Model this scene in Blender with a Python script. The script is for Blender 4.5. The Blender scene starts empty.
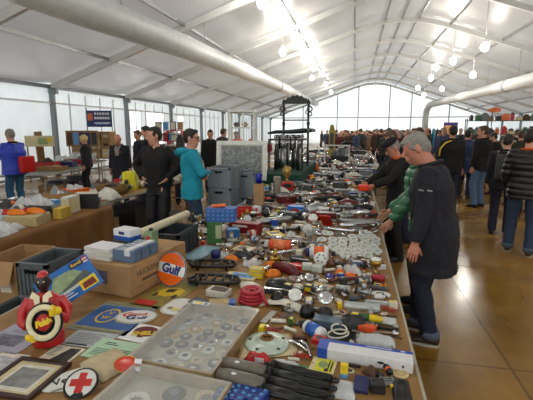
import bpy, bmesh, math, random
from mathutils import Vector, Matrix, noise
R = math.radians
PI = math.pi
C = bpy.context.scene.collection
SC = bpy.context.scene
rng = random.Random(7)

# ------------------------------------------------------------------ camera geometry (fitted to the hall)
F, CX, CY, VX, VY, CH = 400., 266.5, 200., 355., 130., 1.75
_p = math.atan((CY - VY) / F)
_y = math.atan((VX - CX) / math.hypot(F, CY - VY))
ROOF_T, WALL_T, BULB, SKY, EXPO = .15, .25, 130., 2.9, 0.22
c_f = Vector((-math.sin(_y) * math.cos(_p), math.cos(_y) * math.cos(_p), -math.sin(_p)))
c_r = Vector((math.cos(_y), math.sin(_y), 0))
c_u = c_r.cross(c_f)

def ray(x, y): return c_f + c_r * ((x - CX) / F) + c_u * ((CY - y) / F)
def P(x, y, z=.75):
    d = ray(x, y); t = (z - CH) / d.z
    return Vector((d.x * t, d.y * t, z))
def PY(x, y, Y):
    d = ray(x, y); t = Y / d.y
    return Vector((d.x * t, Y, d.z * t + CH))

# ------------------------------------------------------------------ materials
_mats = {}
def lin(c): return tuple(((v + .055) / 1.055) ** 2.4 if v > .04045 else v / 12.92 for v in c)
def M(name, col, rough=.5, metal=0., var=.12, scale=30., bump=0., bscale=60., trans=0., clear=False, coat=0., emit=0., alpha=None, sheen=0.):
    if name in _mats: return _mats[name]
    m = bpy.data.materials.new(name); m.use_nodes = True
    nt = m.node_tree; N = nt.nodes; L = nt.links
    b = N['Principled BSDF']
    col = lin(col)
    b.inputs['Roughness'].default_value = rough
    b.inputs['Metallic'].default_value = metal
    b.inputs['Coat Weight'].default_value = coat
    b.inputs['Transmission Weight'].default_value = trans
    if sheen: b.inputs['Sheen Weight'].default_value = sheen
    if emit:
        b.inputs['Emission Color'].default_value = (*col, 1); b.inputs['Emission Strength'].default_value = emit
    tc = N.new('ShaderNodeTexCoord')
    nz = N.new('ShaderNodeTexNoise'); nz.inputs['Scale'].default_value = scale; nz.inputs['Detail'].default_value = 4
    L.new(tc.outputs['Object'], nz.inputs['Vector'])
    rp = N.new('ShaderNodeValToRGB')
    rp.color_ramp.elements[0].position = .3; rp.color_ramp.elements[1].position = .7
    rp.color_ramp.elements[0].color = (*[max(0, v * (1 - var)) for v in col], 1)
    rp.color_ramp.elements[1].color = (*[min(1, v * (1 + var)) for v in col], 1)
    L.new(nz.outputs['Fac'], rp.inputs['Fac']); L.new(rp.outputs['Color'], b.inputs['Base Color'])
    if bump:
        n2 = N.new('ShaderNodeTexNoise'); n2.inputs['Scale'].default_value = bscale; n2.inputs['Detail'].default_value = 3
        L.new(tc.outputs['Object'], n2.inputs['Vector'])
        bp = N.new('ShaderNodeBump'); bp.inputs['Strength'].default_value = bump; bp.inputs['Distance'].default_value = .01
        L.new(n2.outputs['Fac'], bp.inputs['Height']); L.new(bp.outputs['Normal'], b.inputs['Normal'])
    if clear:   # thin clear plastic or sheet glass
        tr = N.new('ShaderNodeBsdfTransparent'); mx = N.new('ShaderNodeMixShader')
        mx.inputs[0].default_value = alpha if alpha is not None else .3
        L.new(tr.outputs[0], mx.inputs[1]); L.new(b.outputs[0], mx.inputs[2])
        L.new(mx.outputs[0], N['Material Output'].inputs['Surface'])
    _mats[name] = m
    return m

def gloss(n, c, r=.35, **k): return M(n, c, r, **k)
white = M('white_paint', (.88, .88, .86), .4)
offwhite = M('off_white_card', (.84, .82, .76), .6)
cream = M('cream_card', (.85, .79, .62), .6)
paper = M('white_paper', (.86, .86, .87), .6, var=.05)
black = M('black_plastic', (.055, .055, .06), .4)
rubber = M('black_rubber', (.06, .06, .065), .65)
charcoal = M('charcoal_metal', (.17, .18, .19), .4, metal=.3)
grey = M('grey_plastic', (.45, .47, .48), .5)
dgrey = M('dark_grey_plastic', (.28, .30, .32), .5)
chrome = M('chrome', (.86, .87, .88), .14, metal=1., var=.05)
steel = M('brushed_steel', (.66, .67, .67), .35, metal=.9, bump=.1)
alu = M('cast_aluminium', (.70, .71, .70), .5, metal=.7, bump=.2)
brass = M('brass', (.72, .58, .30), .3, metal=.9)
red = M('red_paint', (.74, .11, .09), .35)
dred = M('dark_red_vinyl', (.36, .08, .09), .4)
orange = M('orange_plastic', (.93, .42, .07), .3)
yellow = M('yellow_print', (.92, .80, .12), .45)
blue = M('blue_print', (.10, .32, .66), .45)
navy = M('navy_print', (.10, .13, .35), .5)
lblue = M('light_blue_print', (.35, .60, .82), .5)
green = M('green_paint', (.22, .42, .20), .45)
lgreen = M('pale_green_paper', (.68, .80, .68), .6, var=.05)
brown = M('brown_leather', (.30, .19, .11), .5)
tan = M('tan_card', (.66, .52, .34), .7)
purple = M('purple_print', (.36, .30, .62), .4)
amber = M('amber_lens', (.95, .50, .05), .15, trans=.25)
redlens = M('red_lens', (.75, .05, .04), .15, trans=.2)
clear = M('clear_plastic', (.92, .94, .95), .12, clear=True, alpha=.33, bump=.35, bscale=45)
hazy = M('hazy_plastic_bag', (.88, .90, .91), .18, clear=True, alpha=.6, bump=.8, bscale=38)
glass = M('sheet_glass', (.9, .94, .94), .05, clear=True, alpha=.07)
gface = M('white_dial', (.86, .88, .86), .45)
wood = M('oak_wood', (.56, .42, .24), .5, var=.25, scale=14)
dwood = M('dark_wood', (.20, .11, .09), .4, var=.25, scale=20)
pcard = M('corrugated_card', (.66, .52, .36), .8, var=.14, scale=9)
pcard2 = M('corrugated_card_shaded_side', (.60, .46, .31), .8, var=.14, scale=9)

# ------------------------------------------------------------------ mesh builder
class MB:
    def __init__(s): s.v = []; s.f = []; s.m = []; s.sm = []
    def add(s, vs, fs, mat, smooth=False, X=None):
        o = len(s.v)
        s.v += [(X @ Vector(v)) if X is not None else Vector(v) for v in vs]
        for f in fs: s.f.append([i + o for i in f]); s.m.append(mat); s.sm.append(smooth)
        return s
    def merge(s, t, X=None):
        o = len(s.v); s.v += [(X @ v) if X is not None else v for v in t.v]
        s.f += [[i + o for i in f] for f in t.f]; s.m += t.m; s.sm += t.sm
        return s
    def box(s, w, d, h, at=(0, 0, 0), mat=None, bev=0., X=None):
        x, y, z = at
        vs = [(x + sx * w / 2, y + sy * d / 2, z + sz * h) for sz in (0, 1) for sx, sy in ((-1, -1), (1, -1), (1, 1), (-1, 1))]
        fs = [(3, 2, 1, 0), (4, 5, 6, 7), (0, 1, 5, 4), (1, 2, 6, 5), (2, 3, 7, 6), (3, 0, 4, 7)]
        if bev:
            b = bmesh.new(); bv = [b.verts.new(v) for v in vs]
            for f in fs: b.faces.new([bv[i] for i in f])
            bmesh.ops.bevel(b, geom=list(b.edges), offset=min(bev, min(w, d, h) * .45), segments=2, affect='EDGES', profile=.6)
            b.verts.index_update()
            vs = [v.co.copy() for v in b.verts]; fs = [[v.index for v in f.verts] for f in b.faces]; b.free()
        return s.add(vs, fs, mat, False, X)
    def lathe(s, prof, mat, seg=20, X=None, smooth=True):
        vs = []; fs = []; n = len(prof)
        for r, z in prof:
            for k in range(seg):
                a = 2 * PI * k / seg; vs.append((r * math.cos(a), r * math.sin(a), z))
        for i in range(n - 1):
            for k in range(seg):
                k2 = (k + 1) % seg; fs.append((i * seg + k, i * seg + k2, (i + 1) * seg + k2, (i + 1) * seg + k))
        fs.append(list(range(seg))[::-1]); fs.append([(n - 1) * seg + k for k in range(seg)])
        return s.add(vs, fs, mat, smooth, X)
    def sweep(s, path, rad, mat, seg=8, X=None, up=None, smooth=True, closed=False):
        pts = [Vector(p) for p in path]; n = len(pts)
        if not isinstance(rad, (list, tuple)): rad = [rad] * n
        vs = []; fs = []
        prev = None
        for i in range(n):
            if closed: t = pts[(i + 1) % n] - pts[i - 1]
            else: t = pts[min(i + 1, n - 1)] - pts[max(i - 1, 0)]
            t.normalize()
            if prev is None:
                a = Vector(up) if up else (Vector((1, 0, 0)) if abs(t.x) < .9 else Vector((0, 1, 0)))
            else: a = prev
            a = (a - t * a.dot(t))
            if a.length < 1e-6: a = t.orthogonal()
            a.normalize(); prev = a; b = t.cross(a)
            r = rad[i]; ra, rb = r if isinstance(r, (list, tuple)) else (r, r)
            for k in range(seg):
                q = 2 * PI * k / seg; vs.append(pts[i] + a * (ra * math.cos(q)) + b * (rb * math.sin(q)))
        for i in range(n if closed else n - 1):
            j = (i + 1) % n
            for k in range(seg):
                k2 = (k + 1) % seg; fs.append((i * seg + k, i * seg + k2, j * seg + k2, j * seg + k))
        if not closed: fs.append(list(range(seg))[::-1]); fs.append([(n - 1) * seg + k for k in range(seg)])
        return s.add(vs, fs, mat, smooth, X)
    def ell(s, rx, ry, rz, at=(0, 0, 0), mat=None, seg=14, ring=8, X=None, lo=-1.):
        pr = []
        a0 = math.asin(max(-1, lo))
        for i in range(ring + 1):
            a = a0 + (PI / 2 - a0) * i / ring; pr.append((max(1e-4, math.cos(a)), math.sin(a)))
        T = Matrix.Translation(at) @ Matrix.Diagonal((rx, ry, rz, 1))
        return s.lathe(pr, mat, seg, (X @ T) if X is not None else T)
    def prism(s, poly, h, mat, z=0., X=None, smooth=False):
        n = len(poly)
        vs = [(x, y, z) for x, y in poly] + [(x, y, z + h) for x, y in poly]
        fs = [list(range(n))[::-1], list(range(n, 2 * n))] + [(i, (i + 1) % n, n + (i + 1) % n, n + i) for i in range(n)]
        return s.add(vs, fs, mat, smooth, X)
    def ring(s, R0, r, mat, at=(0, 0, 0), seg=20, rs=8, X=None, squash=1.):
        pts = [(at[0] + R0 * math.cos(2 * PI * k / seg), at[1] + R0 * squash * math.sin(2 * PI * k / seg), at[2]) for k in range(seg)]
        return s.sweep(pts, r, mat, rs, X, up=(0, 0, 1), closed=True)
    def text(s, st, size, mat, X, depth=.0006, bold=0., shear=0.):
        cu = bpy.data.curves.new('txt', 'FONT'); cu.body = st; cu.size = size; cu.extrude = depth
        cu.align_x = 'CENTER'; cu.align_y = 'CENTER'; cu.offset = bold; cu.shear = shear; cu.resolution_u = 3
        ob = bpy.data.objects.new('txt', cu); C.objects.link(ob)
        dg = bpy.context.evaluated_depsgraph_get()
        me = bpy.data.meshes.new_from_object(ob.evaluated_get(dg))
        s.add([v.co.copy() for v in me.vertices], [list(p.vertices) for p in me.polygons], mat, False, X)
        bpy.data.objects.remove(ob); bpy.data.curves.remove(cu); bpy.data.meshes.remove(me)
        return s
    def pillow(s, w, d, h, mat, seed=0, n=9, amp=.3, X=None):
        vs = []; fs = []; sd = Vector((seed * 3.7, seed * 1.3, 0))
        for sgn in (1, 0):
            for j in range(n):
                for i in range(n):
                    u, v = 2 * i / (n - 1) - 1, 2 * j / (n - 1) - 1
                    e = max(0, (1 - abs(u) ** 3) * (1 - abs(v) ** 3)) ** .6
                    q = 1 + amp * noise.noise(Vector((u * 1.7, v * 1.7, 0)) + sd) * 2
                    z = h * (.12 + .88 * e * max(.25, q)) if sgn else 0.
                    k = 1 + .1 * noise.noise(Vector((u * 2, v * 2, 5)) + sd)
                    vs.append((u * w / 2 * k, v * d / 2 * k, z))
        N = n * n
        for j in range(n - 1):
            for i in range(n - 1):
                a = j * n + i; fs.append((a, a + 1, a + n + 1, a + n)); fs.append((N + a, N + a + n, N + a + n + 1, N + a + 1))
        bd = [i for i in range(n)] + [j * n + n - 1 for j in range(1, n)] + [(n - 1) * n + i for i in range(n - 2, -1, -1)] + [j * n for j in range(n - 2, 0, -1)]
        for k in range(len(bd)):
            a, b = bd[k], bd[(k + 1) % len(bd)]; fs.append((a, N + a, N + b, b))
        return s.add(vs, fs, mat, True, X)
    def mesh(s, name):
        me = bpy.data.meshes.new(name)
        me.from_pydata([tuple(v) for v in s.v], [], s.f)
        ms = []
        for m in s.m:
            if m not in ms: ms.append(m)
        for m in ms: me.materials.append(m)
        me.polygons.foreach_set('material_index', [ms.index(m) for m in s.m])
        me.polygons.foreach_set('use_smooth', s.sm)
        me.update()
        return me

def lnk(name, data, parent=None):
    o = bpy.data.objects.new(name, data); C.objects.link(o)
    if parent is not None: o.parent = parent
    return o
def obj(name, mb, parent=None): return lnk(name, mb.mesh(name), parent)
def tag(o, label=None, cat=None, group=None, kind=None):
    if label: o['label'] = label
    if cat: o['category'] = cat
    if group: o['group'] = group
    if kind: o['kind'] = kind
    return o
def struct(name, mb): return tag(obj(name, mb), kind='structure')
def Tm(x=0, y=0, z=0, rx=0, ry=0, rz=0, s=1.):
    return Matrix.Translation((x, y, z)) @ Matrix.Rotation(R(rz), 4, 'Z') @ Matrix.Rotation(R(ry), 4, 'Y') @ Matrix.Rotation(R(rx), 4, 'X') @ Matrix.Scale(s, 4)

footprints = []      # rotated rectangles taken on the table tops: (cx, cy, hw, hd, angle)
landmarks = []       # (phrase, x, y)
def put(name, parts, loc, rz=0., label=None, cat=None, group=None, rx=0., ry=0., foot=None, lm=None, split=True, plabels=None):
    """parts: [(part name, MB)] - the first is the body; one part or split=False gives one mesh."""
    if len(parts) == 1 or not split:
        mb = MB()
        for _, q in parts: mb.merge(q)
        root = obj(name, mb)
    else:
        root = lnk(name, None)
        for pn, q in parts:
            o = obj(pn, q, root)
            if plabels and pn in plabels: o['label'] = plabels[pn]
    root.location = loc; root.rotation_euler = (R(rx), R(ry), R(rz))
    tag(root, label, cat or name.replace('_', ' '), group)
    if foot == 'auto':
        vs_ = [v for _, q in parts for v in q.v]; cs_, sn_ = math.cos(R(rz)), math.sin(R(rz))
        x0_, x1_, y0_, y1_ = min(v.x for v in vs_), max(v.x for v in vs_), min(v.y for v in vs_), max(v.y for v in vs_)
        mx_, my_ = (x0_ + x1_) / 2, (y0_ + y1_) / 2
        footprints.append((loc[0] + mx_ * cs_ - my_ * sn_, loc[1] + mx_ * sn_ + my_ * cs_, (x1_ - x0_) / 2, (y1_ - y0_) / 2, R(rz)))
    elif foot: footprints.append((loc[0], loc[1], foot[0] / 2, foot[1] / 2, R(rz)))
    if lm: landmarks.append((lm, loc[0], loc[1]))
    return root
def copy_thing(r, loc=None, rz=None, label=None, mats=None):
    c = r.copy(); C.objects.link(c)
    for ch in r.children:
        d = ch.copy(); C.objects.link(d); d.parent = c
        for g in ch.children:
            e = g.copy(); C.objects.link(e); e.parent = d
    if loc is not None: c.location = loc
    if rz is not None: c.rotation_euler = (r.rotation_euler[0], r.rotation_euler[1], R(rz))
    if label: c['label'] = label
    return c
# ------------------------------------------------------------------ the tent hall
XL, XR, XC, ZE, YB, YF = -11.2, 15.6, 2.2, 3.25, -6.7, 53.3
SL = .342
def roof_z(x):
    a = abs(x - XC); z = ZE + SL * (13.4 - a)
    if a < 2.2: z -= SL * (2.2 - a) ** 2 / 4.4
    return z
def fabric(name, col, tw, rough, scale, ribs=None):
    m = bpy.data.materials.new(name); m.use_nodes = True
    nt = m.node_tree; N = nt.nodes; L = nt.links
    b = N['Principled BSDF']; b.inputs['Roughness'].default_value = rough
    tl = N.new('ShaderNodeBsdfTranslucent'); mx = N.new('ShaderNodeMixShader'); mx.inputs[0].default_value = tw
    tc = N.new('ShaderNodeTexCoord'); nz = N.new('ShaderNodeTexNoise'); nz.inputs['Scale'].default_value = scale; nz.inputs['Detail'].default_value = 5
    L.new(tc.outputs['Object'], nz.inputs['Vector'])
    rp = N.new('ShaderNodeValToRGB'); rp.color_ramp.elements[0].position = .35; rp.color_ramp.elements[1].position = .7
    cl = lin(col)
    rp.color_ramp.elements[0].color = (*[v * .93 for v in cl], 1); rp.color_ramp.elements[1].color = (*[min(1, v * 1.04) for v in cl], 1)
    L.new(nz.outputs['Fac'], rp.inputs['Fac']); L.new(rp.outputs[0], b.inputs['Base Color']); L.new(rp.outputs[0], tl.inputs['Color'])
    bp = N.new('ShaderNodeBump'); bp.inputs['Distance'].default_value = .05
    if ribs:
        w = N.new('ShaderNodeTexWave'); w.wave_type = 'BANDS'; w.bands_direction = ribs; w.inputs['Scale'].default_value = 1.1
        w.inputs['Distortion'].default_value = .4; L.new(tc.outputs['Object'], w.inputs['Vector'])
        L.new(w.outputs['Fac'], bp.inputs['Height']); bp.inputs['Strength'].default_value = .35
    else:
        L.new(nz.outputs['Fac'], bp.inputs['Height']); bp.inputs['Strength'].default_value = .12
    L.new(bp.outputs['Normal'], b.inputs['Normal'])
    L.new(b.outputs[0], mx.inputs[1]); L.new(tl.outputs[0], mx.inputs[2])
    L.new(mx.outputs[0], N['Material Output'].inputs['Surface'])
    return m
roof_m = fabric('roof_membrane', (.70, .69, .68), ROOF_T, .3, .5)
wall_m = fabric('side_panel_membrane', (.86, .88, .88), WALL_T, .45, .7, 'Y')
gable_m = fabric('gable_membrane', (.90, .92, .91), .40, .5, .5, 'X')
post_m = M('grey_aluminium_post', (.50, .52, .53), .45, metal=.4)
beam_m = M('white_aluminium_beam', (.84, .84, .83), .4, metal=.1)
purl_m = M('grey_purlin', (.60, .60, .60), .4, metal=.5)

def floor_mat():
    m = bpy.data.materials.new('stained_plywood_floor'); m.use_nodes = True
    nt = m.node_tree; N = nt.nodes; L = nt.links; b = N['Principled BSDF']
    tc = N.new('ShaderNodeTexCoord'); mp = N.new('ShaderNodeMapping'); L.new(tc.outputs['Object'], mp.inputs['Vector'])
    mp.inputs['Location'].default_value = (-1.2 / 1, -3.03, 0)
    br = N.new('ShaderNodeTexBrick'); br.offset = 0; br.inputs['Scale'].default_value = 1.; br.inputs['Brick Width'].default_value = 2.4
    br.inputs['Row Height'].default_value = 2.4; br.inputs['Mortar Size'].default_value = .011; br.inputs['Mortar Smooth'].default_value = .2
    br.inputs['Color1'].default_value = (.9, .9, .9, 1); br.inputs['Color2'].default_value = (1.1, 1.1, 1.1, 1); br.inputs['Mortar'].default_value = (.45, .5, .5, 1)
    L.new(mp.outputs[0], br.inputs['Vector'])
    n1 = N.new('ShaderNodeTexNoise'); n1.inputs['Scale'].default_value = 1.3; n1.inputs['Detail'].default_value = 8; L.new(tc.outputs['Object'], n1.inputs['Vector'])
    r1 = N.new('ShaderNodeValToRGB'); e = r1.color_ramp.elements
    e[0].position = .3; e[0].color = (*lin((.44, .30, .09)), 1); e[1].position = .72; e[1].color = (*lin((.66, .49, .19)), 1)
    L.new(n1.outputs['Fac'], r1.inputs['Fac'])
    ms = N.new('ShaderNodeMapping'); ms.inputs['Scale'].default_value = (14, 1.2, 1); L.new(tc.outputs['Object'], ms.inputs['Vector'])
    n2 = N.new('ShaderNodeTexNoise'); n2.inputs['Scale'].default_value = 1.5; n2.inputs['Detail'].default_value = 5; L.new(ms.outputs[0], n2.inputs['Vector'])
    r2 = N.new('ShaderNodeValToRGB'); r2.color_ramp.elements[0].color = (.8, .8, .8, 1); r2.color_ramp.elements[1].color = (1.15, 1.15, 1.15, 1)
    L.new(n2.outputs['Fac'], r2.inputs['Fac'])
    x1 = N.new('ShaderNodeMix'); x1.data_type = 'RGBA'; x1.blend_type = 'MULTIPLY'; x1.inputs[0].default_value = 1
    L.new(r1.outputs[0], x1.inputs[6]); L.new(r2.outputs[0], x1.inputs[7])
    x2 = N.new('ShaderNodeMix'); x2.data_type = 'RGBA'; x2.blend_type = 'MULTIPLY'; x2.inputs[0].default_value = 1
    L.new(x1.outputs[2], x2.inputs[6]); L.new(br.outputs['Color'], x2.inputs[7]); L.new(x2.outputs[2], b.inputs['Base Color'])
    n3 = N.new('ShaderNodeTexNoise'); n3.inputs['Scale'].default_value = .55; n3.inputs['Detail'].default_value = 3; L.new(tc.outputs['Object'], n3.inputs['Vector'])
    r3 = N.new('ShaderNodeMapRange'); r3.inputs[1].default_value = .35; r3.inputs[2].default_value = .65; r3.inputs[3].default_value = .12; r3.inputs[4].default_value = .42
    L.new(n3.outputs['Fac'], r3.inputs[0]); L.new(r3.outputs[0], b.inputs['Roughness'])
    bp = N.new('ShaderNodeBump'); bp.inputs['Strength'].default_value = .06; bp.inputs['Distance'].default_value = .02
    L.new(n1.outputs['Fac'], bp.inputs['Height']); L.new(bp.outputs[0], b.inputs['Normal'])
    return m
mb = MB(); mb.box(XR - XL + 2, YF - YB + 2, .1, ((XL + XR) / 2, (YB + YF) / 2, -.1), floor_mat()); struct('floor', mb)

# roof skin, one vault; solid thickness so it shades correctly from both sides
xs = [XL - .1 + (XC - 2.2 - XL + .1) * i / 8 for i in range(9)] + [XC - 2.2 + 4.4 * i / 12 for i in range(1, 12)] + [XC + 2.2 + (XR + .1 - XC - 2.2) * i / 8 for i in range(9)]
frames_y = [YB + 5 * k for k in range(13)]
ys = []
for k in range(12): ys += [frames_y[k] + 5 * j / 6 for j in range(6)]
ys.append(YF)
mb = MB(); vs = []; fs = []
for y in ys:
    ph = ((y - YB) % 5) / 5
    for x in xs: vs.append((x, y, roof_z(x) + .22 - .10 * math.sin(PI * ph)))
n = len(xs)
for j in range(len(ys) - 1):
    for i in range(n - 1): a = j * n + i; fs.append((a, a + n, a + n + 1, a + 1))
mb.add(vs, fs, roof_m, True); struct('ceiling', mb)

def wall_sheet(x, y0, y1, z0, z1, holes=()):
    mb = MB(); cuts = sorted(set([y0, y1] + [h[0] for h in holes] + [h[1] for h in holes]))
    def rect(a, b, c, d):
        if b - a > .01 and d - c > .01: mb.add([(x, a, c), (x, b, c), (x, b, d), (x, a, d)], [(0, 1, 2, 3)], wall_m)
    for a, b in zip(cuts[:-1], cuts[1:]):
        hs = [h for h in holes if h[0] <= a + .001 and h[1] >= b - .001]
        if hs: rect(a, b, z0, hs[0][2]); rect(a, b, hs[0][3], z1)
        else: rect(a, b, z0, z1)
    return mb
holesL = [(18.7, 19.9, .9, 2.75), (20.4, 22.6, .9, 2.75), (24.2, 25.6, .9, 2.7)]
struct('wall_left', wall_sheet(XL, YB, YF, 0, ZE + .2, holesL))
struct('wall_right', wall_sheet(XR, YB, YF, 0, ZE + .2, [(31., 33.2, .1, 2.6)]))
def gable(y, name):
    mb = MB(); pts = [(x, y, roof_z(x) + .235) for x in xs]
    vs = [(x, y, 0) for x in xs] + pts; fs = [(i, i + 1, n + i + 1, n + i) for i in range(n - 1)]
    mb.add(vs, fs, gable_m); struct(name, mb)
gable(YF, 'wall_back'); gable(YB, 'wall_front')
winm = M('clear_window_film', (.93, .95, .97), .1, clear=True, alpha=.25)
for k, (a, b, c, d) in enumerate(holesL):
    q = MB()
    for (yy, zz, dy, dz) in (((a + b) / 2, c, b - a, .05), ((a + b) / 2, d - .05, b - a, .05), (a + .025, c, .05, d - c), (b - .025, c, .05, d - c), ((a + b) / 2, (c + d) / 2, b - a, .03)):
        q.box(.05, dy, dz, (XL, yy, zz), beam_m)
    w = struct('window_%d' % (k + 1), q)
    g = MB(); g.box(.008, b - a, d - c, (XL, (a + b) / 2, c), winm); obj('pane', g, w)
q = MB()
for yy in (31., 33.15): q.box(.08, .08, 2.6, (XR, yy, 0), beam_m)
q.box(.08, 2.2, .08, (XR, 32.1, 2.6), beam_m); struct('door_1', q)

# portal frames: posts and curved rafters
t = 0
for y in frames_y[1:]:
    t += 1; q = MB()
    for x, s in ((XL + .12, 1), (XR - .12, -1)):
        q.box(.18, .12, ZE, (x, y, 0), post_m); q.box(.3, .14, .22, (x + s * .08, y, ZE - .18), post_m)
    xx = xs
    for k in range(len(xx) - 1):
        x0, x1 = xx[k], xx[k + 1]; z0, z1 = roof_z(x0), roof_z(x1)
        vs = [(x0, y - .06, z0 - .12), (x0, y + .06, z0 - .12), (x0, y + .06, z0 + .12), (x0, y - .06, z0 + .12),
              (x1, y - .06, z1 - .12), (x1, y + .06, z1 - .12), (x1, y + .06, z1 + .12), (x1, y - .06, z1 + .12)]
        q.add(vs, [(0, 1, 5, 4), (1, 2, 6, 5), (2, 3, 7, 6), (3, 0, 4, 7)], beam_m)
    struct('trim_%d' % t, q)
for a in (-.85, 0, .85, 2.4, -2.4, 4.9, -4.9, 7.9, -7.9, 10.8, -10.8):
    t += 1; q = MB(); x = XC + a; q.box(.07, YF - YB, .1, (x, (YF + YB) / 2, roof_z(x) + .02), purl_m); struct('trim_%d' % t, q)
for x in (XL + .08, XR - .08):
    t += 1; q = MB(); q.box(.1, YF - YB, .12, (x, (YF + YB) / 2, ZE + .02), post_m)
    q.box(.05, YF - YB, .06, (x, (YF + YB) / 2, 2.72), beam_m); q.box(.05, YF - YB, .08, (x, (YF + YB) / 2, .05), post_m)
    struct('trim_%d' % t, q)
t += 1; q = MB(); q.box(XR - XL, .1, .12, ((XL + XR) / 2, YF - .1, ZE), purl_m)
for x in (-6.7, -2.3, 0.3, 4.1, 6.7, 11.1): q.box(.12, .12, roof_z(x), (x, YF - .1, 0), purl_m)
struct('trim_%d' % t, q)
# side-wall uprights between the posts, every fifth of a bay
for k in range(4, 12):
    t += 1; q = MB()
    for j in (1, 2, 3, 4): q.box(.05, .04, ZE - .1, (XL + .05, frames_y[k] + j - 0, 0), beam_m)
    struct('trim_%d' % t, q)

# inflated warm-air ducts
duct_m = fabric('white_duct_fabric', (.93, .94, .94), .35, .45, 4)
strap_m = M('duct_strap', (.6, .62, .63), .5)
def duct(name, path, r, label, rings, hang):
    root = lnk(name, None); tag(root, label, 'duct')
    root.location = path[0]
    o = Vector(path[0]); rel = [Vector(p) - o for p in path]
    q = MB(); q.sweep(rel, r, duct_m, 20); obj('duct_tube', q, root)
    for (a, b) in rings:
        q = MB(); d = (Vector(b) - Vector(a)); q.sweep([Vector(a) - o, Vector(b) - o], r * 1.06, strap_m, 20); obj('joint_collar', q, root)
    for p in hang:
        q = MB(); q.sweep([Vector(p) - o, Vector((p[0], p[1], roof_z(p[0]))) - o], .012, strap_m, 6); obj('hanging_strap', q, root)
lp = [(-5, -6, 3.82), (-5, 2, 3.88), (-5, 7, 3.98), (-5, 11, 4.14), (-5, 18, 4.36), (-5, 26.5, 4.58), (-5, 37, 4.8), (-5, 52.9, 5.05)]
duct('air_duct', lp, .335, 'long white inflated air duct under the left roof slope', [((-5, 26.2, 4.57), (-5, 26.5, 4.58))], [(-5, y, z + .36) for y, z in ((8.3, 4.03), (13.3, 4.21), (18.3, 4.37), (23.3, 4.5), (28.3, 4.62))])
rp_ = [(8, 14, 3.9), (8, 21.5, 4.06), (8, 32, 4.24), (8, 46.5, 4.5), (7.95, 48.3, 4.42), (7.85, 49.1, 4.0), (7.8, 49.3, 3.2), (7.8, 49.3, .05)]
duct('air_duct', rp_, .33, 'white inflated air duct under the right roof slope dropping to the floor at its end', [((8, 24.5, 4.11), (8, 24.8, 4.115))], [(8, y, z + .35) for y, z in ((18.3, 4.0), (23.3, 4.1), (28.3, 4.19), (33.3, 4.27))])

# hanging lamps
bulb_m = M('lit_bulb', (1, .98, .93), .3, emit=BULB)
sock_m = M('lamp_socket', (.8, .8, .8), .4)
def lamp(x, y, z, label, grp):
    root = lnk('hanging_lamp', None); root.location = (x, y, z); tag(root, label, 'lamp', grp)
    q = MB(); q.ell(.15, .15, .17, (0, 0, 0), bulb_m, 16, 10); obj('bulb', q, root)
    q = MB(); q.lathe([(.05, .14), (.06, .2), (.05, .27), (.02, .3)], sock_m, 12); obj('socket', q, root)
    q = MB(); q.sweep([(0, 0, .28), (0, 0, roof_z(x) - z)], .01, sock_m, 6); obj('cord', q, root)
LN = ['nearest', 'second nearest', 'third nearest', 'fourth nearest', 'fifth nearest', 'sixth nearest', 'seventh nearest', 'eighth nearest', 'ninth nearest', 'tenth nearest', 'eleventh nearest', 'twelfth nearest']
for side, lst in (('left', (((262, 3), 5.5), ((283, 52), 5.2), ((295, 37), 5.5), ((304, 57), 5.5), ((314, 68), 5.5), ((312, 78), 5.4), ((322, 74), 5.5), ((326, 84), 5.5), ((331, 92), 5.5))),
                  ('right', (((485, 47), 5.), ((473, 75), 4.7), ((453, 61), 5.), ((442, 89), 4.8), ((436, 67.5), 5.2), ((431, 78), 5.), ((424, 95), 4.8), ((418, 88), 5.)))):
    ps = sorted((P(*q_, z=H) for q_, H in lst), key=lambda v: v.y)
    for k, p in enumerate(ps): lamp(p.x, p.y, p.z, 'glowing round lamp under the %s roof slope, %s of its row' % (side, LN[k]), 'lamps under the %s roof slope' % side)
# unseen lamps added to light the near end, carrying on the two rows
for x, z in ((-2.9, 5.5), (5.2, 5.1)):
    for y in (3.5, -2.5):
        lamp(x, y, z, 'glowing round lamp added over the near end of the hall, out of frame', 'added lamps over the near end')
# ------------------------------------------------------------------ people
def remesh(mb, name, vox, it=3, wr=None):
    me = mb.mesh(name); ob = bpy.data.objects.new(name, me); C.objects.link(ob)
    m = ob.modifiers.new('r', 'REMESH'); m.mode = 'VOXEL'; m.voxel_size = vox; m.use_smooth_shade = True
    s = ob.modifiers.new('s', 'SMOOTH'); s.factor = .5; s.iterations = it
    dg = bpy.context.evaluated_depsgraph_get(); dg.update()
    m2 = bpy.data.meshes.new_from_object(ob.evaluated_get(dg))
    mat = me.materials[0] if me.materials else None
    bpy.data.objects.remove(ob); bpy.data.meshes.remove(me)
    m2.name = name
    if not m2.materials: m2.materials.append(mat)
    if wr:
        ns = [v.normal.copy() for v in m2.vertices]
        for v, nn in zip(m2.vertices, ns): v.co += nn * wr(v.co)
    m2.polygons.foreach_set('use_smooth', [True] * len(m2.polygons)); m2.update()
    return m2
skin = M('skin', (.80, .58, .48), .5, var=.06)
skin2 = M('skin_reddish', (.78, .52, .43), .5, var=.06)
def cloth(name, col, rough=.85): return M(name, col, rough, var=.16, scale=40, bump=.12, bscale=120)
c_navy = cloth('navy_wool', (.10, .10, .135)); c_black = cloth('black_cloth', (.06, .06, .07)); c_jean = cloth('dark_denim', (.10, .12, .20))
c_ljean = cloth('light_denim', (.33, .43, .56)); c_mjean = cloth('mid_denim', (.17, .23, .33)); c_teal = cloth('teal_fleece', (.08, .56, .66)); c_green = cloth('green_quilting', (.20, .42, .29), .5)
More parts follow.
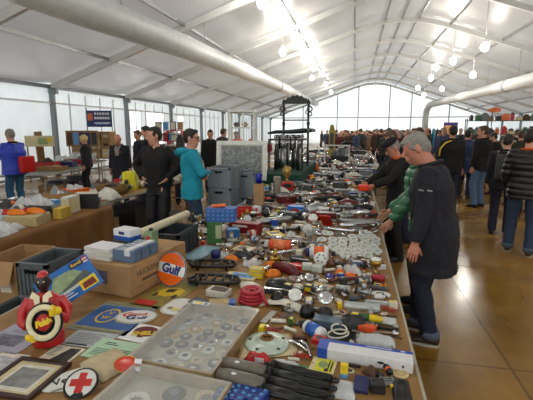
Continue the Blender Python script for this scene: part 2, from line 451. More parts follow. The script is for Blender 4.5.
c_blue = cloth('bright_blue_nylon', (.15, .25, .72), .5); c_grey = cloth('grey_cloth', (.22, .23, .25)); c_brown = cloth('brown_cloth', (.24, .17, .12)); c_dkgreen = cloth('olive_cloth', (.18, .19, .13))
c_puff = cloth('black_quilting', (.075, .075, .085), .4); c_trous = cloth('black_trousers', (.05, .05, .06)); c_tealj = cloth('blue_trousers', (.16, .33, .46))
h_grey = M('grey_hair', (.55, .54, .52), .6, var=.3, scale=90, bump=.6, bscale=150); h_dark = M('dark_hair', (.10, .075, .06), .5, var=.3, scale=90, bump=.5, bscale=150)
h_brown = M('brown_hair', (.30, .21, .14), .5, var=.3, scale=90, bump=.5, bscale=150); h_blond = M('blond_hair', (.85, .74, .50), .5, var=.25, scale=90, bump=.5, bscale=150)
shoe_m = M('brown_shoe_leather', (.22, .13, .08), .5); shoe_b = M('black_shoe_leather', (.05, .05, .05), .5); sole_m = M('pale_sole', (.7, .68, .62), .6)
eye_m = M('eye_white', (.66, .62, .58), .4); lip_m = M('lip', (.62, .33, .30), .5)

def ik(a, b, l1, l2, pole):
    a = Vector(a); b = Vector(b); d = b - a; L = d.length
    if L > (l1 + l2) * .999: b = a + d * ((l1 + l2) * .999 / L); d = b - a; L = d.length
    x = (l1 * l1 - l2 * l2 + L * L) / (2 * L); h = math.sqrt(max(0, l1 * l1 - x * x)); u = d / L
    p = Vector(pole); p = p - u * p.dot(u); p.normalize()
    return a + u * x + p * h, b

def person(label, loc, rz, H=1.75, lean=0., pitch=0., yaw=0., hands=None, poles=None, feet=None, coat=c_black, hem=.70, legs=c_jean, hair=h_dark, hairstyle='short',
           shoes=shoe_b, skin_m=skin, vox=.011, hi=False, collar=None, puff=0., fat=1., extras=None, group=None, cuff=None, twist=0., body_hands=True, grip=False, flare=1.):
    k = H / 1.75
    piv = Vector((0, 0, .95))
    def S(p):
        p = Vector(p)
        t = min(1, max(0, (p.z - .88) / .2))
        return piv + Matrix.Rotation(R(-lean * t), 3, 'X') @ (Matrix.Rotation(R(twist * t), 3, 'Z') @ (p - piv))
    neck = Vector((0, -.005, 1.48))
    def Hd(p):
        q = Matrix.Rotation(R(yaw), 3, 'Z') @ Matrix.Rotation(R(-pitch), 3, 'X') @ (Vector(p) - neck)
        return S(neck) + (Matrix.Rotation(R(-lean), 3, 'X') @ Matrix.Rotation(R(twist), 3, 'Z') @ q)
    HX = Matrix.Translation(Hd(neck)) @ (Matrix.Rotation(R(-lean), 4, 'X') @ Matrix.Rotation(R(twist), 4, 'Z') @ Matrix.Rotation(R(yaw), 4, 'Z') @ Matrix.Rotation(R(-pitch), 4, 'X')) @ Matrix.Translation(-neck)
    hands = hands or {}; poles = poles or {}; feet = feet or {}
    arm = {}; leg = {}
    for s, nm in ((-1, 'L'), (1, 'R')):
        sh = S((s * .175, -.01, 1.415)); ht = hands.get(nm)
        tgt = Vector(ht) if ht else S((s * .25, .03, .86)) if lean < 15 else sh + Vector((s * .06, .06, -.54))
        el, wr = ik(sh, tgt, .285, .25, poles.get(nm, (s * .5, -1, -.2)))
        arm[nm] = (sh, el, wr, s)
        hp = Vector((s * .095, 0, .90)); fo = Vector(feet.get(nm, (s * .11, 0, .075)))
        kn, an = ik(hp, fo, .42, .42, (s * .1, 1, 0)); leg[nm] = (hp, kn, an, s)
    def torso(mb, mat, z0, z1, o, fl=1.):
        prof = [(.70, .17, .12, 0), (.82, .175, .125, 0), (.92, .172, .122, -.005), (1.0, .165, .115, 0), (1.08, .158, .110, .005), (1.18, .165, .115, .008), (1.28, .182, .122, .005), (1.36, .192, .115, 0), (1.42, .165, .092, -.005), (1.46, .09, .07, -.008), (1.50, .06, .06, -.003)]
        if z0 < .70: prof = [(z0, .182 * fl, .135 * fl, 0)] + prof
        ps = [p for p in prof if z0 <= p[0] <= z1]
        vs = []; seg = 20; fs = []
        for z, a, b, yo in ps:
            f_ = 1 + (fl - 1) * max(0, (1.1 - z) / .5)
            for j in range(seg):
                q = 2 * PI * j / seg; ca, sa = math.cos(q), math.sin(q)
                ca = math.copysign(abs(ca) ** .85, ca); sa = math.copysign(abs(sa) ** .85, sa)
                vs.append(S((ca * (a * (fat if z < 1.35 else 1) * f_ + o), sa * (b * (fat if z < 1.35 else 1) * f_ + o) + yo, z)))
        m_ = len(ps)
        for i in range(m_ - 1):
            for j in range(seg): j2 = (j + 1) % seg; fs.append((i * seg + j, i * seg + j2, (i + 1) * seg + j2, (i + 1) * seg + j))
        fs += [list(range(seg))[::-1], [(m_ - 1) * seg + j for j in range(seg)]]
        mb.add(vs, fs, mat, True)
    body = MB()
    torso(body, skin_m, .82, 1.50, -.012)
    body.sweep([S((0, -.01, 1.42)), S((0, -.003, 1.47)), Hd((0, .0, 1.54)), Hd((0, .005, 1.6))], [.066, .058, .056, .055], skin_m, 12)
    hs = [(1.503, .028, .032, .048), (1.515, .042, .052, .035), (1.54, .055, .072, .022), (1.58, .065, .087, .012), (1.62, .072, .094, .004), (1.66, .076, .098, 0), (1.70, .073, .093, -.003), (1.73, .057, .075, -.005), (1.748, .03, .04, -.006)]
    vs = []; fs = []; seg = 18
    for z, a, b, yo in hs:
        for j in range(seg): q = 2 * PI * j / seg; vs.append(Hd((a * math.cos(q), b * math.sin(q) + yo, z)))
    for i in range(len(hs) - 1):
        for j in range(seg): j2 = (j + 1) % seg; fs.append((i * seg + j, i * seg + j2, (i + 1) * seg + j2, (i + 1) * seg + j))
    fs += [list(range(seg))[::-1], [(len(hs) - 1) * seg + j for j in range(seg)]]
    body.add(vs, fs, skin_m, True)
    body.sweep([Hd((0, .088, 1.655)), Hd((0, .108, 1.625)), Hd((0, .117, 1.605)), Hd((0, .092, 1.592))], [.010, .014, .018, .013], skin_m, 8)
    for s in (-1, 1):
        body.ell(.012, .024, .034, (s * .078, -.012, 1.625), skin_m, 8, 6, HX, lo=-1)
        body.ell(.028, .014, .009, (s * .033, .088, 1.662), skin_m, 8, 6, HX)
    fingers = MB()
    for nm in ('L', 'R'):
        sh, el, wr, s = arm[nm]
        body.sweep([sh + (el - sh) * -.1, sh, sh.lerp(el, .5), el, el.lerp(wr, .35), wr], [.05, .054, .046, .040, .040, .028], skin_m, 10)
        d = (wr - el).normalized(); up = Vector((0, 0, 1)); side = d.cross(Vector((s, 0, 0)));
        if side.length < .2: side = d.cross(up)
        side.normalize(); nrm = side.cross(d)     # palm: width along side
        if nrm.x * s > 0: nrm = -nrm
        pc = wr + d * .045
        body.sweep([wr - d * .01, wr + d * .02, wr + d * .05, wr + d * .085], [(.018, .026), (.016, .034), (.015, .040), (.012, .038)], skin_m, 10, up=nrm)
        cl = 1.1 if grip else .35
        for i, (off, ln) in enumerate(((-.030, .066), (-.010, .076), (.011, .070), (.030, .054))):
            p0 = wr + d * .07 + side * off; d1 = d; pts = [p0 - d * .015]; pts.append(p0 + d * .012); q = pts[-1]
            for sI in range(3):
                ang = cl * (.5 + .5 * sI); dd = (d * math.cos(ang) + nrm * math.sin(ang)); q = q + dd * (ln / 3); pts.append(q)
            fingers.sweep(pts, [.0095, .0095, .009, .0085, .007], skin_m, 7)
        th = wr + d * .03 - side * .03
        tip = (d * .8 - side * .45 + nrm * .5).normalized()
        fingers.sweep([th, th + tip * .03, th + tip * .055 + nrm * .006, th + tip * .072 + nrm * .012], [.013, .012, .0105, .008], skin_m, 7)
        hp, kn, an, _ = leg[nm]
        body.sweep([hp + Vector((0, 0, .04)), hp.lerp(kn, .4), kn, kn.lerp(an, .35), an], [.078, .072, .052, .050, .036], skin_m, 10)
        body.ell(.035, .10, .03, (an.x, an.y + .05, .035), skin_m, 8, 6)
    root = lnk('person', None); root.location = loc; root.rotation_euler = (0, 0, R(rz)); root.scale = (k, k, k)
    tag(root, label, 'person', group)
    me = remesh(body, 'body', vox if not hi else .007, 2)
    bm = bmesh.new(); bm.from_mesh(me)
    t2 = fingers.mesh('tmp'); bm.from_mesh(t2); bpy.data.meshes.remove(t2); bm.to_mesh(me); bm.free()
    me.polygons.foreach_set('use_smooth', [True] * len(me.polygons))
    lnk('body', me, root)
    sd = Vector((rng.random() * 50, rng.random() * 50, 0))
    if puff:
        def wr_(c): return puff * (abs(math.sin(c.z * PI / .085 + c.x * .6)) ** .6 - .5) + .006 * noise.noise(c * 9 + sd)
    else:
        def wr_(c): return .011 * noise.noise(Vector((c.x * 7, c.y * 7, c.z * 4.5)) + sd) + .006 * noise.noise(Vector((c.x * 20 + c.z * 9, c.y * 20, c.z * 13)) + sd)
    j = MB(); torso(j, coat, hem, 1.47, .028, flare)
    for nm in ('L', 'R'):
        sh, el, wr, s = arm[nm]
        a0 = S((s * .10, -.005, 1.40)); w = wr + (el - wr).normalized() * .01
        j.sweep([a0, sh, sh.lerp(el, .5), el, el.lerp(w, .5), w], [.08, .080, .070, .063, .058, .050], coat, 12)
    lnk('jacket', remesh(j, 'jacket', vox if not hi else .009, 3, wr_), root)
    q = MB()
    pts = []
    for a_ in range(14):
        an_ = -PI / 2 + (a_ / 13 - .5) * 2 * PI * .86
        pts.append(S((.078 * math.cos(an_), .075 * math.sin(an_) - .002, 1.475 + .012 * math.sin(an_) * -1)))
    q.sweep(pts, [(.018, .032)] * 14, collar or coat, 8, up=(0, 0, 1)); obj('collar', q, root)
    q = MB()
    tl = [(.80, .165, .118), (.92, .168, .118), (1.02, .158, .110)]
    vs = []; fs = []; seg = 18
    for z, a, b in tl:
        for jj in range(seg): t_ = 2 * PI * jj / seg; vs.append((a * fat * math.cos(t_), b * fat * math.sin(t_), z))
    for i in range(2):
        for jj in range(seg): j2 = (jj + 1) % seg; fs.append((i * seg + jj, i * seg + j2, (i + 1) * seg + j2, (i + 1) * seg + jj))
    fs += [list(range(seg))[::-1], [2 * seg + jj for jj in range(seg)]]
    q.add(vs, fs, legs, True)
    for nm in ('L', 'R'):
        hp, kn, an, s = leg[nm]
        q.sweep([hp + Vector((0, 0, .02)), hp.lerp(kn, .45), kn, kn.lerp(an, .5), an + Vector((0, 0, -.015))], [.094, .088, .076, .073, .070], legs, 12)
    lnk('trousers', remesh(q, 'trousers', vox if not hi else .009, 3, lambda c: .008 * noise.noise(Vector((c.x * 9, c.y * 9, c.z * 14)) + sd)), root)
    for nm in ('L', 'R'):
        hp, kn, an, s = leg[nm]; q = MB()
        dz = an.z - .075
        q.sweep([(an.x, an.y - .075, .045 + dz), (an.x, an.y - .05, .05 + dz), (an.x, an.y, .055 + dz), (an.x + s * .006, an.y + .08, .042 + dz), (an.x + s * .012, an.y + .15, .034 + dz), (an.x + s * .012, an.y + .19, .028 + dz)],
                [(.03, .025), (.038, .040), (.045, .046), (.034, .048), (.028, .048), (.014, .03)], shoes, 12, up=(0, 0, 1)); 
        sh_ = obj('shoe', q, root)
        q = MB(); q.prism([(an.x + s * .006 + .045 * math.cos(t_ * PI / 8), an.y + .055 + .135 * math.sin(t_ * PI / 8)) for t_ in range(16)], .02, sole_m if shoes is shoe_m else shoes, z=max(.001, dz + .001)); obj('sole', q, sh_)
        if cuff:
            q = MB(); q.sweep([an + Vector((0, 0, .0)), an + Vector((0, 0, .055))], .076, cuff, 14); obj('turned_up_cuff', q, root)
    if hair:
        q = MB()
        if hairstyle == 'bald':
            q.ell(.079, .090, .06, (0, -.022, 1.635), hair, 16, 8, HX, lo=-.8)
        else:
            q.ell(.080, .100, .084, (0, -.014, 1.680), hair, 18, 10, HX, lo=-.6)
            q.ell(.078, .066, .092, (0, -.043, 1.645), hair, 16, 8, HX)
            q.ell(.056, .042, .028, (.01, .052, 1.728), hair, 10, 6, HX)
            for s in (-1, 1): q.ell(.012, .026, .035, (s * .074, .012, 1.66), hair, 8, 6, HX)
            if hairstyle == 'long':
                q.sweep([Hd((0, -.05, 1.70)), Hd((0, -.085, 1.58)), Hd((0, -.10, 1.46)), S((0, -.13, 1.36)), S((0, -.14, 1.28))], [(.085, .05), (.10, .06), (.11, .055), (.10, .04), (.06, .02)], hair, 12, up=(1, 0, 0))
                for s in (-1, 1): q.sweep([Hd((s * .07, .0, 1.70)), Hd((s * .085, .01, 1.60)), Hd((s * .08, .0, 1.5))], [.03, .032, .02], hair, 8)
            if hairstyle == 'bob':
                q.ell(.095, .105, .11, (0, -.02, 1.655), hair, 16, 8, HX, lo=-.6)
        lnk('hair', remesh(q, 'hair', .007 if hi else .010, 1, lambda c: .007 * noise.noise(c * 30 + sd)), root)
    if vox < .014:
        for s in (-1, 1):
            q = MB(); q.ell(.010, .005, .006, (s * .032, .0865, 1.643), eye_m, 8, 6, HX); q.ell(.0055, .003, .0055, (s * .032, .0905, 1.643), black, 8, 6, HX); obj('eye', q, root)
        q = MB(); q.ell(.022, .008, .006, (0, .092, 1.560), lip_m, 10, 6, HX); q.ell(.022, .008, .006, (0, .090, 1.551), lip_m, 10, 6, HX); obj('mouth', q, root)
    if extras:
        for pn, q in extras(HX, S, arm): obj(pn, q, root)
    return root

ft = P(428, 341, 0)
def ex_near(HX, S, arm):
    out = []
    q = MB(); q.sweep([S((.0, .165, 1.38)), S((0, .172, 1.1)), S((0, .19, .8)), (0, .21, .66)], [(.004, .014)] * 4, c_black, 6, up=(0, 1, 0)); out.append(('zip_placket', q))
    sh, el, wr, s = arm['L']; m_ = sh.lerp(el, .42)
    for o_ in (-.03, .03):
        q = MB(); q.sweep([m_ + Vector((-.085, o_ - .02, 0)), m_ + Vector((-.088, o_ + .015, .006))], .006, steel, 6); out.append(('sleeve_zip_pull', q))
    return out
person('grey haired man in a long navy coat looking down at the parts table edge', (ft.x + .005, ft.y + .04, 0), 74, 1.765, lean=9, pitch=30, hands={'L': (-.29, .12, .83), 'R': (.27, .10, .86)},
       coat=c_navy, hem=.62, legs=c_jean, hair=h_grey, shoes=shoe_m, skin_m=skin2, hi=True, cuff=cloth('pale_turned_denim', (.34, .38, .46)), extras=ex_near, flare=1.0, fat=1.2, feet={'L': (-.1, -.02, .075), 'R': (.12, .1, .075)})
person('person in a green quilted jacket half hidden behind the grey haired man', (.69, 3.98, 0), 88, 1.70, lean=10, pitch=10, hands={'L': (-.21, .33, .95), 'R': (.12, .33, .98)}, coat=c_green, hem=.72, legs=c_trous, hair=h_grey, puff=.018, vox=.010)
def ex_cap(HX, S, arm):
    q = MB(); q.ell(.100, .125, .055, (0, .005, 1.725), c_black, 16, 8, HX); q.sweep([HX @ Vector((0, .09, 1.705)), HX @ Vector((0, .165, 1.688))], [(.075, .018), (.045, .008)], c_black, 10, up=(1, 0, 0))
    return [('flat_cap', q)]
person('man in a black flat cap and dark jacket with an orange collar lining', (.60, 5.55, 0), 112, 1.66, lean=5, pitch=28, hands={'L': (-.13, .44, 1.10), 'R': (.10, .44, 1.10)}, coat=c_black, hem=.72, legs=c_trous, hair=h_grey, collar=M('orange_lining', (.85, .36, .14), .8), extras=ex_cap, skin_m=skin2, grip=True, vox=.010)
person('brown haired man in dark clothes bending over the parts table beyond the flat cap man', (.80, 7.3, 0), 95, 1.78, lean=10, pitch=25, coat=c_navy, hair=h_brown, hands={'L': (-.2, .35, .95), 'R': (.2, .35, .95)}, vox=.012)
person('balding man in a dark jacket standing just behind the flat cap man', (.86, 6.5, 0), 80, 1.68, pitch=15, coat=c_grey, hair=h_brown, hairstyle='bald', vox=.013)
# stall keepers between the tables
q_ = (-2.16, 5.1, 0)
def ex_teal(HX, S, arm):
    q = MB(); bl = black
    for s in (-1, 1):
        q.ring(.022, .003, bl, (0, 0, 0), 12, 5, HX @ Tm(s * .034, .102, 1.643, 90))
        q.sweep([HX @ Vector((s * .056, .1, 1.647)), HX @ Vector((s * .08, .0, 1.645))], .003, bl, 5)
    h = MB(); h.sweep([S((-.12, -.03, 1.47)), S((-.08, -.13, 1.46)), S((0, -.16, 1.44)), S((.08, -.13, 1.46)), S((.12, -.03, 1.47))], [.03, .05, .06, .05, .03], c_teal, 10)
    w = MB(); w.torso = None
    return [('glasses', q), ('hood', h)]
person('dark haired man in a teal hooded top with glasses and folded arms', q_, -70, 1.76, pitch=4, yaw=-6, hands={'L': (.05, .19, 1.13), 'R': (-.05, .215, 1.16)}, poles={'L': (-1, .1, -.5), 'R': (1, .1, -.5)}, coat=c_teal, hem=.82, legs=c_mjean, hair=h_dark, extras=ex_teal, vox=.0095, hi=True)
person('man in a black jumper with hands on hips behind the teal hooded man', (-2.78, 5.35, 0), 172, 1.79, pitch=4, yaw=-42, hands={'L': (-.20, .08, 1.04), 'R': (.20, .08, 1.04)}, poles={'L': (-1, -.25, .2), 'R': (1, -.25, .2)}, coat=c_black, hem=.86, legs=cloth('black_leather_trousers', (.07, .075, .10), .65), hair=h_dark, vox=.0095, hi=True, lean=3, fat=1.08)
# left-hand browsers
def ex_bag(HX, S, arm):
    q = MB(); q.sweep([S((-.16, -.06, 1.42)), S((-.05, .16, 1.2)), S((.16, .13, .98))], .014, black, 6)
    b = MB(); b.box(.30, .13, .34, (.1, -.25, .86), red, .03)
    return [('bag_strap', q), ('red_shoulder_bag', b)]
person('grey haired man in a bright blue jacket with a red shoulder bag', (-6.98, 7.1, 0), 78, 1.77, pitch=14, hands={'L': (-.1, .34, 1.28), 'R': (.12, .34, 1.26)}, coat=c_blue, hem=.74, legs=c_tealj, hair=h_grey, extras=ex_bag, fat=1.28, collar=c_black)
def poppy(HX, S, arm):
    q = MB(); q.ell(.022, .01, .022, S((-.085, .155, 1.30)), red, 8, 6); 
    s_ = MB(); s_.sweep([S((-.05, .06, 1.47)), S((-.03, .155, 1.38)), S((-.015, .16, 1.22))], [(.03, .012)] * 3, M('striped_scarf', (.6, .58, .55), .8, var=.6, scale=60), 8); s_.sweep([S((.05, .06, 1.47)), S((.03, .155, 1.38)), S((.015, .16, 1.22))], [(.03, .012)] * 3, M('striped_scarf', (.6, .58, .55), .8), 8)
    return [('paper_poppy', q), ('scarf', s_)]
person('woman with short blond hair in a dark jacket with a red poppy pin', (-7.05, 9.55, 0), 110, 1.62, pitch=16, yaw=10, coat=c_navy, hem=.72, legs=c_trous, hair=h_blond, hairstyle='bob', extras=poppy, vox=.012)
person('balding man in a long dark overcoat with a striped scarf and red poppy', (-5.45, 8.6, 0), 190, 1.66, pitch=24, coat=c_navy, hem=.55, legs=c_jean, hair=h_grey, hairstyle='bald', extras=poppy, skin_m=skin2, vox=.012)
def ex_pack(HX, S, arm):
    q = MB(); q.box(.27, .16, .42, (0, -.245, 1.0), M('grey_rucksack', (.22, .23, .24), .7), .05); q.box(.2, .05, .2, (0, -.34, 1.04), M('grey_rucksack', (.22, .23, .24), .7), .02)
    st = MB()
    for s in (-1, 1): st.sweep([S((s * .1, -.15, 1.4)), S((s * .11, -.02, 1.475)), S((s * .11, .13, 1.36)), S((s * .15, .1, 1.1))], [(.03, .008)] * 4, black, 6)
    return [('rucksack', q), ('rucksack_strap', st)]
# right-hand group
person('man in a black quilted jacket with turned up jeans and brown shoes', (2.34, 6.15, 0), -25, 1.76, pitch=10, yaw=-20, coat=c_puff, hem=.76, legs=c_mjean, hair=h_dark, shoes=shoe_m, puff=.016, cuff=cloth('turned_denim', (.30, .35, .42)), hands={'L': (-.23, .12, .93), 'R': (.22, .2, .92)}, collar=M('orange_lining', (.85, .36, .14), .8), vox=.010, feet={'L': (-.14, .08, .075), 'R': (.13, -.06, .075)}, fat=1.08, hi=True)
person('man in a dark jacket wearing a grey rucksack seen from behind', (2.45, 7.3, 0), -20, 1.68, pitch=12, coat=c_navy, hem=.72, legs=c_jean, hair=h_dark, extras=ex_pack, vox=.012)
person('brown haired man in a black hooded jacket and light blue jeans seen from behind', (2.82, 9.9, 0), 40, 1.84, pitch=4, yaw=25, coat=c_black, hem=.78, legs=c_ljean, hair=h_brown, vox=.012, fat=1.08)
def ex_yel(HX, S, arm):
    q = MB(); q.sweep([S((-.05, -.12, 1.46)), S((-.16, -.11, 1.41)), S((-.235, -.07, 1.3)), S((-.25, -.06, 1.15))], [(.03, .014)] * 4, yellow, 8); return [('yellow_shoulder_flash', q)]
person('dark haired man in a black jacket with a yellow shoulder flash seen from behind', (2.02, 9.2, 0), 5, 1.84, coat=c_black, hem=.72, legs=c_jean, hair=h_dark, extras=ex_yel, vox=.012, fat=1.1)
person('man in a dark blue anorak facing the bright doorway between two black jackets', (2.85, 11.3, 0), -20, 1.75, coat=cloth('dark_blue_nylon', (.10, .17, .34), .5), hem=.66, legs=c_jean, hair=h_dark, vox=.014)
person('short dark haired person in a brown coat beyond the rucksack wearer', (3.6, 9.4, 0), 10, 1.62, pitch=12, coat=c_brown, hem=.6, legs=c_trous, hair=h_dark, vox=.014)
# more browsers on the left
for lab, x, y, rz_, H_, co, hr, st, le in (
    ('man in a dark blue jacket behind the balding overcoat man', -5.55, 9.7, 150, 1.74, cloth('midnight_cloth', (.09, .10, .17)), h_brown, 'short', c_jean),
    ('tall dark haired man in a long black coat left of the black jumper man', -4.79, 8.78, 120, 1.84, c_black, h_dark, 'short', c_trous),
    ('person with long dark hair in a brown jacket by the red bookshelf', -3.97, 8.78, 20, 1.63, c_brown, h_dark, 'long', c_jean),
    ('dark haired man in a black coat beyond the teal hooded man', -4.05, 11.0, -150, 1.76, c_black, h_dark, 'short', c_trous),
    ('man in a grey coat walking beside the white cabinet', -4.04, 12.1, -30, 1.80, c_grey, h_brown, 'short', c_jean),
    ('person in a pink top beyond the man in the grey coat', -3.9, 13.2, 160, 1.70, cloth('pink_cloth', (.6, .42, .42)), h_brown, 'short', c_jean)):
    person(lab, (x, y, 0), rz_, H_, pitch=14, coat=co, hem=.70, legs=le, hair=hr, hairstyle=st, vox=.014)

# the crowd filling the far aisles: four figures, copied in other colours
crowd = []
for i, (co, hr, st, kw) in enumerate(((c_black, h_dark, 'short', dict(pitch=18, lean=6)), (c_grey, h_grey, 'short', dict(pitch=4)), (c_brown, h_brown, 'bob', dict(pitch=12)), (c_navy, h_brown, 'bald', dict(pitch=8, lean=3)))):
    crowd.append(person('', (0, 0, -20), 0, 1.75, coat=co, hair=hr, hairstyle=st, vox=.019, legs=c_jean, **kw))
coats = [(c_black, 'black'), (c_grey, 'grey'), (c_brown, 'brown'), (c_navy, 'navy'), (c_dkgreen, 'olive green'), (cloth('maroon_cloth', (.30, .10, .11)), 'maroon'), (cloth('tan_cloth', (.45, .36, .25)), 'tan'), (cloth('slate_blue_cloth', (.2, .26, .38)), 'slate blue')]
hname = ['dark haired', 'grey haired', 'brown haired', 'balding']
cr = random.Random(11)
spots = []
def crowd_spot(px, y):      # a place on the hall floor below a head seen at this bearing
    d = ray(px, 130); return (d.x / d.y * y, y)
for px, y in ((383, 10), (377, 12), (386, 13.5), (372, 15.2), (393, 12.2), (400, 15), (381, 17), (408, 18), (390, 19.5), (397, 22), (376, 21), (413, 23), (405, 26), (384, 25), (370, 18.5), (366, 23), (362, 27), (356, 24), (420, 13.5), (429, 16), (437, 19), (416, 29), (395, 31), (378, 33), (365, 34), (353, 31), (346, 28), (349, 36), (340, 33), (444, 14), (470, 13.5), (452, 24), (499, 12), (511, 14), (522, 11.5), (425, 34), (388, 38), (402, 40), (370, 41), (358, 43), (335, 38), (434, 27), (491, 17), (505, 20), (528, 17), (461, 20), (331, 26), (357, 20.5), (363, 20.8), (342, 25), (352, 27), (347, 30), (361, 29), (367, 31), (373, 27), (380, 29), (387, 32), (393, 35), (399, 27), (405, 31), (411, 36), (417, 33), (424, 29), (430, 36), (438, 31), (446, 28), (455, 30), (466, 26), (474, 22), (482, 25), (337, 29), (344, 35), (351, 38), (364, 38), (374, 36), (383, 41), (410, 43), (421, 40), (443, 37), (453, 19), (478, 16), (487, 14), (516, 17), (524, 14), (327, 32), (322, 36), (333, 22.5), (340, 21.5), (349, 22), (408, 14.5), (414, 16.5), (394, 17)):
    for _ in range(60):
        X, Y = crowd_spot(px, y)
        bad = (X < 1.2 and X > -2.7 and Y < 20.7) or (2.8 < X < 6.7 and 12.9 < Y < 15.1) or (6.2 < X < 9.9 and 10.7 < Y < 12.6) or (2.4 < X < 4.8 and 20.5 < Y < 21.5) or (5.6 < X < 6.8 and 28.5 < Y < 29.5) or any(math.hypot(X - a, Y - b) < .62 for a, b in spots + [(2.85, 11.3), (3.6, 9.4), (2.82, 9.9), (2.02, 9.2)])
        if not bad: break
        y += .35
    spots.append((X, Y))
used_ = {}
for i, (X, Y) in enumerate(spots):
    b = i % 4; r = crowd[b] if i < 4 else copy_thing(crowd[b])
    r.location = (X, Y, 0); r.rotation_euler = (0, 0, R(cr.choice([90, 80, 0, 180, 150, -30, -90, 20, 110]) + cr.uniform(-25, 25)))
    s_ = cr.uniform(.95, 1.05); r.scale = (s_, s_, s_)
    ci = (i // 4 * 3 + b * 2) % len(coats); cm, cn = coats[ci]
    for ch in r.children:
        if ch.name.startswith(('jacket', 'collar')):
            ch.material_slots[0].link = 'OBJECT'; ch.material_slots[0].material = cm
    where = 'by the right hand stalls' if X > 3.2 and Y < 26 else 'in the far aisle' if Y > 24 else 'past the flat cap man' if X > .4 else 'behind the parts table'
    r['label'] = '%s person in %s coat %s' % (hname[b], cn, where)
    used_.setdefault(r['label'], []).append((Y, X, r))
ORD = ['nearest', 'second nearest', 'third nearest', 'fourth nearest', 'fifth nearest', 'sixth nearest', 'seventh nearest', 'eighth nearest', 'ninth nearest', 'tenth nearest', 'eleventh nearest', 'twelfth nearest'] + ['%d steps along' % k for k in range(13, 60)]
for lab, rs in used_.items():
    rs.sort(key=lambda t_: t_[:2])
    for k_, (_, _, r) in enumerate(rs):
        r['group'] = 'visitors in the far crowd'
        if len(rs) > 1: r['label'] = lab + ', ' + ORD[k_] + ' of those'
# ------------------------------------------------------------------ tables and furniture
TT = .75
top_wood = M('brown_table_board', (.55, .41, .22), .55, var=.2, scale=6, bump=.1)
top_grey = M('grey_table_board', (.50, .49, .46), .5, var=.1)
leg_met = M('grey_leg_tube', (.55, .56, .57), .4, metal=.6)
edge_m = M('pale_edge_band', (.66, .64, .58), .5)
def table(x0, x1, y0, y1, label, top, group=None, rz=0., pivot=None, hgt=TT):
    cx, cy = (x0 + x1) / 2, (y0 + y1) / 2; w, d = x1 - x0, y1 - y0
    root = lnk('trestle_table', None); tag(root, label, 'table', group)
    q = MB(); q.box(w, d, .03, (0, 0, hgt - .03), top); obj('tabletop', q, root)
    for sx in (-1, 1): q = MB(); q.box(.012, d, .04, (sx * (w / 2 + .006), 0, hgt - .04), edge_m); obj('edge_band', q, root)
    for sx in (-1, 1):
        for sy in (-1, 1):
            q = MB(); q.sweep([(sx * (w / 2 - .12), sy * (d / 2 - .25), hgt - .03), (sx * (w / 2 - .1), sy * (d / 2 - .25), 0)], .018, leg_met, 8); obj('leg', q, root)
    for sy in (-1, 1):
        q = MB(); q.sweep([(-(w / 2 - .11), sy * (d / 2 - .25), .3), (w / 2 - .11, sy * (d / 2 - .25), .3)], .012, leg_met, 6); obj('stretcher', q, root)
    root.location = (cx, cy, 0); root.rotation_euler = (0, 0, R(rz))
    return root
ORDW = ['nearest', 'second nearest', 'third nearest', 'fourth nearest', 'fifth nearest', 'farthest']
MAIN = [(-1.85, .29, .8, 4.2), (-1.5, .32, 4.203, 7.4), (-1.9, .5, 7.403, 10.6), (-2.2, .7, 10.603, 13.8), (-2.2, .75, 13.803, 17), (-2.2, .75, 17.003, 20.2)]
for i, b in enumerate(MAIN): table(*b, ORDW[i] + ' section of the long brown table spread with vehicle parts', top_wood, 'sections of the long parts table')
table(-4.65, -3.12, 1.0, 4.62, 'left hand table under the brown cloth with wrapped lamps on it', top_wood)
table(-4.5, -3.4, 4.7, 8.2, 'left hand table with no cloth behind the one under the brown cloth', top_wood)
table(-.5, .5, -2.4, 2.4, 'x', top_grey)
t3 = bpy.data.objects[[o.name for o in C.objects if o.name.startswith('trestle_table')][-1]]
t3.location = (-7.95, 9.75, 0); t3.rotation_euler = (0, 0, R(18)); tag(t3, 'grey topped table with metal legs carrying red boxes by the left wall')
table(-2.95, -2.25, 8.3, 10.4, 'table under the white glass cabinet beyond the framed drawing', top_grey)
table(-10.4, -8.6, 12.9, 13.7, 'table against the left wall under the card boxes', top_wood)
table(-7.2, -5.9, 12.2, 13.2, 'table before the red bookshelf by the left wall', top_wood)

# draped brown cloth on the left table
clothm = M('brown_tablecloth', (.46, .31, .15), .75, var=.18, scale=5)
q = MB(); vs = []; fs = []
prof = [(-.77, .0), (-.3, .0), (.3, 0), (.775, .0), (.795, -.01), (.800, -.05), (.802, -.2), (.805, -.4), (.81, -.6), (.815, -.70)]
ny = 90
for j in range(ny + 1):
    y = -1.82 + 3.64 * j / ny
    for x, z in prof:
        a = max(0, -z) * .10
        fold = a * (math.sin(y * 17 + 2 * math.sin(y * 3)) * .6 + .5 * noise.noise(Vector((y * 4, z * 2, 0))))
        vs.append((x + max(0, fold + a * .2), y + .05 * z * math.sin(y * 5), .762 + z))
n_ = len(prof)
for j in range(ny):
    for i in range(n_ - 1): a = j * n_ + i; fs.append((a, a + 1, a + n_ + 1, a + n_))
q.add(vs, fs, clothm, True)
o = obj('tablecloth', q); o.location = (-3.885, 2.81, 0); tag(o, 'brown tablecloth hanging in folds over the left hand table', 'tablecloth')
sm = o.modifiers.new('t', 'SOLIDIFY'); sm.thickness = .004; sm.offset = 1

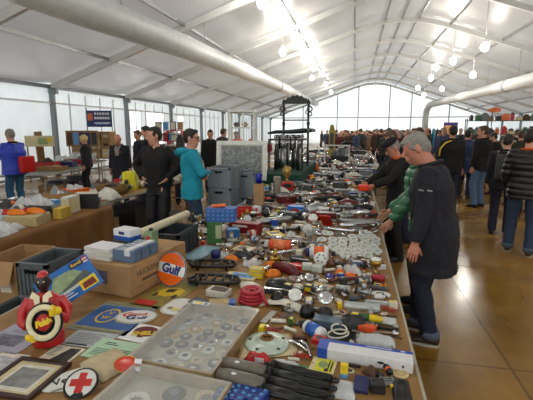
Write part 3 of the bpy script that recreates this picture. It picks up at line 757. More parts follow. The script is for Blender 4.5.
# open plastic crates
crate_m = M('grey_crate_plastic', (.36, .39, .41), .5, var=.06); crate_b = M('blue_grey_crate_plastic', (.50, .54, .57), .5, var=.06)
def crate_mb(w, d, h, m):
    q = MB(); t_ = .012
    q.box(w - .03, d - .03, t_, (0, 0, 0), m)
    for sx in (-1, 1): q.box(t_, d - .01, h, (sx * (w / 2 - .012), 0, 0), m); 
    for sy in (-1, 1): q.box(w - .01, t_, h, (0, sy * (d / 2 - .012), 0), m)
    r = MB(); 
    for sx in (-1, 1): r.box(.03, d, .03, (sx * (w / 2 - .015), 0, h - .03), m)
    for sy in (-1, 1): r.box(w, .03, .03, (0, sy * (d / 2 - .015), h - .0295), m)
    rb = MB()
    for sx in (-1, 1):
        for k in range(5): rb.box(.012, .014, h - .05, (sx * (w / 2 - .003), (k - 2) * d / 5, .01), m)
    for sy in (-1, 1):
        for k in range(7): rb.box(.014, .012, h - .05, ((k - 3) * w / 7.6, sy * (d / 2 - .003), .01), m)
        rb.box(.12, .014, .03, (0, sy * (d / 2 - .004), h - .075), black)
    q.merge(rb); return [('crate_body', q), ('rim', r)]
def crate(x, y, z, w, d, h, rz, label, m=crate_m, grp=None): return put('plastic_crate', crate_mb(w, d, h, m), (x, y, z), rz, label, 'crate', grp)
for k, (z, h) in enumerate(((0, .25), (.252, .25), (.504, .30))): crate(-2.235, 2.52, z, .26, .40, h, 0, ['bottom grey crate of the stack beside the brown cloth', 'middle grey crate of the stack beside the brown cloth', 'open grey plastic crate on top of the stack between brown cloth and picture box'][k])
for k in range(2): crate(-2.06, 1.98, .312 * k, .36, .44, .31, 0, ['lower grey crate behind the figurine', 'upper grey crate behind the figurine at the left table edge'][k])
def carton_mb(w, d, h, m, open_=True, m2=None):
    q = MB(); t_ = .006
    q.box(w, d, t_, (0, 0, 0), m)
    for sx in (-1, 1): q.box(t_, d, h, (sx * (w / 2 - t_ / 2), 0, 0), m2 or m)
    for sy in (-1, 1): q.box(w - .013, t_, h, (0, sy * (d / 2 - t_ / 2), 0), m)
    out = [('carton_body', q)]
    if open_:
        for sx in (-1, 1):
            f = MB(); f.box(w * .42, d - .01, .005, (0, 0, 0), m, X=Tm(sx * w / 2, 0, h, 0, sx * 58, 0) @ Tm(sx * w * .21, 0, 0)); out.append(('flap', f))
        for sy in (-1,):
            f = MB(); f.box(w - .02, d * .38, .005, (0, 0, 0), m, X=Tm(0, sy * d / 2, h, sy * -68, 0, 0) @ Tm(0, sy * d * .19, 0)); out.append(('flap', f))
    else:
        f = MB(); f.box(w, d, .006, (0, 0, h), m); f.box(w, .05, .001, (0, 0, h + .006), M('brown_tape', (.55, .42, .25), .3)); out.append(('lid', f))
    return out
put('cardboard_box', carton_mb(.34, .5, .43, pcard, False), (-2.60, 2.60, 0), 4, 'closed brown cardboard box under the open one beside the brown cloth', 'box')
cb = carton_mb(.30, .45, .34, pcard); l_ = MB(); l_.box(.001, .12, .16, (.151, -.06, .1), offwhite); cb.append(('paper_label', l_)); l_ = MB(); l_.box(.09, .001, .13, (.05, -.226, .1), offwhite); cb.append(('paper_label', l_))
put('cardboard_box', cb, (-2.60, 2.60, .438), 4, 'open brown cardboard box with a white label at the left edge', 'box')

# crates standing on the parts table by the teal hooded man, drawing behind
for k in range(4): crate(-1.92, 5.80, .302 * k, .36, .56, .30, 0, ['bottom', 'second', 'third', 'top'][k] + ' pale grey crate of the tall stack beside the teal hooded man', crate_b, 'pale grey crates by the teal hooded man')
for k in range(3): crate(-1.70, 6.36, .362 * k, .34, .5, .36, 0, ['bottom', 'middle', 'top'][k] + ' pale grey crate of the shorter stack below the framed drawing', crate_b, 'pale grey crates below the drawing')
fr = MB(); W_, H_ = .92, .70
for sx in (-1, 1): fr.box(.075, .03, H_, (sx * (W_ / 2 - .0375), 0, 0), white, .004)
for zz in (0, H_ - .075): fr.box(W_ - .15, .03, .075, (0, 0, zz), white, .004)
fr.box(W_ - .1, .008, H_ - .1, (0, .012, .05), offwhite)
pic = MB()
m_ = bpy.data.materials.new('pencil_drawing'); m_.use_nodes = True; nt = m_.node_tree
nz = nt.nodes.new('ShaderNodeTexNoise'); nz.inputs['Scale'].default_value = 7; nz.inputs['Detail'].default_value = 9; nz.inputs['Distortion'].default_value = 2.2
tc = nt.nodes.new('ShaderNodeTexCoord'); nt.links.new(tc.outputs['Object'], nz.inputs['Vector'])
rp = nt.nodes.new('ShaderNodeValToRGB'); rp.color_ramp.elements[0].position = .36; rp.color_ramp.elements[0].color = (.025, .028, .028, 1); rp.color_ramp.elements[1].position = .66; rp.color_ramp.elements[1].color = (.30, .32, .30, 1)
nt.links.new(nz.outputs['Fac'], rp.inputs['Fac']); nt.links.new(rp.outputs[0], nt.nodes['Principled BSDF'].inputs['Base Color'])
pic.box(W_ - .19, .006, H_ - .19, (0, .002, .095), m_)
gl = MB(); gl.box(W_ - .15, .004, H_ - .15, (0, -.006, .075), glass)
put('framed_drawing', [('frame', fr), ('drawing', pic), ('glass_pane', gl)], (-1.96, 6.86, .865), 4, 'large grey pencil drawing in a white frame standing behind the grey crates', 'picture', rx=-8)
q = MB(); q.box(.72, .3, .862, (0, 0, 0), black, .01)
put('storage_box', [('storage_box', q)], (-1.96, 6.90, 0), 0, 'tall black box carrying the framed drawing', 'box')

# white display cabinet with orange pieces
def cabinet():
    w, d, z0, z1 = .62, .42, 0, 1.45
    fr = MB()
    for sx in (-1, 1):
        for sy in (-1, 1): fr.box(.045, .045, z1, (sx * (w / 2 - .022), sy * (d / 2 - .022), 0), white)
    for z in (.0, z1 - .06): fr.box(w, d, .06, (0, 0, z), white, .005)
    fr.box(.03, .03, z1 - .1, (.04, -d / 2 + .02, .05), white)
    sh = [('frame', fr)]
    for z in (.62, 1.03):
        s = MB(); s.box(w - .05, d - .05, .03, (0, 0, z), white); sh.append(('shelf', s))
    g = MB(); g.box(w - .09, .004, z1 - .15, (0, -d / 2 + .01, .07), glass); sh.append(('glass_door', g))
    return sh
put('display_cabinet', cabinet(), (-2.52, 9.0, .752), 8, 'tall white glass fronted display cabinet behind the framed drawing', 'cabinet')
for k, (dx, r_) in enumerate(((-.2, .055), (-.08, .06), (.16, .05))):
    q = MB(); q.lathe([(.01, 0), (r_, .01), (r_ * 1.1, .06), (r_ * .7, .13), (.02, .15)], orange, 12); put('orange_lamp', [('orange_lamp', q)], (-2.52 + dx, 9.03 + dx * .14, .752 + .652), 0, ['leftmost orange lamp glass on the cabinet shelf', 'middle orange lamp glass on the cabinet shelf', 'rightmost orange lamp glass on the cabinet shelf'][k], 'lamp')
for k, dx in enumerate((-.14, .05)):
    q = MB(); q.ell(.08, .06, .06, (0, 0, .06), tan if k else brown, 10, 6); put('ornament', [('ornament', q)], (-2.52 + dx, 9.0, .752 + 1.06), 0, ['brown rounded ornament on the top shelf of the white cabinet', 'tan rounded ornament on the top shelf of the white cabinet'][k], 'ornament')
for k, (x, y, z) in enumerate(((-2.62, 9.75, .752), (-2.6, 9.85, 1.21))):
    if k == 0:
        q = MB(); q.box(.5, .5, .455, (0, 0, 0), dgrey, .01); put('storage_box', [('storage_box', q)], (x, y, z), 0, 'dark grey storage box under the red crate beyond the white cabinet', 'box')
    else:
        crate(-2.35, y, z, .62, .4, .2, 0, 'red plastic crate resting beyond the white cabinet', red)

# carved black stand, on a green draped platform
gcl = M('green_drape', (.06, .26, .20), .85, var=.2, scale=20)
q = MB(); vs = []; fs = []
per = [(-.38, -1.6), (.38, -1.6), (.38, 1.6), (-.38, 1.6)]; ring_ = []
for k in range(4):
    a, b = per[k], per[(k + 1) % 4]
    n_ = 12 if k % 2 == 0 else 40
    for j in range(n_): ring_.append((a[0] + (b[0] - a[0]) * j / n_, a[1] + (b[1] - a[1]) * j / n_))
for lv, (sc_, z) in enumerate(((.96, .20), (1.0, .19), (1.03, .1), (1.06, .0))):
    for i, (x, y) in enumerate(ring_):
        f_ = 1 + .03 * lv * math.sin(i * 1.9) * (.5 if lv < 3 else 1); vs.append((x * (sc_ + .02 * lv * math.sin(i * 1.7)), y * (1 + (sc_ - 1) * .3) , z))
n_ = len(ring_)
for lv in range(3):
    for i in range(n_): fs.append((lv * n_ + i, (lv + 1) * n_ + i, (lv + 1) * n_ + (i + 1) % n_, lv * n_ + (i + 1) % n_))
fs.append(list(range(n_))); fs.append([3 * n_ + i for i in range(n_)][::-1])
q.add(vs, fs, gcl, False); put('draped_platform', [('draped_platform', q)], (-1.34, 8.75, .752), 0, 'low platform under a dark green cloth beyond the framed drawing', 'platform', foot=(.84, 3.3), lm='the green draped platform')
def carved():
    b = MB()
    for sx in (-1, 1):
        b.lathe([(.03, 0), (.03, .2), (.045, .25), (.025, .32), (.03, .9), (.045, .95), (.028, 1.0), (.03, 1.45), (.01, 1.55)], black, 10, Tm(sx * .30, 0, 0))
    c = MB()
    pl = [(-.34, 0)] + [(-.34 + .68 * k / 16, .06 + .14 * math.sin(PI * k / 16) + .02 * math.sin(k * 2.4)) for k in range(17)] + [(.34, 0)]
    c.prism(pl, .04, black, X=Tm(0, .02, 1.42, 90))
    for sx in (-1, 1):
        c.ring(.06, .018, black, (0, 0, 0), 14, 6, Tm(sx * .33, 0, 1.30, 90)); c.ring(.045, .016, black, (0, 0, 0), 12, 6, Tm(sx * .34, 0, 1.18, 90)); c.ring(.04, .014, black, (0, 0, 0), 12, 6, Tm(sx * .27, 0, 1.22, 90))
    out = [('post', b), ('carved_crest', c)]
    for z in (.35, .72, 1.02):
        s = MB(); s.box(.6, .26, .025, (0, 0, z), black, .005); out.append(('shelf', s))
    k_ = MB(); k_.box(.6, .26, .04, (0, 0, 0), black); out.append(('base', k_))
    return out
put('carved_stand', carved(), (-1.42, 9.9, .955), 6, 'black carved wooden stand with an arched crest rising above the parts table', 'stand')
# long chromed tubes, forks and frames leaning in a rack on the green platform
jm = [charcoal, steel, chrome, black, dgrey, white]
rk = MB()
for sx in (-1, 1):
    for sy in (-1, 1): rk.box(.03, .03, .62, (sx * .33, sy * .5, 0), charcoal)
for sy in (-1, 1): rk.box(.66, .03, .03, (0, sy * .5, .59), charcoal)
for sx in (-1, 1): rk.box(.03, 1.0, .03, (sx * .33, 0, .59), charcoal); rk.box(.03, 1.0, .03, (sx * .33, 0, .3), charcoal)
put('metal_rack', [('metal_rack', rk)], (-1.33, 8.35, .955), 0, 'charcoal metal rack holding tubes on the green draped platform', 'rack')
jl = ['black', 'silver', 'chrome', 'charcoal', 'dark grey', 'white']
for k in range(16):
    x, y = -1.55 + (k % 4) * .15, 7.98 + (k // 4) * .22
    m_ = [black, steel, chrome, charcoal, dgrey, white][k % 6]; h_ = .66
    q = MB(); q.sweep([(0, 0, 0), (0, .0, h_ * .6)], .032, m_, 10); q.sweep([(0, 0, h_ * .6), (.0, 0, h_)], .02, chrome if m_ is not chrome else black, 8); q.ring(.03, .012, m_, (0, 0, h_), 10, 5, Tm(0, 0, h_, 90) @ Tm(0, 0, -h_))
    put('fork_leg', [('fork_leg', q)], (x, y, .957), 0, '%s fork leg in the charcoal rack, %s row and %s from its left' % (jl[k % 6], ['nearest', 'second', 'third', 'farthest'][k // 4], ['first', 'second', 'third', 'last'][k % 4]), 'fork leg', 'fork legs in the charcoal rack')
for k in range(5):
    q = MB(); q.sweep([(-.38, -.03, .0), (-.2, 0, .03), (.1, .02, .03), (.36, .05, .06), (.42, .06, .05)], [.02, .035, .045, .045, .03], [charcoal, steel, black, chrome, charcoal][k], 10)
    put('exhaust_silencer', [('exhaust_silencer', q)], (-1.34 + .02 * k, 7.98 + k * .2, 1.685), 4 * k - 8, ['nearest', 'second', 'third', 'fourth', 'farthest'][k] + ' exhaust silencer laid across the top of the charcoal rack', 'exhaust', 'silencers across the rack')

# far machine, upright board and pennant
def engine():
    b = MB(); b.box(.55, .4, .22, (0, 0, 0), charcoal, .02); b.lathe([(.16, 0), (.18, .02), (.18, .3), (.1, .34)], dgrey, 14, Tm(-.1, .22, .2, 90))
    c = MB()
    for k in range(7): c.box(.3, .26, .012, (.05, 0, .24 + k * .03), steel)
    c.box(.2, .18, .22, (.05, 0, .22), dgrey)
    t_ = MB(); t_.box(.34, .3, .06, (.05, 0, .45), black, .01); t_.box(.2, .02, .05, (.05, -.16, .46), white)
    p = MB(); p.sweep([(.05, 0, .5), (.05, 0, .58), (.2, .05, .64), (.36, .1, .58)], .05, charcoal, 10)
    s = MB(); s.box(.8, .02, .04, (-.05, -.3, .52), white, .005); s.box(.03, .02, .55, (-.42, -.3, 0), white); s.box(.03, .02, .55, (.32, -.3, 0), white)
    return [('crankcase', b), ('finned_cylinder', c), ('cylinder_head', t_), ('inlet_pipe', p), ('carrying_frame', s)]
put('engine', engine(), (-.42, 12.6, .752), -8, 'dark engine with a white carrying frame standing far along the parts table', 'engine', foot=(1.0, .8), lm='the dark engine')
b_ = MB(); b_.prism([(-.09, 0), (.09, 0), (.11, .5), (.12, .95), (.05, 1.18), (-.05, 1.18), (-.1, .95)], .03, M('mustard_board', (.62, .55, .18), .5), X=Tm(0, 0, 0, 90)); e_ = MB(); e_.box(.12, .004, .55, (0, -.033, .35), dgrey)
ft_ = MB(); ft_.box(.3, .3, .02, (0, 0, 0), charcoal); ft_.box(.04, .02, .3, (0, .014, .02), charcoal)
put('upright_board', [('board', b_), ('dark_panel', e_), ('foot', ft_)], (-.78, 14.2, .752), 5, 'tall mustard yellow board standing upright beyond the dark engine', 'board', foot=(.35, .35), lm='the mustard board')

# left tables: red boxes, panels, headlights
def on3(u, v, z=TT):     # a place on the grey topped table by the wall (u across, v along)
    p = Matrix.Rotation(R(18), 2) @ Vector((u, v)); return (-7.95 + p.x, 9.75 + p.y, z + .002)
def tray_mb(w, d, h, m, fill=None):
    q = MB(); q.box(w, d, .01, (0, 0, 0), m)
    for sx in (-1, 1): q.box(.012, d, h, (sx * (w / 2 - .006), 0, 0), m)
    for sy in (-1, 1): q.box(w - .025, .012, h, (0, sy * (d / 2 - .006), 0), m)
    if fill: q.pillow(w - .03, d - .03, h * 1.1, fill, int(w * 1000), 9, .6)
    return q
for nm, lab, u, v, w, d, h, m_, fl in (('tray', 'red tray beside the blond woman on the grey topped table', .15, .75, .7, .42, .14, red, grey), ('tray', 'honey coloured wooden tray nearest on the grey topped table', .2, -1.2, .6, .42, .10, wood, tan),
        ('tray', 'red tray at the back of the grey topped table behind the blue jacket man', -.25, -.55, .62, .4, .16, red, brown), ('tray', 'blue tray between the red trays on the grey topped table', .1, -.1, .5, .42, .14, navy, grey), ('tray', 'green tray beside the honey wooden tray', -.30, -1.38, .3, .3, .08, green, grey)):
    put(nm, [(nm, tray_mb(w, d, h, m_, fl))], on3(u, v), 18, lab, 'tray')
for u, v, w, d, h, m_, lab in ((.05, -1.0, .5, .4, .36, pcard, 'brown card box under the near end of the grey topped table'), (-.05, -.35, .4, .4, .4, charcoal, 'charcoal box under the middle of the grey topped table'), (.08, .3, .5, .4, .3, M('plum_box', (.28, .2, .32), .6), 'plum box under the grey topped table'), (-.02, .95, .45, .4, .38, dgrey, 'dark grey box under the grey topped table near the blond woman')):
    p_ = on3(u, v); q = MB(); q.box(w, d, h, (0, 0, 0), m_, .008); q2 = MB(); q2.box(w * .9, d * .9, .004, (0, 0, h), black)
    put('storage_box', [('box_body', q), ('open_top', q2)], (p_[0], p_[1], 0), 18, lab, 'box')
for x, y, w, d, h, m_, lab in ((-3.9, 5.3, .6, .5, .4, pcard, 'brown card box under the uncovered left hand table'), (-3.85, 6.2, .6, .5, .45, charcoal, 'charcoal box under the uncovered left hand table'), (-3.95, 7.2, .6, .6, .4, navy, 'navy box under the far end of the uncovered left hand table'), (-2.75, 5.9, .4, .5, .42, black, 'black case on the floor behind the man in the black jumper')):
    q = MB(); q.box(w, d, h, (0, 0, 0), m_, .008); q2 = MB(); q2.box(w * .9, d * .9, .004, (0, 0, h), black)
    put('storage_box', [('box_body', q), ('open_top', q2)], (x, y, 0), 0, lab, 'box')
def headlight_mb(r, shell=chrome):
    a = MB(); a.lathe([(.02, -r * 1.05), (r * .5, -r * .9), (r * .85, -r * .45), (r, 0)], shell, 16, Tm(0, 0, r + .009, 90)); b = MB(); b.ring(r, .008, chrome, (0, 0, 0), 18, 6, Tm(0, 0, r + .009, 90)); c = MB(); c.ell(r * .96, r * .96, r * .25, (0, 0, 0), gface, 16, 6, Tm(0, 0, r + .009, 90), lo=0)
    return [('bowl', a), ('rim', b), ('lens', c)]
for k, (u, v, r) in enumerate(((-.25, .36, .14), (-.33, .98, .11), (.0, 1.35, .15), (-.3, 1.55, .14), (.2, 1.9, .12))):
    put('headlamp', headlight_mb(r), on3(u, v), 18 + 20 * (k % 3 - 1), ['chrome headlamp on the wall side of the blue tray', 'smaller chrome headlamp behind the red tray by the blond woman', 'chrome headlamp past the red tray by the blond woman', 'chrome headlamp at the wall side of the grey topped table far end', 'small chrome headlamp at the far end of the grey topped table'][k], 'headlamp', split=True)
bd = MB(); bd.box(.34, .03, 1.7, (0, 0, 0), wood); put('plank', [('plank', bd)], (XL + .22, 12.4, 0), 90, 'tall brown wooden board leaning against the left wall', 'board', ry=-3)
# picture panel of coloured sheets above the headlamps
pb = MB(); pb.box(1.15, .03, .55, (0, 0, 0), wood)
for k, m_ in enumerate((brown, lblue, navy, navy, charcoal)): pb.box(.18, .006, .42, (-.43 + k * .215, -.018, .06), m_)
lgs = []
for sx in (-1, 1): lg = MB(); lg.box(.04, .04, 1.2, (sx * .5, .04, -1.18), wood); lgs.append(('leg', lg))
put('display_board', [('panel', pb)] + lgs, (-9.35, 12.5, 1.18), 10, 'wooden display board with dark and blue sheets behind the blond woman', 'board')
pb = MB(); pb.box(.9, .03, .36, (0, 0, 0), cream); pb.box(.3, .006, .2, (.1, -.018, .08), M('pale_green_print', (.6, .68, .45), .6)); pb.box(.15, .006, .14, (.3, -.018, .15), yellow)
lgs = []
for sx in (-1, 1): lg = MB(); lg.box(.04, .04, 1.22, (sx * .4, .04, -1.2), wood); lgs.append(('leg', lg))
put('display_board', [('panel', pb)] + lgs, (-10.3, 11.6, 1.2), 25, 'cream notice board beside the tall brown plank', 'board')
# card boxes shelving with banner
ls = MB()
for k, (x, z) in enumerate([(x, z) for z in (.76,) for x in (-10.1, -9.72, -9.34, -8.96)]): pass
bi = 0
for z in range(3):
    for x in range(4):
        q = MB(); c_ = [pcard, tan, pcard, cream][(x + z) % 4]; q.box(.36, .4, .31, (0, 0, 0), c_, .004); q.box(.2, .003, .1, (0, -.201, .1), [offwhite, grey, offwhite, brown][(x * 2 + z) % 4])
        bi += 1
        put('cardboard_box', [('cardboard_box', q)], (-10.1 + x * .42, 13.3, .754 + z * .315), 0, '%s brown card box of the %s by the left wall' % (['first', 'second', 'third', 'last'][x], ['bottom row', 'middle row', 'top row'][z]), 'box', 'card boxes stacked by the left wall')
bn = MB(); bn.box(.98, .01, .68, (0, 0, 0), M('dark_blue_banner', (.13, .20, .42), .5)); bn.box(.2, .002, .3, (-.36, -.006, .26), M('skin_orange', (.80, .42, .25), .6))
tx = MB()
for k in range(3):
    for i in range(6): tx.box(.07 + .02 * ((i * 3 + k) % 3), .003, .10 if k < 2 else .05, (-.15 + i * .105, -.0065, .50 - .18 * k), paper)
tx.box(.5, .002, .04, (.1, -.007, .10), lblue)
po = MB(); po.sweep([(-.5, .02, -1.75), (-.5, .02, .75)], .014, charcoal, 6); po.sweep([(.5, .02, -1.75), (.5, .02, .75)], .014, charcoal, 6)
put('banner', [('banner_sheet', bn), ('printed_lines', tx), ('pole', po)], (-10.62, 15.4, 1.88), 22, 'dark blue banner with white print hung high by the left wall', 'banner')
# red bookshelf with white and coloured books
sf = MB()
for z in (0, .42, .84, 1.2): sf.box(1.1, .3, .03, (0, 0, z), red)
for x in (-.55, 0, .55): sf.box(.03, .3, 1.23, (x, 0, 0), red)
put('bookshelf', [('bookshelf', sf)], (-6.6, 13.6, .5), 0, 'red bookshelf by the left wall windows', 'shelf')
tb = MB(); tb.box(1.2, .5, .5, (0, 0, 0), dgrey, .01); put('plinth', [('plinth', tb)], (-6.6, 13.65, 0), 0, 'dark grey plinth under the red bookshelf', 'plinth')
bc = [paper, offwhite, lblue, red, paper, cream, navy]
bcn = ['white', 'off white', 'light blue', 'red', 'white', 'cream', 'navy']
k = 0
for z in range(3):
    for i in range(12):
        x = -.485 + i * .08 + (.055 if i >= 6 else 0); h_ = .26 + .05 * ((i * 5 + z * 3) % 4) / 4; c_ = (i * 3 + z) % 7
        q = MB(); q.box(.055, .2, h_, (0, 0, 0), bc[c_], .003); q.box(.056, .19, .02, (0, -.006, h_ * .7), charcoal)
        put('book', [('book', q)], (-6.6 + x, 13.55, .532 + z * .42), 0, '%s book on the %s shelf of the red bookcase, %s along' % (bcn[c_], ['bottom', 'middle', 'upper'][z], ['first', 'second', 'third', 'fourth', 'fifth', 'sixth', 'seventh', 'eighth', 'ninth', 'tenth', 'eleventh', 'last'][i]), 'book', 'books on the red bookcase')
# small framed prints on top
for i in range(4):
    q = MB(); q.box(.24, .02, .32, (0, 0, 0), [brown, paper, dgrey, white][i]); q.box(.18, .004, .26, (0, -.011, .03), [offwhite, lblue, offwhite, tan][i])
    put('framed_print', [('framed_print', q)], (-6.98 + i * .28, 13.6, 1.732), 0, ['brown framed print first along the top of the red bookcase', 'white framed blue print on the red bookcase', 'grey framed print on the red bookcase', 'white framed tan print last along the red bookcase top'][i], 'print', rx=-6)

# right-hand far stalls
table(3.2, 5.9, 13.6, 14.6, 'right hand stall table under the shelf of models', top_wood)
table(6.6, 9.4, 11.2, 12.1, 'right hand stall table near the right edge with boxes on it', top_wood)
def open_shelf(w, h, n, m):
    q = MB()
    for sx in (-1, 1):
        for sy in (-1, 1): q.box(.03, .03, h, (sx * (w / 2 - .015), sy * .15, 0), m)
    o = [('upright', q)]
    for k in range(n): s = MB(); s.box(w, .34, .02, (0, 0, .02 + (h - .1) * k / (n - 1)), m); o.append(('shelf', s))
    return o
put('shelving', open_shelf(2.2, 1.35, 4, M('grey_green_metal', (.35, .40, .36), .5)), (4.55, 14.0, .752), -4, 'grey green open shelving of models on the right hand stall', 'shelving')
ri = 0
for k in range(4):
    for i in range(11):
        w = .1 + .05 * ((i * 7 + k) % 3); h_ = .1 + .12 * ((i * 5 + k * 3) % 4) / 4; c_ = [tan, red, green, charcoal, cream, grey, orange, brown][(i * 3 + k * 5) % 8]; cn = ['tan', 'red', 'green', 'charcoal', 'cream', 'grey', 'orange', 'brown'][(i * 3 + k * 5) % 8]
        q = MB(); q.box(w, .18, h_, (0, 0, 0), c_, .006); q.box(w * .6, .12, .05, (0, 0, h_), [black, paper, c_][i % 3], .01)
        put('model_box', [('model_box', q)], (3.6 + i * .19, 14.0 + (4.55 - 3.6 - i * .19) * .07, .752 + .042 + 1.25 * k / 3), -4, '%s model on the %s shelf of the right hand stall, %s from its left end' % (cn, ['lowest', 'second', 'third', 'top'][k], ['first', 'second', 'third', 'fourth', 'fifth', 'sixth', 'seventh', 'eighth', 'ninth', 'tenth', 'last'][i]), 'model', 'models on the right hand shelving')
q = MB(); q.prism([(-.2, 0), (.05, .09), (.2, .04), (.22, -.05), (.0, -.08)], .03, orange, X=Tm(0, 0, 1.6, 90)); p_ = MB(); p_.sweep([(0, .02, .01), (0, .02, 1.68)], .012, charcoal, 6); b2 = MB(); b2.box(.16, .16, .02, (0, .02, 0), charcoal)
put('pennant', [('flag', q), ('staff', p_), ('base', b2)], (4.1, 13.7, .752), 0, 'orange pennant on a tall staff before the right hand shelving', 'flag')
lad = MB()
for s in (-1, 1): lad.box(.04, .03, 1.5, (s * .15, 0, 0), red)
for k in range(5): lad.box(.3, .03, .03, (0, 0, .15 + k * .28), red)
put('red_ladder', [('red_ladder', lad)], (5.62, 12.6, .952), 10, 'short red ladder leaning at the end of the right hand stall', 'ladder', ry=0)
bx = MB(); bx.box(.7, .6, .95, (0, 0, 0), dgrey, .01); put('storage_box', [('storage_box', bx)], (5.55, 12.6, 0), 0, 'dark grey storage box under the red ladder', 'box')
# bright poster boards by the doorway, clothes rail
po = MB(); po.box(.9, .03, 1.9, (0, 0, .35), M('purple_poster_edge', (.25, .2, .5), .5)); po.box(.74, .006, 1.1, (0, -.018, .95), M('orange_poster', (.93, .62, .25), .5)); po.box(.3, .006, .5, (.1, -.022, 1.1), yellow); ft2 = MB(); ft2.box(.9, .5, .04, (0, 0, 0), charcoal); ft2.box(.06, .06, .4, (0, .03, .03), charcoal)
put('poster_board', [('panel', po), ('foot', ft2)], (6.2, 29, 0), 8, 'orange and yellow poster board standing near the bright doorway', 'poster')
cl = MB(); cl.sweep([(-.8, 0, 0), (-.8, 0, 1.9), (.8, 0, 1.9), (.8, 0, 0)], .018, steel, 8)
put('clothes_rail', [('clothes_rail', cl)], (3.55, 21, 0), 0, 'steel clothes rail of jackets beyond the white duct end', 'rail')
for k in range(9):
    q = MB(); c_ = [c_navy, c_blue, c_black, c_grey, c_black, c_teal, c_navy, c_dkgreen, c_black][k]; cn = ['navy', 'bright blue', 'black', 'grey', 'black', 'teal', 'navy', 'olive', 'black'][k]
    q.lathe([(.03, 1.86), (.05, 1.8), (.2, 1.7), (.24, 1.4), (.26, 1.0), (.25, .95)], c_, 12, Matrix.Diagonal((.30, 1, 1, 1)))
    put('hanging_jacket', [('hanging_jacket', q)], (2.88 + k * .172, 21, 0), 0, '%s jacket hanging %s along the steel clothes rail' % (cn, ['first', 'second', 'third', 'fourth', 'fifth', 'sixth', 'seventh', 'eighth', 'last'][k]), 'jacket', 'jackets on the clothes rail')
# ------------------------------------------------------------------ the long parts table: near goods
ZT = TT + .002
def T(x, y, z=0.): p = P(x, y, TT); return Vector((p.x, p.y, ZT + z))
def sheet(name, label, cat, px, h, mat, decos=(), z=0., group=None, lm=None, rnd=0, part='print'):
    """flat thing whose corners lie on the table at these bearings: BL, BR, TR, TL in reading direction"""
    c = [P(*q) for q in px]; o = sum(c, Vector()) / 4
    ex = (c[1] - c[0] + c[2] - c[3]) / 2; ey = (c[3] - c[0] + c[2] - c[1]) / 2
    ang = math.atan2(ex.y, ex.x); w = ex.length; ux = ex / w; uy = Vector((-ux.y, ux.x, 0)); hh = ey.dot(uy)
    return flat(name, label, cat, (o.x, o.y, ZT + z), w, hh, math.degrees(ang), h, mat, decos, group, lm, rnd)
def flat(name, label, cat, loc, w, hh, rz, h, mat, decos=(), group=None, lm=None, rnd=0., ell=False, rim=None, rx=0., ry=0., foot=True):
    q = MB()
    def outline(w_, h_):
        if ell: return [(w_ / 2 * math.cos(2 * PI * k / 36), h_ / 2 * math.sin(2 * PI * k / 36)) for k in range(36)]
        if rnd:
            pl = []; r = rnd
            for cx_, cy_, a0 in ((w_ / 2 - r, h_ / 2 - r, 0), (-w_ / 2 + r, h_ / 2 - r, 90), (-w_ / 2 + r, -h_ / 2 + r, 180), (w_ / 2 - r, -h_ / 2 + r, 270)):
                pl += [(cx_ + r * math.cos(R(a0 + 15 * k)), cy_ + r * math.sin(R(a0 + 15 * k))) for k in range(7)]
            return pl
        return [(-w_ / 2, -h_ / 2), (w_ / 2, -h_ / 2), (w_ / 2, h_ / 2), (-w_ / 2, h_ / 2)]
    q.prism(outline(w, hh), h, mat)
    parts = [(name, q)]
    d = MB(); zz = h
    if rim: 
        d.prism(outline(w * .965, hh * .965), .0006, rim, z=zz); d.prism(outline(w * .935, hh * .935), .0006, mat, z=zz + .0006); zz += .0012
    tx = MB()
    for k, e in enumerate(decos):
        t_ = e[0]; z_ = zz + .0003 + .00035 * k
        if t_ == 'rect':
            _, u0, v0, u1, v1, m_ = e[:6]; a = e[6] if len(e) > 6 else 0
            d.prism([((u0 - u1) * w / 2, (v0 - v1) * hh / 2), ((u1 - u0) * w / 2, (v0 - v1) * hh / 2), ((u1 - u0) * w / 2, (v1 - v0) * hh / 2), ((u0 - u1) * w / 2, (v1 - v0) * hh / 2)], .0004, m_, X=Tm(((u0 + u1) / 2 - .5) * w, ((v0 + v1) / 2 - .5) * hh, z_, 0, 0, a))
        elif t_ == 'ell':
            _, u, v, ru, rv, m_ = e; d.prism([((u - .5) * w + ru * w * math.cos(2 * PI * k_ / 28), (v - .5) * hh + rv * hh * math.sin(2 * PI * k_ / 28)) for k_ in range(28)], .0004, m_, z=z_)
        elif t_ == 'poly':
            _, pts, m_ = e; d.prism([((u - .5) * w, (v - .5) * hh) for u, v in pts], .0004, m_, z=z_)
        elif t_ == 'ring':
            _, u, v, ru, th, m_ = e; d.ring(ru * w, th, m_, ((u - .5) * w, (v - .5) * hh, z_ - .0005), 24, 6, squash=1)
        elif t_ == 'text':
            _, st, u, v, sz, m_ = e[:6]; a = e[6] if len(e) > 6 else 0; b = e[7] if len(e) > 7 else 0; sx = e[8] if len(e) > 8 else 1.
            tx.text(st, sz, m_, Tm((u - .5) * w, (v - .5) * hh, z_ + .0005, 0, 0, a) @ Matrix.Diagonal((sx, 1, 1, 1)), .0004, b, .0)
        elif t_ == 'lines':
            _, u0, v0, u1, v1, n_, m_ = e
            for i in range(n_):
                v = v0 + (v1 - v0) * (i + .5) / n_; l_ = 1 - .35 * ((i * 7) % 4) / 4
                d.box((u1 - u0) * w * l_, hh * abs(v1 - v0) / n_ * .4, .0004, ((u0 + (u1 - u0) * l_ / 2 - .5) * w, (v - .5) * hh, z_), m_)
    if d.v: parts.append(('printed_panel', d))
    if tx.v: parts.append(('lettering', tx))
    fp = (w, hh) if foot else None
    return put(name, parts, loc, rz, label, cat, group, rx, ry, foot=fp, lm=lm)
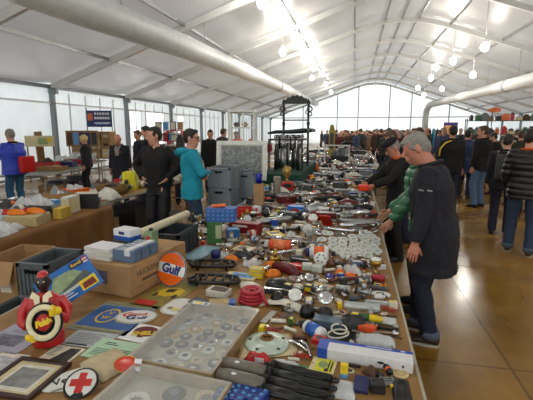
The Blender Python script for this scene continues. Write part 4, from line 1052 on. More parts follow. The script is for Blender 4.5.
ink = M('dark_ink', (.12, .12, .14), .6); redink = M('red_ink', (.72, .14, .12), .6); blueink = M('blue_ink', (.11, .14, .42), .6); yellink = M('yellow_ink', (.85, .72, .15), .6); maroon = M('maroon_ink', (.38, .09, .12), .5); greyink = M('grey_ink', (.52, .52, .54), .6)
enamel = M('white_enamel', (.88, .89, .87), .2, var=.03, coat=.5); enor = M('orange_enamel', (.90, .38, .07), .2, var=.05, coat=.5)

# flat case of badges with a glass lid
cc = [Vector(v) for v in ((-.88, 1.387, 0), (-.498, 1.334, 0), (-.475, 1.945, 0), (-.88, 1.985, 0))]
o = sum(cc, Vector()) / 4; CW, CD, CA = .395, .60, -5.
wall = MB(); lw = M('pale_oak_case', (.62, .52, .37), .5, var=.2, scale=18)
for s in (-1, 1): wall.box(.014, CD, .055, (s * (CW / 2 - .007), 0, 0), lw); wall.box(CW - .028, .014, .055, (0, s * (CD / 2 - .007), 0), lw)
base_ = MB(); base_.box(CW - .03, CD - .03, .006, (0, 0, 0), M('cream_baize', (.70, .68, .60), .8))
lid = MB(); lid.box(CW - .002, CD - .002, .004, (0, 0, .056), M('scuffed_glass_lid', (.88, .90, .90), .13, clear=True, alpha=.2, bump=.05, bscale=12))
ltag = MB(); ltag.box(.10, .03, .0015, (-.13, CD / 2 - .035, .061), paper); ltag.box(.045, .014, .001, (-.145, CD / 2 - .035, .0626), yellow); ltag.box(.015, .016, .001, (-.1, CD / 2 - .035, .0626), blueink)
put('showcase', [('case_wall', wall), ('case_bottom', base_), ('glass_lid', lid), ('price_label', ltag)], (o.x, o.y, ZT), CA, 'flat wooden showcase of badges under a glass lid on the parts table', 'showcase', foot=(CW, CD), lm='the glass lidded showcase')
CX_ = Matrix.Translation((o.x, o.y, 0)) @ Matrix.Rotation(R(CA), 4, 'Z')
bcol = [chrome, brass, steel, gface, charcoal, chrome, cream, navy, steel, dgrey]
bnm = ['chrome', 'brass', 'steel', 'white', 'charcoal', 'chrome', 'cream', 'navy', 'steel', 'dark grey']
br_ = random.Random(3); k = 0
for j in range(7):
    for i in range(5):
        if br_.random() < .06: continue
        x = -.145 + i * .072 + br_.uniform(-.01, .01); y = -.235 + j * .078 + br_.uniform(-.012, .012); r = br_.uniform(.026, .036); c = (i * 3 + j * 7) % 10
        q = MB(); q.lathe([(r * .9, 0), (r, .004), (r * .92, .008), (r * .85, .007), (r * .82, .0075)], bcol[c], 18)
        q.prism([(r * .6 * (1 if t_ % 2 else .45) * math.cos(2 * PI * t_ / 12), r * .6 * (1 if t_ % 2 else .45) * math.sin(2 * PI * t_ / 12)) for t_ in range(12)], .002, bcol[(c + 4) % 10], z=.0078)
        v = CX_ @ Vector((x, y, 0))
        put('badge', [('badge', q)], (v.x, v.y, ZT + .0065), br_.uniform(0, 60), '%s badge in the showcase, %s row from the near edge, %s from its left' % (bnm[c], ['first', 'second', 'third', 'fourth', 'fifth', 'sixth', 'seventh'][j], ['first', 'second', 'third', 'fourth', 'fifth'][i]), 'badge', 'badges under the showcase glass')
# second case, cut off by the picture's lower edge
wall = MB()
for s in (-1, 1): wall.box(.014, .34, .05, (s * .21, 0, 0), lw); wall.box(.41, .014, .05, (0, s * .163, 0), lw)
base_ = MB(); base_.box(.40, .31, .006, (0, 0, 0), M('cream_baize', (.70, .68, .60), .8))
lid = MB(); lid.box(.43, .336, .004, (0, 0, .051), M('scuffed_glass_lid', (.88, .90, .90), .13))
sx_, sy_ = -.655, 1.175
put('showcase', [('case_wall', wall), ('case_bottom', base_), ('glass_lid', lid)], (sx_, sy_, ZT), CA - 1, 'smaller flat wooden showcase in front of the large one at the table end', 'showcase', foot=(.44, .35))
for dx, dy, r, m_, lab in ((-.10, .02, .055, gface, 'large white round badge in the small front showcase'), (.02, .09, .045, dgrey, 'blue grey round badge in the small front showcase'), (.09, .03, .025, brass, 'small brass badge in the small front showcase'), (.15, .09, .05, cream, 'cream round badge at the right of the small front showcase')):
    q = MB(); q.lathe([(r * .9, 0), (r, .004), (r * .9, .009), (r * .8, .007)], m_, 22); q.prism([(r * .55 * (1 if t_ % 2 else .5) * math.cos(2 * PI * t_ / 16), r * .55 * (1 if t_ % 2 else .5) * math.sin(2 * PI * t_ / 16)) for t_ in range(16)], .002, greyink, z=.0075)
    put('badge', [('badge', q)], (sx_ + dx, sy_ + dy, ZT + .0065), 10, lab, 'badge', 'badges in the small showcase')

# framed photograph, papers
fo = P(40, 380); fx = -1.275; fy = 1.235; FW, FD, FA = .25, .245, 1
fr = MB()
for s in (-1, 1): fr.box(.02, FD, .016, (s * (FW / 2 - .01), 0, 0), dwood, .003); fr.box(FW - .04, .02, .016, (0, s * (FD / 2 - .01), 0), dwood, .003)
mt = MB(); mt.box(FW - .038, FD - .038, .004, (0, 0, .002), M('cream_mount', (.82, .74, .55), .7)); mt.box(FW * .62, FD * .66, .001, (0, 0, .006), offwhite)
m2_ = M('old_photograph', (.42, .42, .42), .4, var=.6, scale=22); ph = MB(); ph.box(FW * .52, FD * .5, .001, (0, 0, .007), m2_)
g_ = MB(); g_.box(FW - .042, FD - .042, .002, (0, 0, .0095), glass)
put('framed_photograph', [('frame', fr), ('mount', mt), ('photograph', ph), ('glass_pane', g_)], (fx, fy, ZT), FA, 'small landscape photograph in a dark wooden frame lying at the near left of the table', 'picture', foot=(FW, FD), lm='the dark framed photograph')
sheet('printed_sheet', 'lilac grey sheet with a faint photograph lying behind the dark framed photograph', 'sheet', [(-14, 352), (31, 356), (41, 329), (2, 322)], .002, M('lilac_sheet', (.62, .61, .68), .5, var=.06), [('rect', .1, .2, .75, .6, M('lilac_print', (.40, .40, .47), .5, var=.6, scale=28)), ('lines', .2, .68, .7, .8, 2, greyink)])
sheet('printed_sheet', 'white sheet with pale sketch overlapping the corner of the framed photograph', 'sheet', [(-26, 374), (6, 375), (28, 357), (2, 351)], .002, offwhite, [('rect', .1, .1, .85, .8, M('sketch_print', (.66, .66, .68), .6, var=.4, scale=30))], z=.0)
sheet('leaflet', 'cream folded leaflet with a dark photo strip right of the framed photograph', 'leaflet', [(46, 362), (68, 366), (83, 350), (50, 344)], .004, M('cream_leaflet', (.86, .83, .74), .55), [('poly', [(.38, .1), (.95, .16), (.9, .95), (.55, .9)], M('dark_photo', (.20, .20, .20), .5, var=.7, scale=40)), ('lines', .05, .3, .35, .9, 6, greyink)])
sheet('printed_sheet', 'grey printed sheet with faint lines in front of the blue poster', 'sheet', [(62, 345), (104, 350), (118, 335), (76, 330)], .002, M('grey_sheet', (.66, .69, .70), .5, var=.05), [('lines', .08, .15, .9, .85, 7, greyink), ('rect', .1, .06, .6, .14, ink)])
sheet('leaflet', 'pale green leaflet with lines of small text beside the glass showcase', 'leaflet', [(80, 356), (137, 367), (151, 346), (103, 339)], .003, lgreen, [('lines', .16, .68, .42, .86, 2, ink), ('lines', .55, .34, .85, .56, 3, ink), ('lines', .1, .12, .5, .5, 4, M('green_grey_ink', (.45, .55, .46), .6)), ('ell', .86, .34, .03, .045, M('lime_dot', (.82, .88, .12), .5))])
q = MB(); q.pillow(.20, .17, .03, M('beige_padded_envelope', (.74, .68, .55), .6, bump=.4, bscale=18), 4); put('padded_envelope', [('padded_envelope', q)], (-1.0, 1.40, ZT), -28, 'beige padded envelope between the red cross sign and the showcase', 'envelope', foot=(.19, .16))
# red oval badge on a stalk
e = MB(); e.ell(.052, .005, .032, (0, 0, 0), M('red_enamel', (.78, .20, .12), .25, var=.25, scale=60)); rm = MB(); rm.sweep([(.052 * math.cos(2 * PI * k_ / 24), 0, .032 * math.sin(2 * PI * k_ / 24)) for k_ in range(24)], .0025, brass, 6, closed=True); st = MB(); st.sweep([(0, .0, -.03), (.0, .01, -.05)], .006, charcoal, 6); st.ell(.014, .012, .010, (0, .01, -.053), charcoal); tg = MB(); tg.box(.03, .002, .018, (.05, -.008, .004), paper); tg.box(.03, .01, .018, (.05, 0, -.024), chrome, .003)
put('oval_badge', [('badge_face', e), ('rim', rm), ('stand', st), ('price_tag', tg)], (-.882, 1.345, ZT + .050), 8, 'red oval badge on a small stand leaning at the near left corner of the showcase', 'badge', rx=-38, foot=(.11, .05))

# round red cross sign leaning over the cut white script sign
q = MB(); q.lathe([(.072, 0), (.076, .003), (.072, .006), (.066, .005)], black, 40); w_ = MB(); w_.lathe([(.066, .004), (.0655, .0068), (.001, .0072)], enamel, 40)
x_ = MB(); x_.box(.096, .034, .001, (0, 0, .0075), redink); x_.box(.034, .096, .001, (0, 0, .0076), redink)
bm_ = MB(); bm_.prism([(-.028, -.066), (.034, -.066), (.022, -.045), (.008, -.04), (.004, -.05), (-.012, -.048)], .0012, black, z=.0072)
q, w_, x_, bm_ = [MB().merge(z_, Matrix.Scale(.86, 4)) for z_ in (q, w_, x_, bm_)]
put('round_sign', [('rim', q), ('white_face', w_), ('red_cross', x_), ('black_emblem', bm_)], (-1.005, 1.225, ZT + .026), 14, 'round white sign with a red cross and black rim at the near left', 'sign', rx=26, foot=(.15, .14), lm='the red cross sign')
flat('script_sign', 'white oval sign with black script lettering under the red cross sign', 'sign', (-1.062, 1.292, ZT), .29, .14, 44, .003, enamel, [('text', 'Velocette', .5, .55, .058, ink, 0, .001, .9), ('lines', .12, .1, .7, .22, 2, ink)], ell=True, foot=False)

# figurine holding a tyre
fm_red = M('red_figure_paint', (.74, .10, .12), .3, var=.08, coat=.4); fm_dark = M('dark_figure_paint', (.13, .10, .09), .35, coat=.3); fm_yel = M('yellow_figure_paint', (.93, .78, .10), .35); fm_cream = M('cream_figure_paint', (.90, .86, .72), .4)
b = MB(); b.lathe([(.075, 0), (.078, .005), (.076, .05), (.072, .06)], fm_red, 24, Matrix.Diagonal((1, .75, 1, 1)))
t_ = MB()
t_.lathe([(.06, .055), (.078, .09), (.088, .14), (.086, .185), (.068, .222), (.03, .244), (.02, .25)], fm_red, 24, Matrix.Diagonal((1, .68, 1, 1)))
for s in (-1, 1): t_.sweep([(s * .07, 0, .212), (s * .105, -.012, .165), (s * .10, -.045, .125), (s * .075, -.07, .115 if s < 0 else .16)], [.026, .028, .025, .02], fm_red, 12)
body_m = remesh(t_, 'jacket', .005, 2)
hd = MB(); hd.sweep([(0, 0, .235), (0, -.002, .262)], .020, fm_dark, 12); hd.ell(.034, .038, .044, (0, -.004, .292), fm_dark, 16, 10); hd.ell(.008, .012, .008, (0, -.043, .288), fm_dark, 8, 6)
for s in (-1, 1): hd.ell(.006, .01, .012, (s * .034, 0, .290), fm_dark, 8, 6)
hd_m = remesh(hd, 'head', .003, 2)
cp = MB(); cp.ell(.027, .030, .020, (0, -.002, .322), fm_red, 16, 6, lo=0); cp.sweep([(0, -.02, .325), (0, -.042, .322)], [(.022, .003), (.014, .002)], fm_red, 10, up=(1, 0, 0))
lp_ = MB()
for s in (-1, 1): lp_.prism([(s * .008, .0), (s * .040, .022), (s * .052, -.005), (s * .034, -.012), (s * .030, -.034), (s * .006, -.055)][::s], .006, fm_cream, X=Tm(0, -.052, .243, 72, 0, 0))
sm_ = MB()
for s in (-1, 1): sm_.ell(.004, .002, .003, (s * .013, -.0385, .302), fm_cream, 8, 6)
TX = Tm(.012, -.085, .135, 76, 0, 0)
ty = MB(); ty.ring(.066, .021, black, (0, 0, 0), 36, 12, TX); ww = MB(); ww.ring(.066, .0150, fm_cream, (0, 0, .0105), 36, 8, TX)
hb = MB(); hb.lathe([(.052, -.01), (.052, .012), (.001, .013)], black, 30, TX); hb.lathe([(.036, .010), (.036, .015), (.001, .016)], fm_red, 28, TX)
tx = MB(); tx.text('Fulda', .035, fm_yel, TX @ Tm(0, 0, .0175, 0, 0, 14), .002, .0028, .15)
root = lnk('advertising_figurine', None); tag(root, 'painted figurine in a red jacket and cap holding a white walled tyre with yellow lettering', 'figurine'); root.location = (-1.385, 1.50, ZT); root.rotation_euler = (0, 0, R(26)); root.scale = (.90, .92, 1.05)
obj('base', b, root); lnk('jacket', body_m, root); lnk('head', hd_m, root); obj('cap', cp, root); obj('lapel', lp_, root); obj('face_marking', sm_, root)
tr = obj('tyre', ty, root); obj('white_wall', ww, tr); obj('hub', hb, tr); obj('lettering', tx, tr)
for s, z in ((-1, .078), (1, .188)):
    g_ = MB(); g_.ell(.022, .016, .018, (.012 + s * .068, -.1, z), fm_yel, 12, 8)
    for k_ in range(4):
        a = -.5 + k_ * .33; p0 = Vector((.012 + s * .064, -.108, z + .012 - k_ * .008)); g_.sweep([p0, p0 + Vector((-s * .016, -.012, 0)), p0 + Vector((-s * .028, -.006, 0))], [.0065, .006, .005], fm_yel, 7)
    g_.sweep([(.012 + s * .06, -.1, z + .012), (.012 + s * .048, -.108, z + .028)], [.007, .005], fm_yel, 7); obj('yellow_glove', g_, root)
footprints.append((-1.4, 1.49, .12, .12, 0)); landmarks.append(('the tyre figurine', -1.40, 1.49))

# upright model kit box leaning back
kb = MB(); kb.box(.30, .045, .19, (0, 0, 0), M('kit_box_blue', (.09, .40, .72), .4), .002)
pr = MB(); fy_ = -.0235
def on(pts, m_, dz): pr.prism(pts, .0006, m_, X=Tm(0, fy_ - dz, 0, 90))
on([(-.12, .075), (-.05, .16), (.05, .155), (.10, .10), (.02, .06)], M('kit_sea_print', (.58, .66, .50), .5, var=.3), .0002)
on([(-.06, .07), (.105, .118), (.12, .08), (.02, .055)], M('kit_ship_grey', (.33, .38, .36), .5), .001)
on([(-.10, .062), (.13, .074), (.12, .06), (-.08, .045)], M('kit_wake', (.75, .80, .80), .5), .0014)
on([(.04, .015), (.135, .015), (.135, .072), (.04, .072)], yellow, .002); on([(.05, .022), (.125, .022), (.12, .06), (.055, .055)], M('kit_inset', (.50, .16, .08), .5, var=.5, scale=60), .0028)
on([(.045, .15), (.12, .15), (.12, .183), (.045, .183)], navy, .0022); on([(.12, .15), (.145, .15), (.145, .183), (.12, .183)], paper, .0022); on([(.12, .158), (.145, .158), (.145, .166), (.12, .166)], redink, .003); on([(.12, .174), (.145, .174), (.145, .183), (.12, .183)], redink, .003)
lt = MB(); lt.text('Revell', .024, yellink, Tm(.083, fy_ - .004, .167, 90), .0004, .0008)
for k_ in range(2): lt.box(.10 - .03 * k_, .0006, .006, (-.04, fy_ - .0012, .02 + k_ * .016), paper)
bk = P(72, 316)
put('model_kit_box', [('carton', kb), ('printed_panel', pr), ('lettering', lt)], (-1.475, 1.84, ZT + .078), 40, 'bright blue model kit box with a ship picture leaning on the brown carton', 'box', rx=-16, ry=-27, foot=(.3, .12), lm='the blue model kit box')

# blue poster with round emblem, yellow car poster, enamel signs
sheet('poster', 'blue poster with a round two letter emblem lying in front of the brown carton', 'poster', [(78, 333), (136, 336), (150, 308), (98, 298)], .0015, M('poster_grey_border', (.50, .52, .48), .5), [('rect', .03, .14, .97, .84, M('poster_blue', (.20, .36, .60), .5)), ('ell', .36, .5, .17, .24, yellink), ('ell', .36, .5, .145, .2, M('poster_blue', (.20, .36, .60), .5)),
      ('text', 'V', .36, .585, .045, yellink, 0, .001), ('text', 'W', .36, .43, .045, yellink, 0, .001), ('lines', .6, .3, .9, .62, 4, M('poster_tan_ink', (.55, .5, .3), .5)), ('lines', .05, .03, .9, .10, 1, M('poster_dull_yellow', (.60, .56, .30), .5)), ('lines', .05, .89, .9, .96, 1, M('poster_dull_yellow', (.60, .56, .30), .5))], lm='the blue poster')
sheet('poster', 'yellow and green poster with a yellow car lying under the round orange sign', 'poster', [(131, 305), (168, 312), (206, 280), (172, 276)], .0015, M('poster_olive', (.52, .47, .22), .5, var=.3, scale=14), [('poly', [(.12, .36), (.3, .55), (.6, .64), (.85, .56), (.84, .42), (.5, .33)], M('poster_yellow', (.78, .68, .14), .5)), ('poly', [(.38, .55), (.62, .6), (.6, .48), (.4, .45)], ink), ('rect', .65, .75, .95, .95, M('poster_blue_grey', (.38, .45, .5), .5)), ('rect', .05, .05, .55, .18, redink), ('ell', .25, .36, .05, .06, ink), ('ell', .75, .36, .05, .06, ink)])
flat('oval_sign', 'white oval enamel sign with red and blue lettering lying left of the showcase', 'sign', (-1.118, 1.825, ZT + .002), .225, .155, 13, .004, enamel, [('text', 'G', .27, .60, .062, redink, 0, .002, 1.2), ('text', 'ood', .56, .64, .042, redink, 0, .001, 1.2), ('text', 'G', .40, .38, .062, blueink, 0, .002, 1.2), ('text', 'ulf', .66, .36, .042, blueink, 0, .001, 1.2)], ell=True, rim=ink, lm='the oval enamel sign')
sheet('sticker_sheet', 'white sheet with a maroon shell shape and yellow capitals beside the showcase', 'sheet', [(118, 339), (152, 346), (167, 329), (136, 323)], .0015, paper, [('ell', .52, .62, .34, .30, maroon), ('poly', [(.40, .4), (.62, .4), (.58, .25), (.44, .25)], maroon), ('text', 'SHELL', .54, .50, .05, yellink, 22, .0022, .95)])
flat('rounded_sign', 'white rounded sign with a small figure and lines of type behind the showcase', 'sign', (-.93, 1.99, ZT + .002), .20, .21, -8, .004, enamel, [('lines', .56, .15, .60, .9, 1, greyink), ('rect', .60, .42, .64, .9, ink), ('rect', .70, .40, .75, .86, ink), ('rect', .82, .44, .86, .8, ink), ('ell', .27, .3, .1, .08, M('sign_tan_print', (.55, .48, .42), .5)), ('ell', .45, .28, .12, .08, M('sign_yellow_print', (.84, .78, .4), .5)), ('ell', .66, .22, .1, .07, M('sign_lilac_print', (.60, .58, .66), .5))], rnd=.06, rim=greyink)
# round standing sign
d = MB(); d.lathe([(.093, -.003), (.096, 0), (.093, .004), (.001, .005)], enamel, 40)
f_ = MB()
def disc_band(y0, y1, m_, r=.089, z=.0055):
    pts = []
    n_ = 24
    for k_ in range(n_ + 1):
        y = y0 + (y1 - y0) * k_ / n_; pts.append((math.sqrt(max(0, r * r - y * y)), y))
    for k_ in range(n_, -1, -1):
        y = y0 + (y1 - y0) * k_ / n_; pts.append((-math.sqrt(max(0, r * r - y * y)), y))
    f_.prism(pts, .0008, m_, z=z)
disc_band(.028, .0889, enor); disc_band(-.0889, -.028, enor)
l_ = MB(); l_.text('Gulf', .068, blueink, Tm(-.002, -.002, .0058), .0006, .003, 0)
bo = MB(); bo.ring(.0925, .0025, blueink, (0, 0, .003), 40, 6)
SX = Tm(0, 0, .096, 72, 0, 0)
SX = Matrix.Scale(1.17, 4) @ SX
rt = [MB().merge(x, SX) for x in (d, f_, l_, bo)]
stn = MB(); stn.sweep([(0, .03, .12), (0, .09, 0)], .006, charcoal, 6)
gp = P(170, 281); put('round_sign', [('enamel_disc', rt[0]), ('orange_band', rt[1]), ('lettering', rt[2]), ('blue_rim', rt[3]), ('prop', stn)], (gp.x + .035, gp.y - .06, ZT - .004), -12, 'round orange and white enamel sign standing upright beside the brown carton', 'sign', ry=6, foot=(.19, .12), lm='the round orange sign')

# brown carton with goods
KX, KY, KA, KW, KD, KH = -1.425, 2.365, -9., .40, .60, .19
cb = carton_mb(KW, KD, KH, pcard, False)
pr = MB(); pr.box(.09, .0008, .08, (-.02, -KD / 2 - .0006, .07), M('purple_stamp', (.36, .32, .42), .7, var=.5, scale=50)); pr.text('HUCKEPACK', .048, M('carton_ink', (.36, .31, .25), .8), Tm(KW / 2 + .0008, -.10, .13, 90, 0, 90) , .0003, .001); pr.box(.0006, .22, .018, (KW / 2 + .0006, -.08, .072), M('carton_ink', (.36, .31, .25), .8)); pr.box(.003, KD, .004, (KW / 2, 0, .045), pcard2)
cb.append(('printing', pr)); put('cardboard_box', cb, (KX, KY, ZT), KA, 'large brown carton with printed side carrying white books and a rolled tube', 'box', foot=(KW + .06, KD + .06), lm='the big brown carton')
KM = Matrix.Translation((KX, KY, ZT)) @ Matrix.Rotation(R(KA), 4, 'Z')
def onK(x, y, z): return KM @ Vector((x, y, KH + .008 + z))
def slab(w, d, h, m, m2=None):
    q = MB(); q.box(w, d, h, (0, 0, 0), m, .002)
    if m2: q.box(w + .001, d * .96, h * .7, (0, 0, h * .15), m2); q.box(w * .9, d + .001, h * .7, (0, 0, h * .15), m2)
    return q
for k_, (z, a, lab) in enumerate(((0, 0, 'lower white book on the brown carton'), (.026, 7, 'middle white book on the brown carton'), (.052, -3, 'top white book of the pile on the brown carton'))):
    put('book', [('book', slab(.20, .15, .024, paper, offwhite))], onK(-.08, -.19, z), KA + a, lab, 'book', 'white books on the carton')
for k_, (x, y, z, lab) in enumerate(((.10, -.20, 0, 'front grey blue parts box on the brown carton'), (.10, -.115, 0, 'middle grey blue parts box on the brown carton'), (.10, -.03, 0, 'rear grey blue parts box on the brown carton'))):
    q = slab(.15, .075, .075, M('grey_blue_box', (.36, .45, .56), .45)); w_ = MB(); w_.box(.04, .0765, .04, (.03, 0, .04), paper); w_.box(.12, .06, .004, (0, 0, .074), hazy)
    put('parts_box', [('parts_box', q), ('label', w_)], onK(x, y, z), KA + 4, lab, 'box', 'grey blue boxes on the carton')
put('parts_box', [('parts_box', slab(.16, .13, .07, dgrey))], onK(-.06, .01, 0), KA, 'dark grey box under the white and blue box on the carton', 'box')
q = slab(.15, .10, .028, blue); w_ = MB(); w_.box(.151, .101, .045, (0, 0, .028), paper, .002); w_.box(.05, .001, .02, (0, -.052, .04), blueink)
put('parts_box', [('parts_box', q), ('white_lid', w_)], onK(-.06, .0, .072), KA - 6, 'white box with a blue base on top of the dark grey box', 'box')
q = MB(); q.box(.06, .09, .13, (0, 0, 0), M('sage_green_tin', (.47, .56, .42), .4), .008); w_ = MB(); w_.lathe([(.014, .13), (.014, .145), (.001, .146)], charcoal, 12); w_.box(.03, .001, .04, (0, -.0455, .06), redink); w_.box(.02, .001, .02, (0, -.0455, .02), black)
put('oil_can', [('can_body', q), ('cap_and_label', w_)], onK(.09, .06, .0), KA + 10, 'sage green oil can standing on the brown carton', 'can')
q = MB(); q.sweep([(-.44, 0, .035), (.44, 0, .035)], .034, M('cream_paper_roll', (.82, .78, .66), .6), 20); w_ = MB(); w_.lathe([(.025, 0), (.035, .001), (.035, .003)], offwhite, 18, Tm(.44, 0, .035, 0, 90))
put('paper_roll', [('roll', q), ('end', w_)], (-1.52, 2.935, ZT + .2), 86, 'long rolled cream paper tube lying across the brown carton', 'roll')
put('parts_box', [('parts_box', slab(.22, .20, .055, M('wooden_tray', (.62, .50, .30), .6), charcoal))], onK(.07, .185, -.05), KA, 'wooden tray at the back of the brown carton', 'tray') if False else None

crate(-1.47, 2.99, ZT, .34, .40, .194, 0, 'dark grey crate behind the big brown carton under the rolled tube', M('dark_crate', (.20, .22, .24), .5)); footprints.append((-1.47, 2.99, .18, .21, 0))
# ---- showcase neighbours and the nearer half of the goods
def hero(name, parts, px, rz, label, cat, foot, lm=None, z=0., rx=0, ry=0, group=None):
    p = T(*px, z); return put(name, parts, p, rz, label, cat, group, rx, ry, foot, lm)
# black long tray with clear lid behind showcase
sheet('picture_panel', 'dark glazed panel lying at the far edge of the showcase', 'panel', [(189, 305), (222, 313), (234, 311), (196, 297)], .012, charcoal, [('rect', .06, .1, .94, .9, M('panel_glass', (.30, .33, .35), .1))])
# grey grips
def grip_mb():
    q = MB(); q.sweep([(-.10, 0, .03), (-.095, 0, .03), (-.05, .0, .032), (.05, 0, .032), (.095, 0, .03), (.10, 0, .03)], [.016, .027, .031, .030, .027, .016], M('taupe_rubber', (.42, .39, .35), .45), 16); return q
for k_, (x, y) in enumerate(((240, 384), (243, 372))):
    w_ = MB(); w_.ell(.012, .009, .003, (-.02, -.012, .060), paper, 10, 5); hero('rubber_pad', [('pad', grip_mb()), ('price_sticker', w_)], (x, y + 3), -8, ['nearer taupe rubber pad with a white sticker beside the showcase corner', 'farther taupe rubber pad with a white sticker beside the showcase corner'][k_], 'pad', (.21, .05))
m_ = M('blue_pack', (.13, .24, .55), .4)
for k_, (x, y, r_) in enumerate(((226, 399, -10), (240, 400, -10), (258, 401, -20))):
    q = MB(); q.box(.065, .10, .035, (0, 0, 0), m_, .004); w_ = MB()
    for i in range(3):
        for j in range(2): w_.lathe([(.008, .0352), (.008, .0358), (.001, .036)], lblue, 12, Tm(-.018 + j * .034, -.032 + i * .03, 0))
        w_.box(.002, .09, .0006, (-.001, 0, .0352), paper)
    hero('spark_plug_pack', [('pack', q), ('printed_panel', w_)], (x, y), r_, ['left blue spark plug pack at the near edge', 'middle blue spark plug pack at the near edge', 'right blue spark plug pack with a glossy end'][k_], 'pack', (.066, .10), z=.0)
# black shock absorbers
for k_ in range(4):
    p_sh = T(300, 377) + Vector((-.006, -.053, 0)) * k_
    b = MB(); b.sweep([(-.12, 0, .022), (.02, 0, .022), (.021, 0, .022), (.13, 0, .022)], [.021, .021, .017, .017], black, 14); e1 = MB()
    for s in (-1, 1): e1.ring(.012, .006, charcoal, (0, 0, 0), 12, 6, Tm(s * .145, 0, .02)); e1.box(.28, .01, .008, (0, 0, .016), charcoal)
    c = MB(); c.sweep([(-.125, 0, .022), (-.105, 0, .022)], .0235, rubber, 14); c.box(.2, .004, .003, (0, -.0205, .024), dgrey)
    put('shock_absorber', [('tube', b), ('mounting_eye', e1), ('collar', c)], p_sh, -9, 'black shock absorber, %s of the row of four at the near table end' % ['farthest', 'second farthest', 'third farthest', 'nearest'][k_], 'shock absorber', 'black shock absorbers', foot=(.30, .05))
# bag of small parts with green header card
q = MB(); q.pillow(.115, .10, .018, hazy, 3, 9, .5); h_ = MB(); h_.box(.05, .085, .002, (.088, -.005, .002), M('green_header_card', (.12, .58, .28), .5)); h_.box(.006, .06, .0006, (.095, -.005, .0042), lgreen); p_ = MB()
for i in range(5): p_.box(.035, .012, .008, (-.03 + .02 * (i % 3), -.03 + .014 * i, .004), charcoal, .002)
hero('parts_bag', [('bag', q), ('header_card', h_), ('small_part', p_)], (284, 368), -8, 'clear bag of black fittings with a green header card behind the shock absorbers', 'bag', (.2, .10), 'the green header card')
# yellow pack
flat('gasket_pack', 'yellow and cream gasket pack lying between green card and small yellow bottle', 'pack', T(323, 367), .105, .105, -8, .006, M('gasket_cream', (.86, .80, .62), .6), [('rect', .2, .06, .92, .97, M('lime_yellow', (.86, .84, .22), .5)), ('ell', .5, .55, .2, .25, M('grey_green_print', (.55, .62, .42), .5)), ('rect', .70, .12, .76, .9, ink), ('rect', .82, .12, .88, .85, ink), ('rect', .6, .1, .7, .3, ink), ('ell', .08, .5, .03, .05, ink)], lm='the yellow gasket pack')
q = MB(); q.box(.03, .022, .042, (0, 0, .016), yellow, .003); w_ = MB(); w_.box(.031, .03, .016, (0, 0, 0), lblue, .003); hero('small_bottle', [('body', q), ('blue_base', w_)], (344, 377), -6, 'small square yellow bottle with a pale blue base', 'bottle', (.035, .03), 'the small yellow bottle')
# long white and blue box
q = MB(); q.box(.40, .085, .05, (0, 0, 0), paper, .002); w_ = MB(); w_.box(.401, .02, .051, (0, .034, 0), M('box_blue', (.10, .28, .68), .4)); w_.box(.045, .0855, .051, (-.179, 0, .0002), M('box_blue', (.10, .28, .68), .4)); t2 = MB(); t2.box(.11, .005, .0005, (.06, .034, .0511), paper); t2.box(.018, .009, .0005, (.16, .034, .0511), paper); t2.ell(.016, .0005, .006, (.07, -.043, .028), ink, 14, 6); t2.box(.008, .001, .012, (.16, -.0428, .02), ink)
hero('long_carton', [('carton', q), ('blue_edge', w_), ('printed_marks', t2)], (364, 361), -5, 'long white carton with a blue edge lying across the right of the table', 'box', (.41, .10), 'the long white carton')
# clear bag with wipers
q = MB(); q.pillow(.185, .10, .035, hazy, 9, 10, .5); w_ = MB(); w_.sweep([(-.08, .0, .012), (0, .01, .014), (.08, 0, .012)], .006, steel, 6); w_.sweep([(-.08, -.03, .008), (0, -.025, .01), (.08, -.03, .008)], .005, charcoal, 6)
hero('parts_bag', [('bag', q), ('metal_strip', w_)], (375, 343), -6, 'shiny clear bag of metal strips behind the long white carton', 'bag', (.19, .10), 'the shiny clear bag')
# white chain loop
q = MB()
for k_, (r0, s_, ox, oy) in enumerate(((.055, .6, -.012, 0), (.05, .75, .02, .01))): q.ring(r0, .0045, offwhite, (ox, oy, .012 + k_ * .010), 26, 6, Tm(0, 0, 0, 6, 0, 35 + 50 * k_), s_)
hero('white_trim_loop', [('white_trim_loop', q)], (340, 338), 0, 'white curled piping loops on a black cloth behind the long white carton', 'piping', (.14, .11), z=.012)
q = MB(); q.pillow(.16, .13, .012, black, 12); hero('black_cloth', [('black_cloth', q)], (340, 338), 0, 'small black cloth under the white curled piping', 'cloth', None)
# spray can, red box, grey box
def can_lying(r, L_, m_, m2, m3):
    a = MB(); a.lathe([(r * .9, 0), (r, .004), (r, L_ * .85), (r * .6, L_ * .93)], m_, 20, Tm(-L_ / 2, 0, r, 0, 90)); b = MB(); b.lathe([(r * .7, L_ * .93), (r * .72, L_ * 1.1), (r * .6, L_ * 1.12), (.001, L_ * 1.12)], m2, 16, Tm(-L_ / 2, 0, r, 0, 90)); c = MB(); c.lathe([(r * 1.01, L_ * .2), (r * 1.01, L_ * .7)], m3, 20, Tm(-L_ / 2, 0, r, 0, 90)); return [('can_body', a), ('cap', b), ('label_band', c)]
hero('spray_can', can_lying(.032, .13, paper, black, M('can_blue_label', (.14, .36, .72), .4)), (313, 336), 140, 'white spray can with a blue label lying on its side', 'can', (.15, .07), 'the blue labelled spray can')
q = MB(); q.box(.062, .05, .025, (0, 0, .02), red, .003); w_ = MB(); w_.box(.06, .055, .02, (0, 0, 0), tan, .002); w_.box(.03, .02, .001, (0, 0, .0455), black); hero('small_red_box', [('red_lid', q), ('card_base', w_)], (319, 347), -14, 'small red lidded box on a card tray by the spray can', 'box', (.066, .058))
